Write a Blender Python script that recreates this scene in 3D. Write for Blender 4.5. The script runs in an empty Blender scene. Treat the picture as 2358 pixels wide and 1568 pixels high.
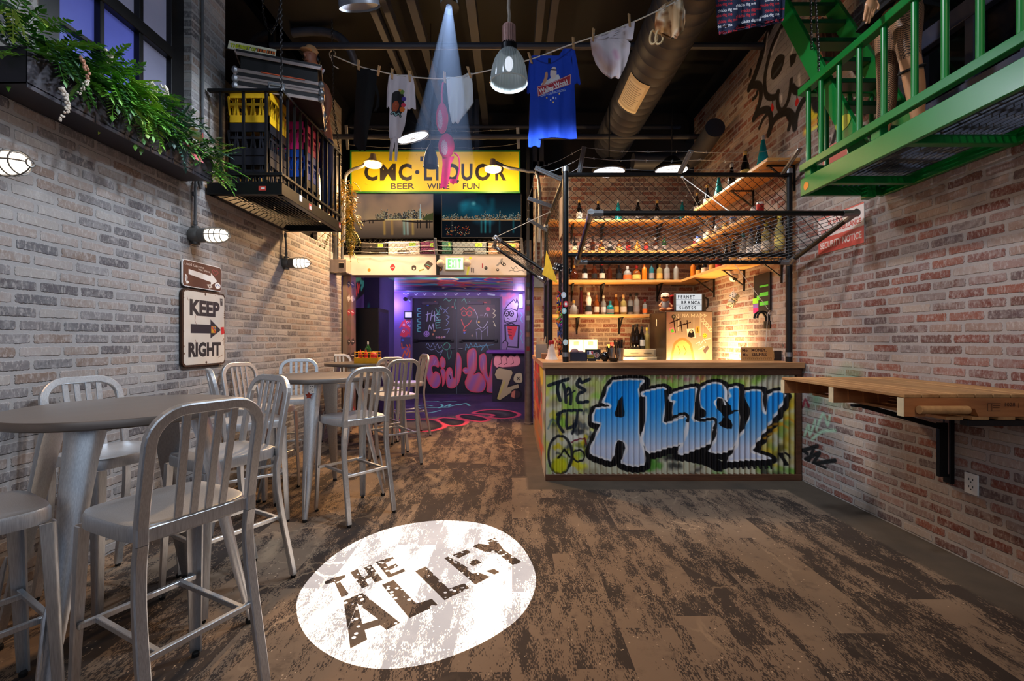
import bpy, bmesh, math, random
import numpy as np
from mathutils import Vector, Matrix, Euler, noise as mnoise
rnd = random.Random(7)
sc = bpy.context.scene
COL = sc.collection
PI = math.pi
F, CX, CY, H = 1048.0, 1179.0, 782.0, 1.34
XL, XR, YB = -2.52, 2.76, 6.90          # left wall, right wall, wall behind the bar
def P(x, y, Y):
 """the point at depth Y that the photograph shows at pixel x, y"""
 return Vector(((x - CX) * Y / F, Y, H - (y - CY) * Y / F))
class MB:
 def __init__(s):
  s.v, s.f, s.m, s.sm, s.uv = [], [], [], [], []
 def add(s, vs, fs, mi=0, smooth=False, uvs=None, M=None):
  b = len(s.v)
  for p in vs:
   p = Vector(p)
   s.v.append(tuple(M @ p) if M is not None else tuple(p))
  for i, f in enumerate(fs):
   s.f.append(tuple(b + k for k in f))
   s.m.append(mi)
   s.sm.append(smooth)
   s.uv.append(uvs[i] if uvs is not None else None)
  return s
 def box(s, c, d, M=None, mi=0):
  x, y, z = d[0] / 2, d[1] / 2, d[2] / 2
  vs = [(c[0] + a * x, c[1] + b * y, c[2] + e * z) for e in (-1, 1) for b in (-1, 1) for a in (-1, 1)]
  fs = [(0, 2, 3, 1), (4, 5, 7, 6), (0, 1, 5, 4), (2, 6, 7, 3), (0, 4, 6, 2), (1, 3, 7, 5)]
  return s.add(vs, fs, mi, False, None, M)
 def bb(s, x0, x1, y0, y1, z0, z1, mi=0, M=None):
  return s.box(((x0 + x1) / 2, (y0 + y1) / 2, (z0 + z1) / 2), (x1 - x0, y1 - y0, z1 - z0), M, mi)
 def bar(s, a, b, w, h=None, up=(0, 0, 1), mi=0):
  """rectangular bar from a to b, w across, h along up"""
  a, b = Vector(a), Vector(b)
  h = w if h is None else h
  t = (b - a).normalized()
  up = Vector(up)
  x = t.cross(up)
  if x.length < 1e-4:
   x = t.cross(Vector((0, 1, 0)))
  x.normalize()
  u = x.cross(t).normalized()
  vs = []
  for p in (a, b):
   for i, j in ((-1, -1), (1, -1), (1, 1), (-1, 1)):
    vs.append(p + x * (i * w / 2) + u * (j * h / 2))
  fs = [(3, 2, 1, 0), (4, 5, 6, 7), (0, 1, 5, 4), (1, 2, 6, 5), (2, 3, 7, 6), (3, 0, 4, 7)]
  return s.add(vs, fs, mi)
 def sweep(s, pts, prof, normals, mi=0, smooth=False, caps=True):
  """prof: 2D points (along binormal, along normal)"""
  n, k = len(pts), len(prof)
  vs = []
  for i, p in enumerate(pts):
   p = Vector(p)
   t = (Vector(pts[min(i + 1, n - 1)]) - Vector(pts[max(i - 1, 0)])).normalized()
   nn = Vector(normals[i] if isinstance(normals, list) else normals)
   nn = (nn - t * nn.dot(t)).normalized()
   b = t.cross(nn).normalized()
   for (u, w) in prof:
    vs.append(p + b * u + nn * w)
  fs = []
  for i in range(n - 1):
   for j in range(k):
    a, c = i * k + j, i * k + (j + 1) % k
    fs.append((a, c, c + k, a + k))
  if caps:
   fs.append(tuple(range(k - 1, -1, -1)))
   fs.append(tuple((n - 1) * k + j for j in range(k)))
  return s.add(vs, fs, mi, smooth)
 def tube(s, pts, r, n=8, mi=0, caps=True):
  pts = [Vector(p) for p in pts]
  m = len(pts)
  rs = r if isinstance(r, (list, tuple)) else [r] * m
  t0 = (pts[1] - pts[0]).normalized()
  nn = t0.orthogonal().normalized()
  vs, fs = [], []
  for i, p in enumerate(pts):
   t = (pts[min(i + 1, m - 1)] - pts[max(i - 1, 0)])
   t = t.normalized() if t.length > 1e-9 else t0
   nn = (nn - t * nn.dot(t))
   nn = nn.normalized() if nn.length > 1e-6 else t.orthogonal().normalized()
   b = t.cross(nn)
   for j in range(n):
    a = 2 * PI * j / n
    vs.append(p + (nn * math.cos(a) + b * math.sin(a)) * rs[i])
  for i in range(m - 1):
   for j in range(n):
    a, c = i * n + j, i * n + (j + 1) % n
    fs.append((a, c, c + n, a + n))
  if caps:
   fs.append(tuple(range(n - 1, -1, -1)))
   fs.append(tuple((m - 1) * n + j for j in range(n)))
  return s.add(vs, fs, mi, True)
 def lathe(s, prof, n=24, M=None, mi=0, close=True):
  vs, fs = [], []
  k = len(prof)
  for (r, z) in prof:
   for j in range(n):
    a = 2 * PI * j / n
    vs.append((r * math.cos(a), r * math.sin(a), z))
  for i in range(k - 1):
   for j in range(n):
    a, c = i * n + j, i * n + (j + 1) % n
    fs.append((a, c, c + n, a + n))
  if close:
   if prof[0][0] > 1e-5:
    fs.append(tuple(range(n - 1, -1, -1)))
   if prof[-1][0] > 1e-5:
    fs.append(tuple((k - 1) * n + j for j in range(n)))
  return s.add(vs, fs, mi, True, None, M)
 def ball(s, c, r, n=12, m=8, mi=0, M=None):
  r = (r, r, r) if not isinstance(r, (tuple, list)) else r
  vs = [(c[0], c[1], c[2] - r[2])]
  for i in range(1, m):
   ph = -PI / 2 + PI * i / m
   for j in range(n):
    a = 2 * PI * j / n
    vs.append((c[0] + r[0] * math.cos(ph) * math.cos(a), c[1] + r[1] * math.cos(ph) * math.sin(a), c[2] + r[2] * math.sin(ph)))
  vs.append((c[0], c[1], c[2] + r[2]))
  fs = []
  for j in range(n):
   fs.append((0, 1 + (j + 1) % n, 1 + j))
   fs.append((len(vs) - 1, len(vs) - 1 - n + j, len(vs) - 1 - n + (j + 1) % n))
  for i in range(m - 2):
   for j in range(n):
    a, b = 1 + i * n + j, 1 + i * n + (j + 1) % n
    fs.append((a, b, b + n, a + n))
  return s.add(vs, fs, mi, True, None, M)
 def prism(s, poly, z0, z1, M=None, mi=0, uvbox=None):
  """2D polygon (x, y) extruded z0..z1; uvbox = (x0, y0, x1, y1) maps the top face"""
  n = len(poly)
  vs = [(x, y, z0) for x, y in poly] + [(x, y, z1) for x, y in poly]
  fs = [tuple(range(n - 1, -1, -1)), tuple(range(n, 2 * n))]
  fs += [(i, (i + 1) % n, n + (i + 1) % n, n + i) for i in range(n)]
  uvs = None
  if uvbox:
   g = lambda p: ((p[0] - uvbox[0]) / (uvbox[2] - uvbox[0]), (p[1] - uvbox[1]) / (uvbox[3] - uvbox[1]))
   top = [g(p) for p in poly]
   uvs = [list(reversed(top)), top] + [[top[i], top[(i + 1) % n], top[(i + 1) % n], top[i]] for i in range(n)]
  return s.add(vs, fs, mi, False, uvs, M)
 def quad(s, a, b, c, d, mi=0, uv=((0, 0), (1, 0), (1, 1), (0, 1))):
  return s.add([a, b, c, d], [(0, 1, 2, 3)], mi, False, [list(uv)])
 def build(s, name, mats, parent=None, bevel=0, sharp=35, seg=1):
  me = bpy.data.meshes.new(name)
  me.from_pydata(s.v, [], s.f)
  for m in (mats if isinstance(mats, (list, tuple)) else [mats]):
   me.materials.append(m)
  me.polygons.foreach_set('material_index', s.m)
  me.polygons.foreach_set('use_smooth', s.sm)
  if any(u is not None for u in s.uv):
   ul = me.uv_layers.new(name='UVMap')
   flat = []
   for f, u in zip(s.f, s.uv):
    for q in (u if u is not None else [(0, 0)] * len(f)):
     flat += [q[0], q[1]]
   ul.data.foreach_set('uv', flat)
  if bevel:
   bm = bmesh.new()
   bm.from_mesh(me)
   bmesh.ops.remove_doubles(bm, verts=bm.verts, dist=1e-6)
   es = [e for e in bm.edges if len(e.link_faces) == 2 and e.calc_face_angle(0) > 0.6]
   bmesh.ops.bevel(bm, geom=es, offset=bevel, segments=seg, affect='EDGES', profile=0.6, clamp_overlap=True)
   bm.to_mesh(me)
   bm.free()
  me.update()
  if any(s.sm):
   try:
    me.set_sharp_from_angle(angle=math.radians(sharp))
   except Exception:
    pass
  o = bpy.data.objects.new(name, me)
  COL.objects.link(o)
  if parent is not None:
   o.parent = parent
  return o
def chamfer(w, h, c):
 w, h = w / 2, h / 2
 return [(-w + c, -h), (w - c, -h), (w, -h + c), (w, h - c), (w - c, h), (-w + c, h), (-w, h - c), (-w, -h + c)]
def thing(name, label, cat, loc=(0, 0, 0), rz=0, group=None, rot=None):
 o = bpy.data.objects.new(name, None)
 COL.objects.link(o)
 o.empty_display_size = 0.05
 o.location = loc
 o.rotation_euler = rot if rot is not None else (0, 0, rz)
 o['label'] = label
 o['category'] = cat
 if group:
  o['group'] = group
 return o
def tag(o, label, cat, group=None, kind=None):
 o['label'] = label
 o['category'] = cat
 if group:
  o['group'] = group
 if kind:
  o['kind'] = kind
 return o
def struct(o, label=None):
 o['kind'] = 'structure'
 if label:
  o['label'] = label
 return o
KIDS = {}
def copy_tree(o, label=None, group=None, loc=None, rz=None, parent=None):
 c = o.copy()
 COL.objects.link(c)
 if parent is not None:
  c.parent = parent
 for ch in [k for k in COL.objects if k.parent == o]:
  copy_tree(ch, parent=c)
 if label:
  c['label'] = label
 if group:
  c['group'] = group
 if loc is not None:
  c.location = loc
 if rz is not None:
  c.rotation_euler = (0, 0, rz)
 return c
def lin(c):
 return tuple(((v / 255) / 12.92 if v / 255 <= 0.04045 else ((v / 255 + 0.055) / 1.055) ** 2.4) for v in c[:3])
def L4(c):
 return lin(c) + (1.0,)
class NT:
 def __init__(s, name):
  s.mat = bpy.data.materials.new(name)
  s.mat.use_nodes = True
  s.t = s.mat.node_tree
  s.t.nodes.clear()
  s.out = s.t.nodes.new('ShaderNodeOutputMaterial')
 def n(s, typ, **kw):
  o = s.t.nodes.new('ShaderNode' + typ)
  for k, v in kw.items():
   setattr(o, k, v)
  return o
 def set(s, sock, v):
  if hasattr(v, 'is_linked') or isinstance(v, bpy.types.NodeSocket):
   s.t.links.new(v, sock)
  elif v is not None:
   sock.default_value = v
 def math(s, op, a, b=None, c=None, clamp=False):
  o = s.n('Math', operation=op, use_clamp=clamp)
  for i, v in enumerate((a, b, c)):
   if v is not None:
    s.set(o.inputs[i], v)
  return o.outputs[0]
 def mix(s, f, a, b, mode='MIX'):
  o = s.n('Mix', data_type='RGBA', blend_type=mode)
  s.set(o.inputs[0], f)
  s.set(o.inputs[6], a)
  s.set(o.inputs[7], b)
  return o.outputs[2]
 def noise(s, vec, scale, detail=3, rough=.55, out=0):
  o = s.n('TexNoise')
  if vec is not None:
   s.set(o.inputs['Vector'], vec)
  o.inputs['Scale'].default_value = scale
  o.inputs['Detail'].default_value = detail
  o.inputs['Roughness'].default_value = rough
  return o.outputs[out]
 def ramp(s, f, stops, interp='LINEAR'):
  o = s.n('ValToRGB')
  cr = o.color_ramp
  cr.interpolation = interp
  while len(cr.elements) < len(stops):
   cr.elements.new(0.5)
  for e, (p, c) in zip(cr.elements, stops):
   e.position = p
   e.color = c if len(c) == 4 else tuple(c) + (1,)
  s.set(o.inputs[0], f)
  return o.outputs[0]
 def sstep(s, v, a, b):
  o = s.n('MapRange', interpolation_type='SMOOTHSTEP')
  s.set(o.inputs[0], v)
  o.inputs[1].default_value = a
  o.inputs[2].default_value = b
  return o.outputs[0]
 def comb(s, x, y, z=0.0):
  o = s.n('CombineXYZ')
  for i, v in enumerate((x, y, z)):
   s.set(o.inputs[i], v)
  return o.outputs[0]
 def sep(s, v):
  o = s.n('SeparateXYZ')
  s.set(o.inputs[0], v)
  return o.outputs
 def bump(s, h, strength=.5, dist=.005):
  o = s.n('Bump')
  o.inputs['Strength'].default_value = strength
  o.inputs['Distance'].default_value = dist
  s.set(o.inputs['Height'], h)
  return o.outputs[0]
 def bsdf(s, **kw):
  o = s.n('BsdfPrincipled')
  for k, v in kw.items():
   s.set(o.inputs[k.replace('_', ' ')], v)
  s.t.links.new(o.outputs[0], s.out.inputs[0])
  return o
MATS = {}
def mat(name, col, rough=.5, metal=0., var=.10, scale=14, bump=0., bscale=80, emit=None, es=0., trans=0., ior=1.45, aniso=0):
 if name in MATS:
  return MATS[name]
 t = NT(name)
 tc = t.n('TexCoord').outputs['Object']
 nz = t.noise(tc, scale, 4)
 a = tuple(max(0, v * (1 - var)) for v in lin(col))
 b = tuple(min(1, v * (1 + var)) for v in lin(col))
 base = t.ramp(nz, [(.3, a), (.7, b)])
 kw = dict(Base_Color=base, Roughness=t.math('MULTIPLY_ADD', nz, .12, rough - .06, clamp=True), Metallic=metal)
 if bump:
  kw['Normal'] = t.bump(t.noise(tc, bscale, 3), bump, .003)
 if emit is not None:
  kw['Emission_Color'] = L4(emit)
  kw['Emission_Strength'] = es
 if trans:
  kw['Transmission_Weight'] = trans
  kw['IOR'] = ior
 t.bsdf(**kw)
 MATS[name] = t.mat
 return t.mat
def imat(name, img, rough=.6, metal=0., emit=0., alpha=False, bump=0., screen=False):
 """material painted with a picture made in this script, on the UV map"""
 t = NT(name)
 im = t.n('TexImage', image=img)
 im.extension = 'EXTEND'
 tc = t.n('TexCoord').outputs['Object']
 nz = t.noise(tc, 30, 3)
 kw = dict(Base_Color=(.001, .001, .001, 1) if screen else im.outputs[0], Roughness=t.math('MULTIPLY_ADD', nz, .1, rough - .05), Metallic=metal)
 if screen:
  kw['Specular_IOR_Level'] = 0.0
 if emit:
  kw['Emission_Color'] = im.outputs[0]
  kw['Emission_Strength'] = emit
 if bump:
  kw['Normal'] = t.bump(t.noise(tc, 40, 3), bump, .004)
 if alpha:
  kw['Alpha'] = im.outputs[1]
 t.bsdf(**kw)
 MATS[name] = t.mat
 return t.mat
_TXT = {}
def glyphs(text, bold):
 k = (text, bold)
 if k in _TXT:
  return _TXT[k]
 cu = bpy.data.curves.new('t', 'FONT')
 cu.body = text
 cu.size = 1
 cu.offset = bold
 cu.resolution_u = 3
 ob = bpy.data.objects.new('t', cu)
 COL.objects.link(ob)
 dg = bpy.context.evaluated_depsgraph_get()
 me = bpy.data.meshes.new_from_object(ob.evaluated_get(dg))
 me.calc_loop_triangles()
 v = np.array([p.co[:2] for p in me.vertices], np.float32).reshape(-1, 2)
 tr = np.array([t.vertices[:] for t in me.loop_triangles], np.int32).reshape(-1, 3)
 bpy.data.objects.remove(ob)
 bpy.data.curves.remove(cu)
 bpy.data.meshes.remove(me)
 _TXT[k] = (v, tr)
 return v, tr
CAP = None
class Canvas:
 """picture with y pointing down; coordinates can be given in any box of source units"""
 def __init__(s, w, h, bg=(255, 255, 255), alpha=1.0, box=None):
  s.w, s.h = w, h
  s.a = np.zeros((h, w, 4), np.float32)
  s.a[..., :3] = np.array(bg[:3], np.float32) / 255
  s.a[..., 3] = alpha
  x0, y0, x1, y1 = box or (0, 0, w, h)
  s.o = np.array((x0, y0), np.float32)
  s.k = np.array((w / (x1 - x0), h / (y1 - y0)), np.float32)
  s.ks = float(abs(s.k[0] * s.k[1]) ** .5)
 def tp(s, pts):
  return (np.array(pts, np.float32).reshape(-1, 2) - s.o) * s.k
 def comp(s, x0, y0, al, col):
  h, w = al.shape
  reg = s.a[y0:y0 + h, x0:x0 + w]
  if callable(col):
   yy, xx = np.mgrid[y0:y0 + h, x0:x0 + w]
   c = col(xx / s.k[0] + s.o[0], yy / s.k[1] + s.o[1]) / 255
  else:
   c = np.array(col[:3], np.float32) / 255
  al = al[..., None]
  na = al + reg[..., 3:4] * (1 - al)
  reg[..., :3] = np.where(na > 1e-6, (c * al + reg[..., :3] * reg[..., 3:4] * (1 - al)) / np.maximum(na, 1e-6), reg[..., :3])
  reg[..., 3:4] = na
 def bbox(s, p, pad):
  x0 = max(0, int(p[:, 0].min() - pad)); x1 = min(s.w, int(p[:, 0].max() + pad) + 2)
  y0 = max(0, int(p[:, 1].min() - pad)); y1 = min(s.h, int(p[:, 1].max() + pad) + 2)
  return x0, y0, x1, y1
 def sdf(s, p, box, closed=True):
  x0, y0, x1, y1 = box
  yy, xx = np.mgrid[y0:y1, x0:x1].astype(np.float32)
  xx += .5; yy += .5
  d = np.full(xx.shape, 1e9, np.float32)
  ins = np.zeros(xx.shape, bool)
  n = len(p)
  for i in range(n if closed else n - 1):
   a, b = p[i], p[(i + 1) % n]
   e = b - a
   l2 = float(e @ e) + 1e-9
   t = np.clip(((xx - a[0]) * e[0] + (yy - a[1]) * e[1]) / l2, 0, 1)
   d = np.minimum(d, (xx - a[0] - t * e[0]) ** 2 + (yy - a[1] - t * e[1]) ** 2)
   if closed and abs(e[1]) > 1e-9:
    c = ((a[1] <= yy) != (b[1] <= yy)) & (xx < a[0] + (yy - a[1]) * e[0] / e[1])
    ins ^= c
  d = np.sqrt(d)
  return np.where(ins, -d, d) if closed else d
 def poly(s, pts, col, grow=0, soft=1.2, op=1, curve=0):
  if curve:
   pts = smooth_loop(pts, curve)
  p = s.tp(pts)
  g = grow * s.ks
  sf = max(1.0, soft * s.ks)
  bx = s.bbox(p, g + sf + 2)
  if bx[2] <= bx[0] or bx[3] <= bx[1]:
   return
  d = s.sdf(p, bx)
  s.comp(bx[0], bx[1], np.clip((g - d) / sf + .5, 0, 1) * op, col)
 def line(s, pts, w, col, soft=1.2, op=1, curve=0):
  if curve:
   pts = smooth_line(pts, curve)
  p = s.tp(pts)
  hw = w * s.ks / 2
  sf = max(1.0, soft * s.ks)
  bx = s.bbox(p, hw + sf + 2)
  if bx[2] <= bx[0] or bx[3] <= bx[1]:
   return
  d = s.sdf(p, bx, False)
  s.comp(bx[0], bx[1], np.clip((hw - d) / sf + .5, 0, 1) * op, col)
 def rect(s, x0, y0, x1, y1, col, op=1):
  p = s.tp([(x0, y0), (x1, y1)])
  a, b = np.clip(np.round(p.min(0)).astype(int), 0, (s.w, s.h)), np.clip(np.round(p.max(0)).astype(int), 0, (s.w, s.h))
  if b[0] > a[0] and b[1] > a[1]:
   s.comp(a[0], a[1], np.full((b[1] - a[1], b[0] - a[0]), op, np.float32), col)
 def disc(s, x, y, r, col, soft=1.2, op=1, ry=None):
  n = 20
  s.poly([(x + r * math.cos(2 * PI * i / n), y + (ry or r) * math.sin(2 * PI * i / n)) for i in range(n)], col, 0, soft, op)
 def ring(s, x, y, r, w, col, soft=1.2, op=1, ry=None):
  n = 28
  s.line([(x + r * math.cos(2 * PI * i / n), y + (ry or r) * math.sin(2 * PI * i / n)) for i in range(n + 1)], w, col, soft, op)
 def text(s, x, y, cap, txt, col, bold=0.0, xs=1.0, rot=0.0, align='c', width=None, op=1, shear=0):
  """cap = capital height; x, y = middle (or left) of the baseline; width = total width to fit"""
  global CAP
  if CAP is None:
   CAP = float(glyphs('H', 0)[0][:, 1].max())
  v, tr = glyphs(txt, bold)
  if len(v) == 0:
   return
  v = v / CAP * cap
  v = v - np.array((v[:, 0].min(), 0))
  if width:
   v[:, 0] *= width / max(1e-6, v[:, 0].max())
  else:
   v[:, 0] *= xs
  v[:, 0] += v[:, 1] * shear
  if align == 'c':
   v[:, 0] -= (v[:, 0].max() + v[:, 0].min()) / 2
  c_, s_ = math.cos(rot), math.sin(rot)
  q = np.stack([x + v[:, 0] * c_ - v[:, 1] * s_, y - (v[:, 0] * s_ + v[:, 1] * c_)], 1)
  p = s.tp(q)
  x0, y0, x1, y1 = s.bbox(p, 2)
  if x1 <= x0 or y1 <= y0:
   return
  SS = 3
  m = np.zeros(((y1 - y0) * SS, (x1 - x0) * SS), bool)
  pp = (p - np.array((x0, y0))) * SS
  for t in tr:
   a, b, c = pp[t[0]], pp[t[1]], pp[t[2]]
   bx0 = max(0, int(min(a[0], b[0], c[0]))); bx1 = min(m.shape[1], int(max(a[0], b[0], c[0])) + 2)
   by0 = max(0, int(min(a[1], b[1], c[1]))); by1 = min(m.shape[0], int(max(a[1], b[1], c[1])) + 2)
   if bx1 <= bx0 or by1 <= by0:
    continue
   yy, xx = np.mgrid[by0:by1, bx0:bx1]
   xx = xx + .5; yy = yy + .5
   e = lambda u, w: (xx - u[0]) * (w[1] - u[1]) - (yy - u[1]) * (w[0] - u[0])
   k0, k1, k2 = e(a, b), e(b, c), e(c, a)
   m[by0:by1, bx0:bx1] |= ((k0 >= 0) & (k1 >= 0) & (k2 >= 0)) | ((k0 <= 0) & (k1 <= 0) & (k2 <= 0))
  al = m.reshape(y1 - y0, SS, x1 - x0, SS).mean((1, 3)).astype(np.float32)
  s.comp(x0, y0, al * op, col)
 def speckle(s, amount, seed=1, size=1, dark=True):
  r = np.random.RandomState(seed)
  n = r.rand((s.h + size - 1) // size, (s.w + size - 1) // size)
  n = np.kron(n, np.ones((size, size)))[:s.h, :s.w, None]
  s.a[..., :3] = np.clip(s.a[..., :3] * (1 - amount * n) if dark else s.a[..., :3] + amount * n, 0, 1)
 def image(s, name):
  im = bpy.data.images.new(name, s.w, s.h, alpha=True)
  im.pixels.foreach_set(np.ascontiguousarray(s.a[::-1]).astype(np.float32).ravel())
  im.pack()
  return im
def smooth_line(pts, k=6):
 p = [Vector((a[0], a[1])) for a in pts]
 out = []
 for i in range(len(p) - 1):
  p0, p1, p2, p3 = p[max(i - 1, 0)], p[i], p[i + 1], p[min(i + 2, len(p) - 1)]
  for j in range(k):
   t = j / k
   out.append(.5 * ((2 * p1) + (p2 - p0) * t + (2 * p0 - 5 * p1 + 4 * p2 - p3) * t * t + (3 * p1 - p0 - 3 * p2 + p3) * t ** 3))
 out.append(p[-1])
 return [(a.x, a.y) for a in out]
def smooth_loop(pts, k=5):
 p = [Vector((a[0], a[1])) for a in pts]
 n = len(p)
 out = []
 for i in range(n):
  p0, p1, p2, p3 = p[i - 1], p[i], p[(i + 1) % n], p[(i + 2) % n]
  for j in range(k):
   t = j / k
   out.append(.5 * ((2 * p1) + (p2 - p0) * t + (2 * p0 - 5 * p1 + 4 * p2 - p3) * t * t + (3 * p1 - p0 - 3 * p2 + p3) * t ** 3))
 return [(a.x, a.y) for a in out]
def curve3(pts, k=6):
 p = [Vector(a) for a in pts]
 out = []
 for i in range(len(p) - 1):
  p0, p1, p2, p3 = p[max(i - 1, 0)], p[i], p[i + 1], p[min(i + 2, len(p) - 1)]
  for j in range(k):
   t = j / k
   out.append(.5 * ((2 * p1) + (p2 - p0) * t + (2 * p0 - 5 * p1 + 4 * p2 - p3) * t * t + (3 * p1 - p0 - 3 * p2 + p3) * t ** 3))
 out.append(p[-1])
 return out
def blobs(cv, n, cols, rmin, rmax, seed, box, op=(.4, .9), soft=20):
 r = random.Random(seed)
 for _ in range(n):
  x, y = r.uniform(box[0], box[2]), r.uniform(box[1], box[3])
  a = r.uniform(0, PI)
  l, w = r.uniform(rmin, rmax), r.uniform(rmin, rmax) * .5
  pts = [(x + math.cos(a) * l * k * .5 + r.uniform(-w, w) * .4, y + math.sin(a) * l * k * .5 + r.uniform(-w, w) * .4) for k in (-1, -.3, .4, 1)]
  cv.line(pts, w, r.choice(cols), soft, r.uniform(*op), 4)
ALU = None
def metal_mats():
 global ALU
 t = NT('brushed_aluminium')
 tc = t.n('TexCoord').outputs['Object']
 mp = t.n('Mapping')
 mp.inputs['Scale'].default_value = (60, 60, 4)
 t.set(mp.inputs[0], tc)
 nz = t.noise(mp.outputs[0], 6, 4)
 big = t.noise(tc, 5, 3)
 base = t.ramp(nz, [(.25, lin((184, 188, 194))), (.75, lin((222, 226, 230)))])
 t.bsdf(Base_Color=base, Metallic=.88, Roughness=t.math('MULTIPLY_ADD', nz, .14, t.math('MULTIPLY_ADD', big, .14, .26)), Normal=t.bump(nz, .12, .001))
 ALU = t.mat
metal_mats()
BLACK_METAL = mat('black_painted_steel', (16, 16, 18), .42, .3)
RUBBER = mat('black_rubber', (14, 14, 14), .8)
GALV = mat('galvanised_steel', (150, 152, 156), .38, .85, .15, 30)
STEEL = mat('stainless_steel', (190, 186, 180), .25, .95)
WHITE_ROPE = mat('white_cord', (225, 220, 210), .9)
PINE = None
def wood(name, c1, c2, scale=(3, 40, 40), rough=.55, ring=1.0):
 if name in MATS:
  return MATS[name]
 t = NT(name)
 tc = t.n('TexCoord').outputs['Object']
 mp = t.n('Mapping')
 mp.inputs['Scale'].default_value = scale
 t.set(mp.inputs[0], tc)
 nz = t.noise(mp.outputs[0], 1.0, 6, .65)
 base = t.ramp(nz, [(.3, lin(c1)), (.5, tuple((a + b) / 2 for a, b in zip(lin(c1), lin(c2)))), (.72, lin(c2))])
 t.bsdf(Base_Color=base, Roughness=rough, Normal=t.bump(nz, .2, .002))
 MATS[name] = t.mat
 return t.mat
# room shell
def brick(name, stops, mortar, wash=.5, w=.232, h=.069, overlays=(), roughness=.85, seed=0.0, dirt=.25, bumpd=.008, mw=.0105):
 """brick wall on a UV map given in metres; overlays = (image, u0, v0, u1, v1) painted over it"""
 t = NT(name)
 uvn = t.n('UVMap')
 U, V, _ = t.sep(uvn.outputs[0])
 vec = t.comb(t.math('ADD', U, seed), V)
 wob = t.noise(vec, 9, 2)
 wob2 = t.noise(vec, 45, 2)
 Vd = t.math('ADD', V, t.math('MULTIPLY', t.math('SUBTRACT', wob, .5), .012))
 Ud = t.math('ADD', U, t.math('MULTIPLY', t.math('SUBTRACT', wob2, .5), .012))
 vv = t.math('DIVIDE', Vd, h)
 row = t.math('FLOOR', vv)
 wr = t.n('TexWhiteNoise', noise_dimensions='1D')
 t.set(wr.inputs['W'], row)
 uu = t.math('ADD', t.math('DIVIDE', Ud, w), t.math('ADD', t.math('MULTIPLY', t.math('MODULO', row, 2.0), .5), t.math('MULTIPLY', wr.outputs[0], .25)))
 col = t.math('FLOOR', uu)
 fu, fv = t.math('FRACT', uu), t.math('FRACT', vv)
 du = t.math('MULTIPLY', t.math('MINIMUM', fu, t.math('SUBTRACT', 1.0, fu)), w)
 dv = t.math('MULTIPLY', t.math('MINIMUM', fv, t.math('SUBTRACT', 1.0, fv)), h)
 fine = t.noise(vec, 90, 3)
 rq = .020
 qa, qb = t.math('MAXIMUM', t.math('SUBTRACT', rq, du), 0.0), t.math('MAXIMUM', t.math('SUBTRACT', rq, dv), 0.0)
 d = t.math('SUBTRACT', rq, t.math('SQRT', t.math('ADD', t.math('MULTIPLY', qa, qa), t.math('MULTIPLY', qb, qb))))
 d = t.math('ADD', d, t.math('MULTIPLY', t.math('SUBTRACT', fine, .5), .012))
 mask = t.sstep(d, mw - .002, mw + .0025)
 wn = t.n('TexWhiteNoise', noise_dimensions='2D')
 t.set(wn.inputs['Vector'], t.comb(t.math('ADD', col, seed), row))
 bc = t.ramp(wn.outputs[0], stops, 'CONSTANT')
 mott = t.noise(vec, 28, 5, .65)
 bc = t.mix(t.sstep(mott, .40, .8), bc, t.mix(.4, bc, L4(mortar)))
 wn2 = t.n('TexWhiteNoise', noise_dimensions='3D')
 t.set(wn2.inputs['Vector'], t.comb(col, row, 7.3))
 bc = t.mix(t.math('MULTIPLY', t.sstep(t.noise(t.comb(t.math('MULTIPLY', U, 3.0), V), 22, 4, .75), .5, .62), wash), bc, t.mix(.35, L4(mortar), (.8, .74, .68, 1)))
 washm = t.math('MULTIPLY', t.sstep(t.math('ADD', t.noise(vec, 16, 4, .7), t.math('MULTIPLY', t.math('SUBTRACT', wn2.outputs[0], .5), .5)), .42, .7), wash)
 bc = t.mix(washm, bc, L4(mortar))
 mcol = t.mix(t.noise(vec, 60, 3), tuple(v * .78 for v in lin(mortar)) + (1,), L4(mortar))
 base = t.mix(mask, mcol, bc)
 big = t.noise(vec, 1.6, 3)
 base = t.mix(t.math('MULTIPLY', t.sstep(big, .45, .75), dirt), base, (.05, .04, .036, 1))
 for (im, u0, v0, u1, v1) in overlays:
  tx = t.n('TexImage', image=im)
  tx.extension = 'CLIP'
  t.set(tx.inputs[0], t.comb(t.math('DIVIDE', t.math('SUBTRACT', U, u0), u1 - u0), t.math('DIVIDE', t.math('SUBTRACT', V, v0), v1 - v0)))
  base = t.mix(tx.outputs[1], base, tx.outputs[0])
 hgt = t.math('ADD', t.math('MULTIPLY', mask, 1.0), t.math('MULTIPLY', mott, .35))
 t.bsdf(Base_Color=base, Roughness=roughness, Normal=t.bump(hgt, .75, bumpd))
 return t.mat
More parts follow.
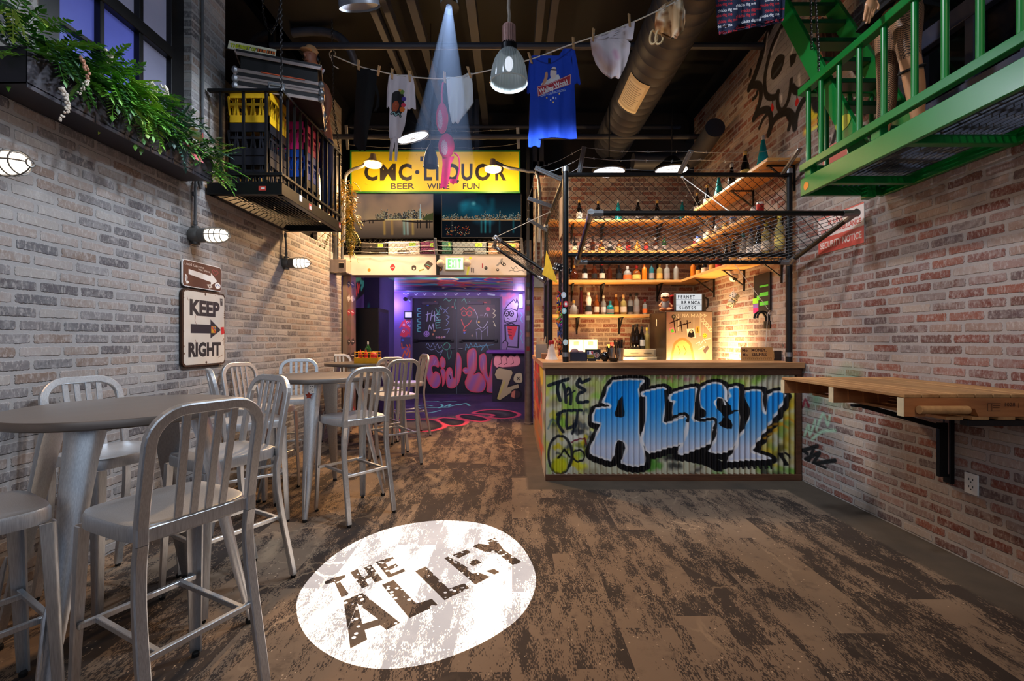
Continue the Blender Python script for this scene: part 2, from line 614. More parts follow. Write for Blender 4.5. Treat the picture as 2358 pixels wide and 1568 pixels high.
def wall(name, mats, org, udir, vdir, u0, u1, v0, v1, holes=(), depth=.0, uoff=0.0):
 """flat wall with rectangular holes, reveals of the given depth, UV in metres"""
 org, ud, vd = Vector(org), Vector(udir), Vector(vdir)
 nrm = ud.cross(vd)
 us = sorted({u0, u1, *[h[0] for h in holes], *[h[1] for h in holes]})
 vs = sorted({v0, v1, *[h[2] for h in holes], *[h[3] for h in holes]})
 us = [u for u in us if u0 <= u <= u1]
 vs = [v for v in vs if v0 <= v <= v1]
 mb = MB()
 q = lambda u, v, d=0: org + ud * u + vd * v - nrm * d
 for i in range(len(us) - 1):
  for j in range(len(vs) - 1):
   cu, cv = (us[i] + us[i + 1]) / 2, (vs[j] + vs[j + 1]) / 2
   if any(h[0] < cu < h[1] and h[2] < cv < h[3] for h in holes):
    continue
   a, b, c, d = (us[i], vs[j]), (us[i + 1], vs[j]), (us[i + 1], vs[j + 1]), (us[i], vs[j + 1])
   mb.quad(q(*a), q(*b), q(*c), q(*d), 0, [a, b, c, d])
 for h in holes:
  cs = [(h[0], h[2]), (h[1], h[2]), (h[1], h[3]), (h[0], h[3])]
  for k in range(4):
   a, b = cs[k], cs[(k + 1) % 4]
   la = ((b[0] - a[0]) ** 2 + (b[1] - a[1]) ** 2) ** .5
   if k % 2 == 0:
    uv = [a, (a[0], a[1] + depth), (b[0], b[1] + depth), b]
   else:
    uv = [a, (a[0] + depth, a[1]), (b[0] + depth, b[1]), b]
   mb.quad(q(*a), q(*a, depth), q(*b, depth), q(*b), 0, uv)
 if depth:
  a, b, c, d = (u0, v0), (u1, v0), (u1, v1), (u0, v1)
  mb.quad(q(*a), q(*a, depth), q(*b, depth), q(*b), 0, [a, a, b, b])
  mb.quad(q(*b), q(*b, depth), q(*c, depth), q(*c), 0, [b, b, c, c])
  mb.quad(q(*c), q(*c, depth), q(*d, depth), q(*d), 0, [c, c, d, d])
  mb.quad(q(*d), q(*d, depth), q(*a, depth), q(*a), 0, [d, d, a, a])
 return struct(mb.build(name, mats))
def rw(x, y):
 Y = XR * F / (x - CX)
 return Y, H - (y - CY) * Y / F
def z5(x, y):                      # enlargement of the photograph at 1620,60 scale 5.6
 return rw(1620 + x / 5.6, 60 + y / 5.6)
def right_wall_art():
 box = (2.9, 4.75, 6.2, 2.75)
 cv = Canvas(1000, 640, (150, 150, 155), 0.0, box)
 k = lambda pts: [z5(*p) for p in pts]
 silver = k([(880, -60), (800, 160), (740, 400), (650, 640), (600, 800), (690, 770), (740, 860), (720, 1000), (690, 1100), (830, 1080), (880, 1200), (960, 1130), (1080, 1110), (1170, 1160), (1240, 1030), (1310, 930), (1420, 800), (1600, 700), (1700, 300), (1600, -60)])
 cv.poly(silver, (142, 144, 152), 0, .03, .97)
 blobs(cv, 26, [(170, 172, 182), (120, 122, 130), (190, 192, 200)], .05, .3, 3, (3.2, 3.3, 5.0, 4.6), (.2, .5), .1)
 bl = (12, 12, 14)
 def bs(pts, w):
  cv.line(k(pts), w, bl, .012, 1, 5)
 bs([(900, -60), (800, 170), (740, 400), (660, 640), (590, 800)], .10)
 bs([(590, 800), (640, 760), (720, 770), (740, 860), (720, 1000), (650, 1190)], .085)
 bs([(650, 1190), (720, 1110), (800, 1080), (850, 1110), (870, 1240), (840, 1390)], .08)
 bs([(840, 1390), (900, 1230), (990, 1140), (1080, 1110), (1150, 1170), (1180, 1310)], .08)
 bs([(1180, 1310), (1200, 1160), (1250, 1020), (1320, 920), (1440, 830)], .07)
 bs([(720, 1310), (770, 1200), (830, 1120)], .05)
 bs([(1100, 1320), (1120, 1220), (1090, 1150)], .06)
 bs([(640, 940), (680, 900), (690, 850)], .05)
 bs([(1010, 0), (900, 220), (830, 450), (790, 680), (800, 860), (850, 920), (930, 910), (960, 860)], .065)
 bs([(955, 850), (955, 1000), (990, 1090), (1040, 1060), (1090, 960), (1120, 820), (1130, 700)], .055)
 bs([(1150, 790), (1200, 840), (1290, 800), (1370, 720)], .07)
 cv.poly(k([(960, 380), (1030, 370), (1045, 430), (990, 600), (900, 690), (870, 640), (890, 500)]), bl, 0, .01, 1, 4)
 cv.line(k([(900, 640), (1000, 500)]), .03, (80, 82, 90), .03, .8)
 cv.poly(k([(1120, 380), (1190, 375), (1170, 460), (1130, 510)]), bl, .012, .01, 1)
 cv.line(k([(890, 930), (890, 1000)]), .014, bl, .006)
 cv.poly(k([(885, 1000), (905, 1060), (885, 1095), (872, 1060)]), (205, 22, 22), .004, .006, 1, 4)
 cv.line(k([(1205, 860), (1205, 930)]), .016, bl, .006)
 cv.poly(k([(1205, 930), (1225, 970), (1200, 1030), (1182, 1000)]), (205, 22, 22), .004, .006, 1, 4)
 for a, b in (((830, 100), (790, 370)), ((1000, 60), (880, 350)), ((1160, 260), (1130, 350)), ((1230, 640), (1240, 760)), ((1000, 900), (1005, 970))):
  cv.line(k([a, b]), .03, (238, 240, 245), .03, .9)
 cv.poly(k([(580, 640), (605, 540), (630, 560), (600, 680)]), bl, 0, .01)
 t5 = lambda x, y: rw(1640 + x / 3.266, y / 3.266)
 kk = lambda pts: [t5(*p) for p in pts]
 cv.poly(kk([(1060, 430), (1130, 400), (1230, 540), (1200, 600), (1060, 560)]), (225, 225, 230), .02, .02, 1, 3)
 cv.line(kk([(1140, 480), (1165, 530)]), .05, bl, .01)
 cv.line(kk([(1070, 520), (1090, 550)]), .04, bl, .01)
 cv.poly(kk([(985, 700), (1090, 700), (1080, 790), (1010, 770)]), (225, 225, 230), .02, .02, 1, 3)
 cv.line(kk([(990, 760), (1040, 730), (1060, 770), (1110, 720), (1180, 700)]), .03, bl, .01, 1, 4)
 cv.poly(kk([(780, 740), (860, 790), (810, 850), (745, 890)]), (228, 205, 40), .02, .03, .95, 3)
 cv.line(kk([(700, 990), (760, 930), (850, 870), (900, 860)]), .06, (235, 170, 50), .05, .9, 3)
 cv.line(kk([(700, 990), (740, 980), (860, 900)]), .03, (240, 230, 90), .02, .9, 3)
 cv.poly(kk([(740, 700), (860, 720), (840, 800), (780, 830), (750, 760)]), bl, .02, .02, 1, 3)
 cv.line(kk([(900, 1090), (960, 900), (990, 800)]), .05, bl, .02, 1)
 cv.line(kk([(1150, 850), (1180, 760), (1260, 720), (1290, 800), (1230, 900)]), .05, bl, .02, 1, 4)
 return cv.image('right wall spray art'), (2.9, 2.75, 6.2, 4.75)
def low_tag_art():
 box = (2.9, 1.25, 4.4, .2)
 cv = Canvas(480, 340, (120, 160, 120), 0.0, box)
 t = lambda x, y: rw(1760 + x / 3.92, 800 + y / 3.92)
 k = lambda pts: [t(*p) for p in pts]
 blobs(cv, 10, [(100, 150, 110)], .08, .2, 5, (3.6, .75, 4.2, 1.05), (.25, .5), .1)
 for pts in ([(360, 800), (400, 700), (410, 790), (460, 660)], [(470, 740), (530, 600), (570, 700), (590, 620)], [(430, 830), (520, 760), (640, 750)]):
  cv.line(k(pts), .028, (170, 205, 175), .02, .9, 4)
 for pts in ([(280, 550), (310, 450), (340, 540), (370, 470), (400, 530)],):
  cv.line(k(pts), .03, (125, 25, 45), .015, .95, 3)
 bl = (14, 14, 16)
 for pts in ([(345, 930), (480, 890)], [(450, 900), (370, 1100)], [(370, 1010), (500, 950), (440, 1050), (640, 1020)], [(430, 1060), (550, 1090)], [(350, 930), (390, 960)]):
  cv.line(k(pts), .04, bl, .012)
 return cv.image('low spray tags'), (2.9, .2, 4.4, 1.25)
img_rw, box_rw = right_wall_art()
img_lt, box_lt = low_tag_art()
red_stops = [(0, lin((112, 58, 46))), (.16, lin((160, 138, 126))), (.3, lin((126, 66, 50))), (.44, lin((98, 76, 74))), (.56, lin((140, 82, 64))), (.68, lin((150, 122, 108))), (.8, lin((104, 66, 56))), (.9, lin((172, 154, 140)))]
grey_stops = [(0, lin((92, 90, 94))), (.16, lin((146, 134, 128))), (.3, lin((110, 106, 108))), (.44, lin((122, 104, 94))), (.56, lin((154, 148, 144))), (.68, lin((84, 80, 84))), (.8, lin((134, 120, 112))), (.9, lin((116, 112, 114)))]
BRICK_R = brick('reclaimed_red_brick', red_stops, (176, 166, 160), .42, overlays=[(img_rw, *box_rw), (img_lt, *box_lt)])
BRICK_L = brick('whitewashed_grey_brick', grey_stops, (160, 158, 158), .42, seed=31.0)
BRICK_B = brick('bar_brick', red_stops, (184, 170, 156), .34, seed=77.0)
wall('wall_left', BRICK_L, (XL, 0, 0), (0, 1, 0), (0, 0, 1), -1.2, 6.72, 0, 4.75, holes=[(2.42, 3.58, 2.70, 4.75), (4.0, 5.9, 2.62, 4.75)], depth=.16)
mb = MB()
_w = struct(wall('wall_right', BRICK_R, (XR, 0, 0), (0, -1, 0), (0, 0, 1), -6.9, 1.2, 0, 4.69, holes=[(-3.26, -.9, 2.42, 4.69)], depth=.16))
for l in _w.data.uv_layers[0].data:
 l.uv[0] = -l.uv[0]
wall('wall_back', BRICK_B, (0, YB, 0), (1, 0, 0), (0, 0, 1), .33, 2.76, 0, 3.83, depth=.14)
BLACKPAINT = mat('black_ceiling_paint', (13, 13, 15), .8, 0, .3, 3)
m = MB()
m.bb(-3.2, 3.4, -1.2, 8.2, 5.2, 5.3)
struct(m.build('ceiling', BLACKPAINT))
m = MB(); m.bb(-3.2, 3.4, 7.75, 7.85, 2.62, 5.2)
struct(m.build('wall_upper_back', mat('dark_brown_wall', (30, 24, 20), .9, 0, .3, 2)))
m = MB(); m.bb(-3.2, -2.7, -1.2, 7.75, 4.75, 5.2); m.bb(-2.78, -2.70, 3.9, 6.0, 2.5, 4.8); m.bb(2.94, 3.3, -1.2, 7.75, 4.69, 5.2); m.bb(-2.9, -2.69, 5.9, 7.75, 2.6, 4.76)
struct(m.build('wall_side_upper', BLACKPAINT))
def floor_art():
 cv = Canvas(520, 700, (60, 50, 50), 0.0, (-2.7, 11.2, .5, 6.6))
 fl = lambda x, y: ((x - CX) * (H * F / (y - CY)) / F, H * F / (y - CY))
 z = lambda x, y: fl(940 + x / 7.86, 880 + y / 7.86)
 k = lambda pts: [z(*p) for p in pts]
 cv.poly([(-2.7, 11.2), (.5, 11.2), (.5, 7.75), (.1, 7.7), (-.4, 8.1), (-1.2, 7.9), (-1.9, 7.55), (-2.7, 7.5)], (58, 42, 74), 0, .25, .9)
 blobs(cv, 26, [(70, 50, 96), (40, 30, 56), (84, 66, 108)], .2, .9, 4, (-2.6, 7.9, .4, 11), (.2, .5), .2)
 rose, dk = (214, 72, 92), (40, 34, 36)
 loops = [[(1190, 560), (1350, 510), (1560, 500), (1800, 515), (1960, 560), (1980, 600), (1850, 640), (1660, 650), (1500, 630), (1560, 600), (1480, 575)],
             [(920, 610), (1000, 585), (1200, 600), (1380, 640), (1440, 680), (1330, 705), (1150, 690), (960, 650)],
             [(540, 670), (640, 645), (800, 660), (1000, 690), (1040, 720), (960, 770), (780, 785), (640, 745), (560, 700)],
             [(-300, 700), (0, 680), (300, 670), (520, 700), (640, 790), (520, 850), (250, 885), (-100, 870), (-300, 800)]]
 for l in loops:
  cv.poly(k(l), rose, .06, .03, .95, 5)
 for l in loops:
  cv.poly(k(l), dk, -.02, .03, 1, 5)
 for l in loops:
  cv.poly(k(l), (96, 90, 84), -.16, .16, .7, 5)
 mint = (110, 205, 180)
 for pts in ([(310, 350), (450, 350), (520, 345), (580, 360), (700, 350), (860, 350)], [(160, 430), (300, 410), (430, 430)], [(560, 465), (620, 430), (600, 400)], [(660, 440), (760, 400), (740, 440), (900, 400), (930, 410), (1040, 380), (1110, 425)], [(170, 455), (330, 455), (470, 460), (730, 455)], [(320, 560), (460, 540), (580, 510)]):
  cv.line(k(pts), .05, mint, .03, .95, 3)
 return cv.image('floor spray paint'), (-2.7, 6.6, .5, 11.2)
img_fl, box_fl = floor_art()
def carpet():
 t = NT('plank_carpet')
 U, V, _ = t.sep(t.n('UVMap').outputs[0])
 vec = t.comb(U, V)
 pu = t.math('DIVIDE', U, .25)
 ci = t.math('FLOOR', pu)
 w1 = t.n('TexWhiteNoise', noise_dimensions='1D'); t.set(w1.inputs['W'], ci)
 pv = t.math('ADD', t.math('DIVIDE', V, 1.0), w1.outputs[0])
 ri = t.math('FLOOR', pv)
 wn = t.n('TexWhiteNoise', noise_dimensions='2D'); t.set(wn.inputs['Vector'], t.comb(ci, ri))
 off = t.math('MULTIPLY', wn.outputs[0], 13.0)
 st = t.noise(t.comb(t.math('MULTIPLY', U, 7.0), t.math('MULTIPLY', V, 2.0), off), 1.0, 5, .6)
 med = t.noise(t.comb(t.math('MULTIPLY', U, 26.0), t.math('MULTIPLY', V, 9.0), off), 1.0, 3, .6)
 cell = t.n('TexWhiteNoise', noise_dimensions='2D')
 t.set(cell.inputs['Vector'], t.comb(t.math('FLOOR', t.math('MULTIPLY', U, 260.0)), t.math('FLOOR', t.math('MULTIPLY', V, 95.0))))
 val = t.math('ADD', t.math('ADD', t.math('MULTIPLY', st, 1.5), t.math('MULTIPLY', med, .55)), t.math('ADD', t.math('MULTIPLY', cell.outputs[0], .26), t.math('MULTIPLY', wn.outputs[0], .32)))
 m_ = t.sstep(val, 1.27, 1.35)
 dark = t.mix(t.noise(vec, 3.2, 4), L4((46, 38, 34)), L4((66, 56, 50)))
 tan = t.mix(t.noise(vec, 2.3, 4), L4((108, 90, 75)), L4((134, 114, 95)))
 base = t.mix(m_, dark, tan)
 smud = t.sstep(t.noise(vec, 5.5, 5, .7), .52, .72)
 base = t.mix(t.math('MULTIPLY', smud, .55), base, L4((66, 56, 50)))
 cr = t.n('TexVoronoi', feature='DISTANCE_TO_EDGE'); cr.inputs['Scale'].default_value = 2.1
 t.set(cr.inputs['Vector'], t.comb(t.math('ADD', U, t.math('MULTIPLY', med, .12)), t.math('ADD', V, t.math('MULTIPLY', st, .2))))
 crm = t.math('MULTIPLY', t.math('SUBTRACT', 1.0, t.sstep(cr.outputs['Distance'], .004, .022)), t.sstep(t.noise(vec, 1.1, 2), .5, .62))
 base = t.mix(t.math('MULTIPLY', crm, .7), base, L4((158, 136, 112)))
 vo = t.n('TexVoronoi'); vo.inputs['Scale'].default_value = 42
 t.set(vo.inputs['Vector'], vec)
 sp = t.math('MULTIPLY', t.math('LESS_THAN', vo.outputs['Distance'], .16), t.math('GREATER_THAN', t.noise(vec, 9, 2), .56))
 base = t.mix(t.math('MULTIPLY', sp, .75), base, L4((196, 172, 146)))
 edge = t.math('MAXIMUM', t.sstep(U, 2.42, 2.46), t.math('MULTIPLY', t.sstep(V, 4.05, 4.09), t.sstep(U, .12, .16)))
 conc = t.mix(t.noise(vec, 4, 5), L4((58, 52, 46)), L4((94, 82, 70)))
 base = t.mix(edge, base, conc)
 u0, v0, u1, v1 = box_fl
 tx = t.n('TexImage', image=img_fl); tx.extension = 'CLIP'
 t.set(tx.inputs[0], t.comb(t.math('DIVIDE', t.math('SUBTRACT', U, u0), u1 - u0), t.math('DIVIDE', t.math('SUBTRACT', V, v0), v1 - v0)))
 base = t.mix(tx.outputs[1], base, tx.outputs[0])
 t.bsdf(Base_Color=base, Roughness=.82, Specular_IOR_Level=.25, Normal=t.bump(t.math('ADD', cell.outputs[0], med), .25, .002))
 return t.mat
m = MB()
m.quad((-3.2, -1.2, 0), (3.0, -1.2, 0), (3.0, 11.3, 0), (-3.2, 11.3, 0), 0, [(-3.2, -1.2), (3.0, -1.2), (3.0, 11.3), (-3.2, 11.3)])
struct(m.build('floor', carpet()))
WX = XL - .10
fr = MB()
ys = [2.42, 2.60, 2.855, 2.885, 3.155, 3.19, 3.45, 3.58]
for a, b in ((2.42, 2.60), (2.855, 2.885), (3.155, 3.19), (3.45, 3.58)):
 fr.bb(WX - .03, WX + .04, a, b, 2.70, 4.75)
fr.bb(WX - .03, WX + .05, 2.42, 3.58, 2.70, 2.80)
fr.bb(WX - .03, WX + .05, 2.6, 3.45, 3.47, 3.56)
fr.bb(WX - .02, WX + .03, 2.6, 2.86, 3.155, 3.185)
w1 = struct(fr.build('window_1', mat('window_black_steel', (12, 12, 14), .4, .2), bevel=.004))
FROST = []
for nm, c, e in (('frosted_pane_blue', (70, 78, 150), .9), ('frosted_pane_grey', (104, 106, 128), .75)):
 FROST.append(mat(nm, c, .35, 0, .18, 3, emit=c, es=e * .5))
for i, (a, b) in enumerate(((2.60, 2.855), (2.885, 3.155), (3.19, 3.45))):
 for j, (lo, hi) in enumerate(((2.80, 3.47), (3.56, 4.75))):
  m = MB(); m.bb(WX - .008, WX - .002, a, b, lo, hi)
  m.build('window_pane', FROST[0 if (i < 2 and j == 0) or i == 0 else 1], w1)
m = MB()
for a, b in ((4.0, 4.08), (4.92, 4.98), (5.82, 5.9)):
 m.bb(XL - .12, XL - .06, a, b, 2.62, 4.75)
m.bb(XL - .12, XL - .06, 4.0, 5.9, 2.62, 2.7)
m.bb(XL - .12, XL - .06, 4.0, 5.9, 3.6, 3.68)
w2 = struct(m.build('window_2', MATS['window_black_steel'], bevel=.004))
DARKGLASS = mat('dark_glass', (8, 8, 12), .08)
for a, b in ((4.08, 4.92), (4.98, 5.82)):
 m = MB(); m.bb(XL - .10, XL - .09, a, b, 2.7, 4.75)
 m.build('window_pane', DARKGLASS, w2)
m = MB()
GX = XR + .08
for a, b in ((.9, 1.0), (1.62, 1.70), (2.46, 2.52), (2.77, 2.83), (3.16, 3.26)):
 m.bb(GX - .03, GX + .05, a, b, 2.42, 4.69)
m.bb(GX - .04, GX + .05, .9, 3.26, 3.32, 3.44)
m.bb(GX - .06, GX + .05, .9, 3.26, 2.86, 2.92)
w3 = struct(m.build('window_3', mat('slate_window_frame', (62, 64, 84), .45, .1), bevel=.004))
for a, b in ((1.0, 1.62), (1.7, 2.46), (2.52, 2.77), (2.83, 3.16)):
 m = MB(); m.bb(GX + .015, GX + .025, a, b, 2.42, 4.69)
 m.build('window_pane', DARKGLASS, w3)
HB_Y = 6.72
def header_art():
 cv = Canvas(1000, 130, (206, 198, 194), 1, (780, 586, 1215, 634))
 cv.rect(780, 586, 1215, 591, (170, 160, 154))
 blobs(cv, 30, [(214, 206, 200), (190, 182, 178)], 4, 30, 9, (785, 590, 1210, 630), (.2, .5), 8)
 cv.disc(850, 621.5, 3.6, (230, 120, 30), 1)
 cv.poly([(900, 612), (904, 608), (908, 611), (909, 616), (904, 623), (899, 616)], (190, 30, 45), .5, 1, 1, 3)
 cv.line([(901, 616), (907, 615)], 1.2, (240, 220, 220), .8)
 cv.poly([(949, 612), (957, 612), (957, 621), (949, 621)], (40, 34, 36), .3, 1, 1, 3)
 cv.disc(953, 618, 2.2, (200, 195, 190), .8)
 cv.poly([(986, 599.5), (997, 608), (986, 621.5), (976, 611)], (70, 60, 58), .4, .8)
 cv.line([(980, 608), (993, 613)], 1.2, (90, 180, 170), .8)
 cv.line([(983, 613), (989, 617)], 1.2, (200, 90, 60), .8)
 cv.line([(966, 623), (975, 620)], 3, (130, 130, 60), 1)
 cv.disc(1014, 620, 4.5, (120, 80, 50), 1); cv.disc(1014, 620, 2.2, (220, 170, 80), 1)
 cv.line([(1079, 616), (1076, 632)], 4, (205, 225, 70), 2.5)
 cv.disc(1083, 594, 3, (230, 220, 40), 1)
 cv.line([(1086, 617), (1086, 626)], 2.4, (60, 60, 64), .8); cv.line([(1090, 618), (1090, 627)], 2, (60, 60, 64), .8)
 cv.line([(1111, 607), (1111, 616)], 2, (150, 30, 40), .8)
 cv.disc(1119, 617, 3.8, (40, 44, 44), .8); cv.line([(1117, 616), (1121, 617)], 1, (200, 200, 200), .6)
 cv.line([(1145, 611), (1153, 603), (1156, 596)], 4, (135, 135, 138), 1.2)
 cv.ring(1157, 606, 3, 1.8, (20, 20, 22), .7); cv.ring(1161, 609, 3, 1.8, (20, 20, 22), .7)
 cv.disc(1146, 621, 3.2, (50, 50, 52), .8); cv.disc(1146, 620, 1.6, (210, 210, 208), .7)
 cv.line([(1178, 615), (1182, 620), (1187, 613), (1192, 618)], .9, (40, 40, 44), .5, 1, 3)
 cv.line([(1172, 624), (1180, 622), (1188, 625), (1200, 622), (1207, 625)], .9, (40, 40, 44), .5, 1, 3)
 return cv.image('header stickers')
m = MB()
a, b = P(780, 588, HB_Y), P(1215, 633, HB_Y)
zt, zb = a.z, b.z
xa, xb = XL, .215
uvx = lambda x: (CX + x * F / HB_Y - 780) / (1215 - 780)
m.quad((xa, HB_Y, zb), (xb, HB_Y, zb), (xb, HB_Y, zt), (xa, HB_Y, zt), 0, [(uvx(xa), .03), (uvx(xb), .03), (uvx(xb), .96), (uvx(xa), .96)])
HB = mat('painted_header', (150, 144, 140), .7)
m.quad((xa, HB_Y, zb), (xa, HB_Y + .3, zb), (xb, HB_Y + .3, zb), (xb, HB_Y, zb), 1)
m.quad((xa, HB_Y, zt), (xb, HB_Y, zt), (xb, 7.74, zt), (xa, 7.74, zt), 1)
m.quad((xb, HB_Y, zb), (xb, HB_Y + .3, zb), (xb, HB_Y + .3, zt), (xb, HB_Y, zt), 1)
m.quad((xa, HB_Y + .3, zb), (xb, HB_Y + .3, zb), (xb, HB_Y + .3, zt), (xa, HB_Y + .3, zt), 1)
struct(m.build('trim_header', [imat('header_paint', header_art(), .7), HB]))
def jamb_art():
 cv = Canvas(70, 720, (120, 96, 88), 1, (784, 630, 806, 860))
 cv.rect(784, 630, 795, 860, (128, 112, 100))
 blobs(cv, 24, [(120, 96, 120), (150, 100, 110), (96, 80, 76)], 3, 14, 2, (794, 632, 806, 858), (.3, .6), 4)
 r = random.Random(4)
 for i, y in enumerate((642, 663, 684, 728, 749, 782, 797, 830)):
  c = r.choice([(170, 60, 70), (60, 60, 110), (200, 190, 190), (60, 50, 50)])
  cv.poly([(796, y), (801, y - 4), (804, y + 2), (799, y + 6)], c, .5, .8)
  cv.line([(798, y), (802, y + 1)], 1.2, (235, 225, 225), .6)
 return cv.image('stickered jamb')
m = MB()
jx0, jx1 = XL, P(806, 0, HB_Y).x
m.quad((jx0, HB_Y + .05, 0), (jx1, HB_Y + .05, 0), (jx1, HB_Y + .05, zb), (jx0, HB_Y + .05, zb), 0, [(0, 0), (1, 0), (1, 1), (0, 1)])
m.quad((jx1, HB_Y + .05, 0), (jx1, HB_Y + .25, 0), (jx1, HB_Y + .25, zb), (jx1, HB_Y + .05, zb), 0, [(.6, 0), (1, 0), (1, 1), (.6, 1)])
struct(m.build('trim_passage_jamb', imat('jamb_paint', jamb_art(), .6)))
# passage beyond
PY = 11.1                                  # doors
PZ = 2.50
def passage_left_art():
 cv = Canvas(420, 560, (70, 52, 104), 1, (6.7, 2.55, 8.0, 0))
 blobs(cv, 30, [(92, 70, 130), (60, 44, 92), (110, 80, 140)], .1, .5, 11, (6.7, 0, 8, 2.5), (.2, .6), .15)
 f = lambda x, y: (XL - .08) * F / (x - CX)
 lp = lambda x, y: ((XL - .08) * F / (780 + x / 6.533 - CX), H - (620 + y / 6.533 - CY) * ((XL - .08) / (780 + x / 6.533 - CX)))
 k = lambda pts: [lp(*p) for p in pts]
 cv.poly(k([(170, 90), (390, 180), (400, 320), (260, 440), (190, 500)]), (14, 22, 24), .03, .02)
 for c, pts in (((230, 80, 60), [(215, 340), (250, 290), (270, 380)]), ((230, 80, 60), [(285, 240), (290, 330), (310, 250)]), ((70, 190, 150), [(330, 190), (380, 210), (340, 290)]), ((230, 90, 70), [(180, 430), (215, 500), (200, 540)]), ((90, 190, 120), [(220, 150), (260, 160), (330, 130)]), ((230, 90, 70), [(230, 140), (250, 220)])):
  cv.line(k(pts), .075, c, .03, 1)
 cv.line(k([(400, 400), (400, 490), (430, 510), (560, 450), (570, 380), (540, 330), (400, 390)]), .022, (165, 200, 190), .012)
 cv.line(k([(480, 560), (520, 660), (530, 500), (570, 520), (580, 640)]), .05, (190, 40, 160), .05, .8)
 for c, w, pts in (((230, 80, 60), .06, [(480, 1050), (540, 700), (560, 900)]), ((150, 190, 90), .06, [(500, 1080), (540, 780), (560, 1000)]), ((20, 22, 20), .06, [(560, 1100), (620, 860), (650, 900)]), ((120, 180, 90), .05, [(560, 1060), (610, 880)]), ((220, 70, 60), .05, [(590, 1250), (680, 1100), (640, 950)])):
  cv.line(k(pts), w, c, .02, 1)
 return cv.image('passage left wall art'), (6.7, 0, 8.0, 2.55)
im_, bx_ = passage_left_art()
PLM = imat('passage_left_paint', im_, .6)
m = MB()
PLX = XL - .08
m.quad((PLX, 6.72, 0), (PLX, 8.0, 0), (PLX, 8.0, 2.55), (PLX, 6.72, 2.55), 0, [((y - bx_[0]) / (bx_[2] - bx_[0]), z / 2.55) for y, z in ((6.72, 0), (8.0, 0), (8.0, 2.55), (6.72, 2.55))])
struct(m.build('wall_passage_left', PLM))
def pier_art():
 cv = Canvas(160, 500, (44, 40, 74), 1, (838, 640, 875, 860))
 for c, pts in (((40, 150, 130), [(855, 690), (850, 720), (858, 745), (852, 775)]), ((40, 120, 110), [(848, 760), (846, 800)]), ((30, 26, 50), [(842, 640), (842, 860)])):
  cv.line(pts, 5, c, 5, .8, 4)
 return cv.image('pier paint')
m = MB()
px1 = P(874, 0, 8.0).x
m.quad((PLX - .4, 8.0, 0), (px1, 8.0, 0), (px1, 8.0, 2.5), (PLX - .4, 8.0, 2.5), 0, [(-.9, 0), (1, 0), (1, 1), (-.9, 1)])
PURP = mat('purple_wall_paint', (86, 66, 128), .6, 0, .2, 3)
DPURP = mat('deep_blue_wall_paint', (46, 40, 92), .5, 0, .2, 3)
m.quad((px1, 8.0, 0), (px1, 9.0, 0), (px1, 9.0, 2.5), (px1, 8.0, 2.5), 1)
m.quad((px1, 9.0, 0), (-3.1, 9.0, 0), (-3.1, 9.0, 2.5), (px1, 9.0, 2.5), 1)
struct(m.build('wall_passage_pier', [imat('pier_paint', pier_art(), .5), DPURP]))
m = MB()
m.quad((-3.1, 9.0, 0), (-3.1, PY, 0), (-3.1, PY, PZ), (-3.1, 9.0, PZ), 0)
struct(m.build('wall_passage_left_rear', DPURP))
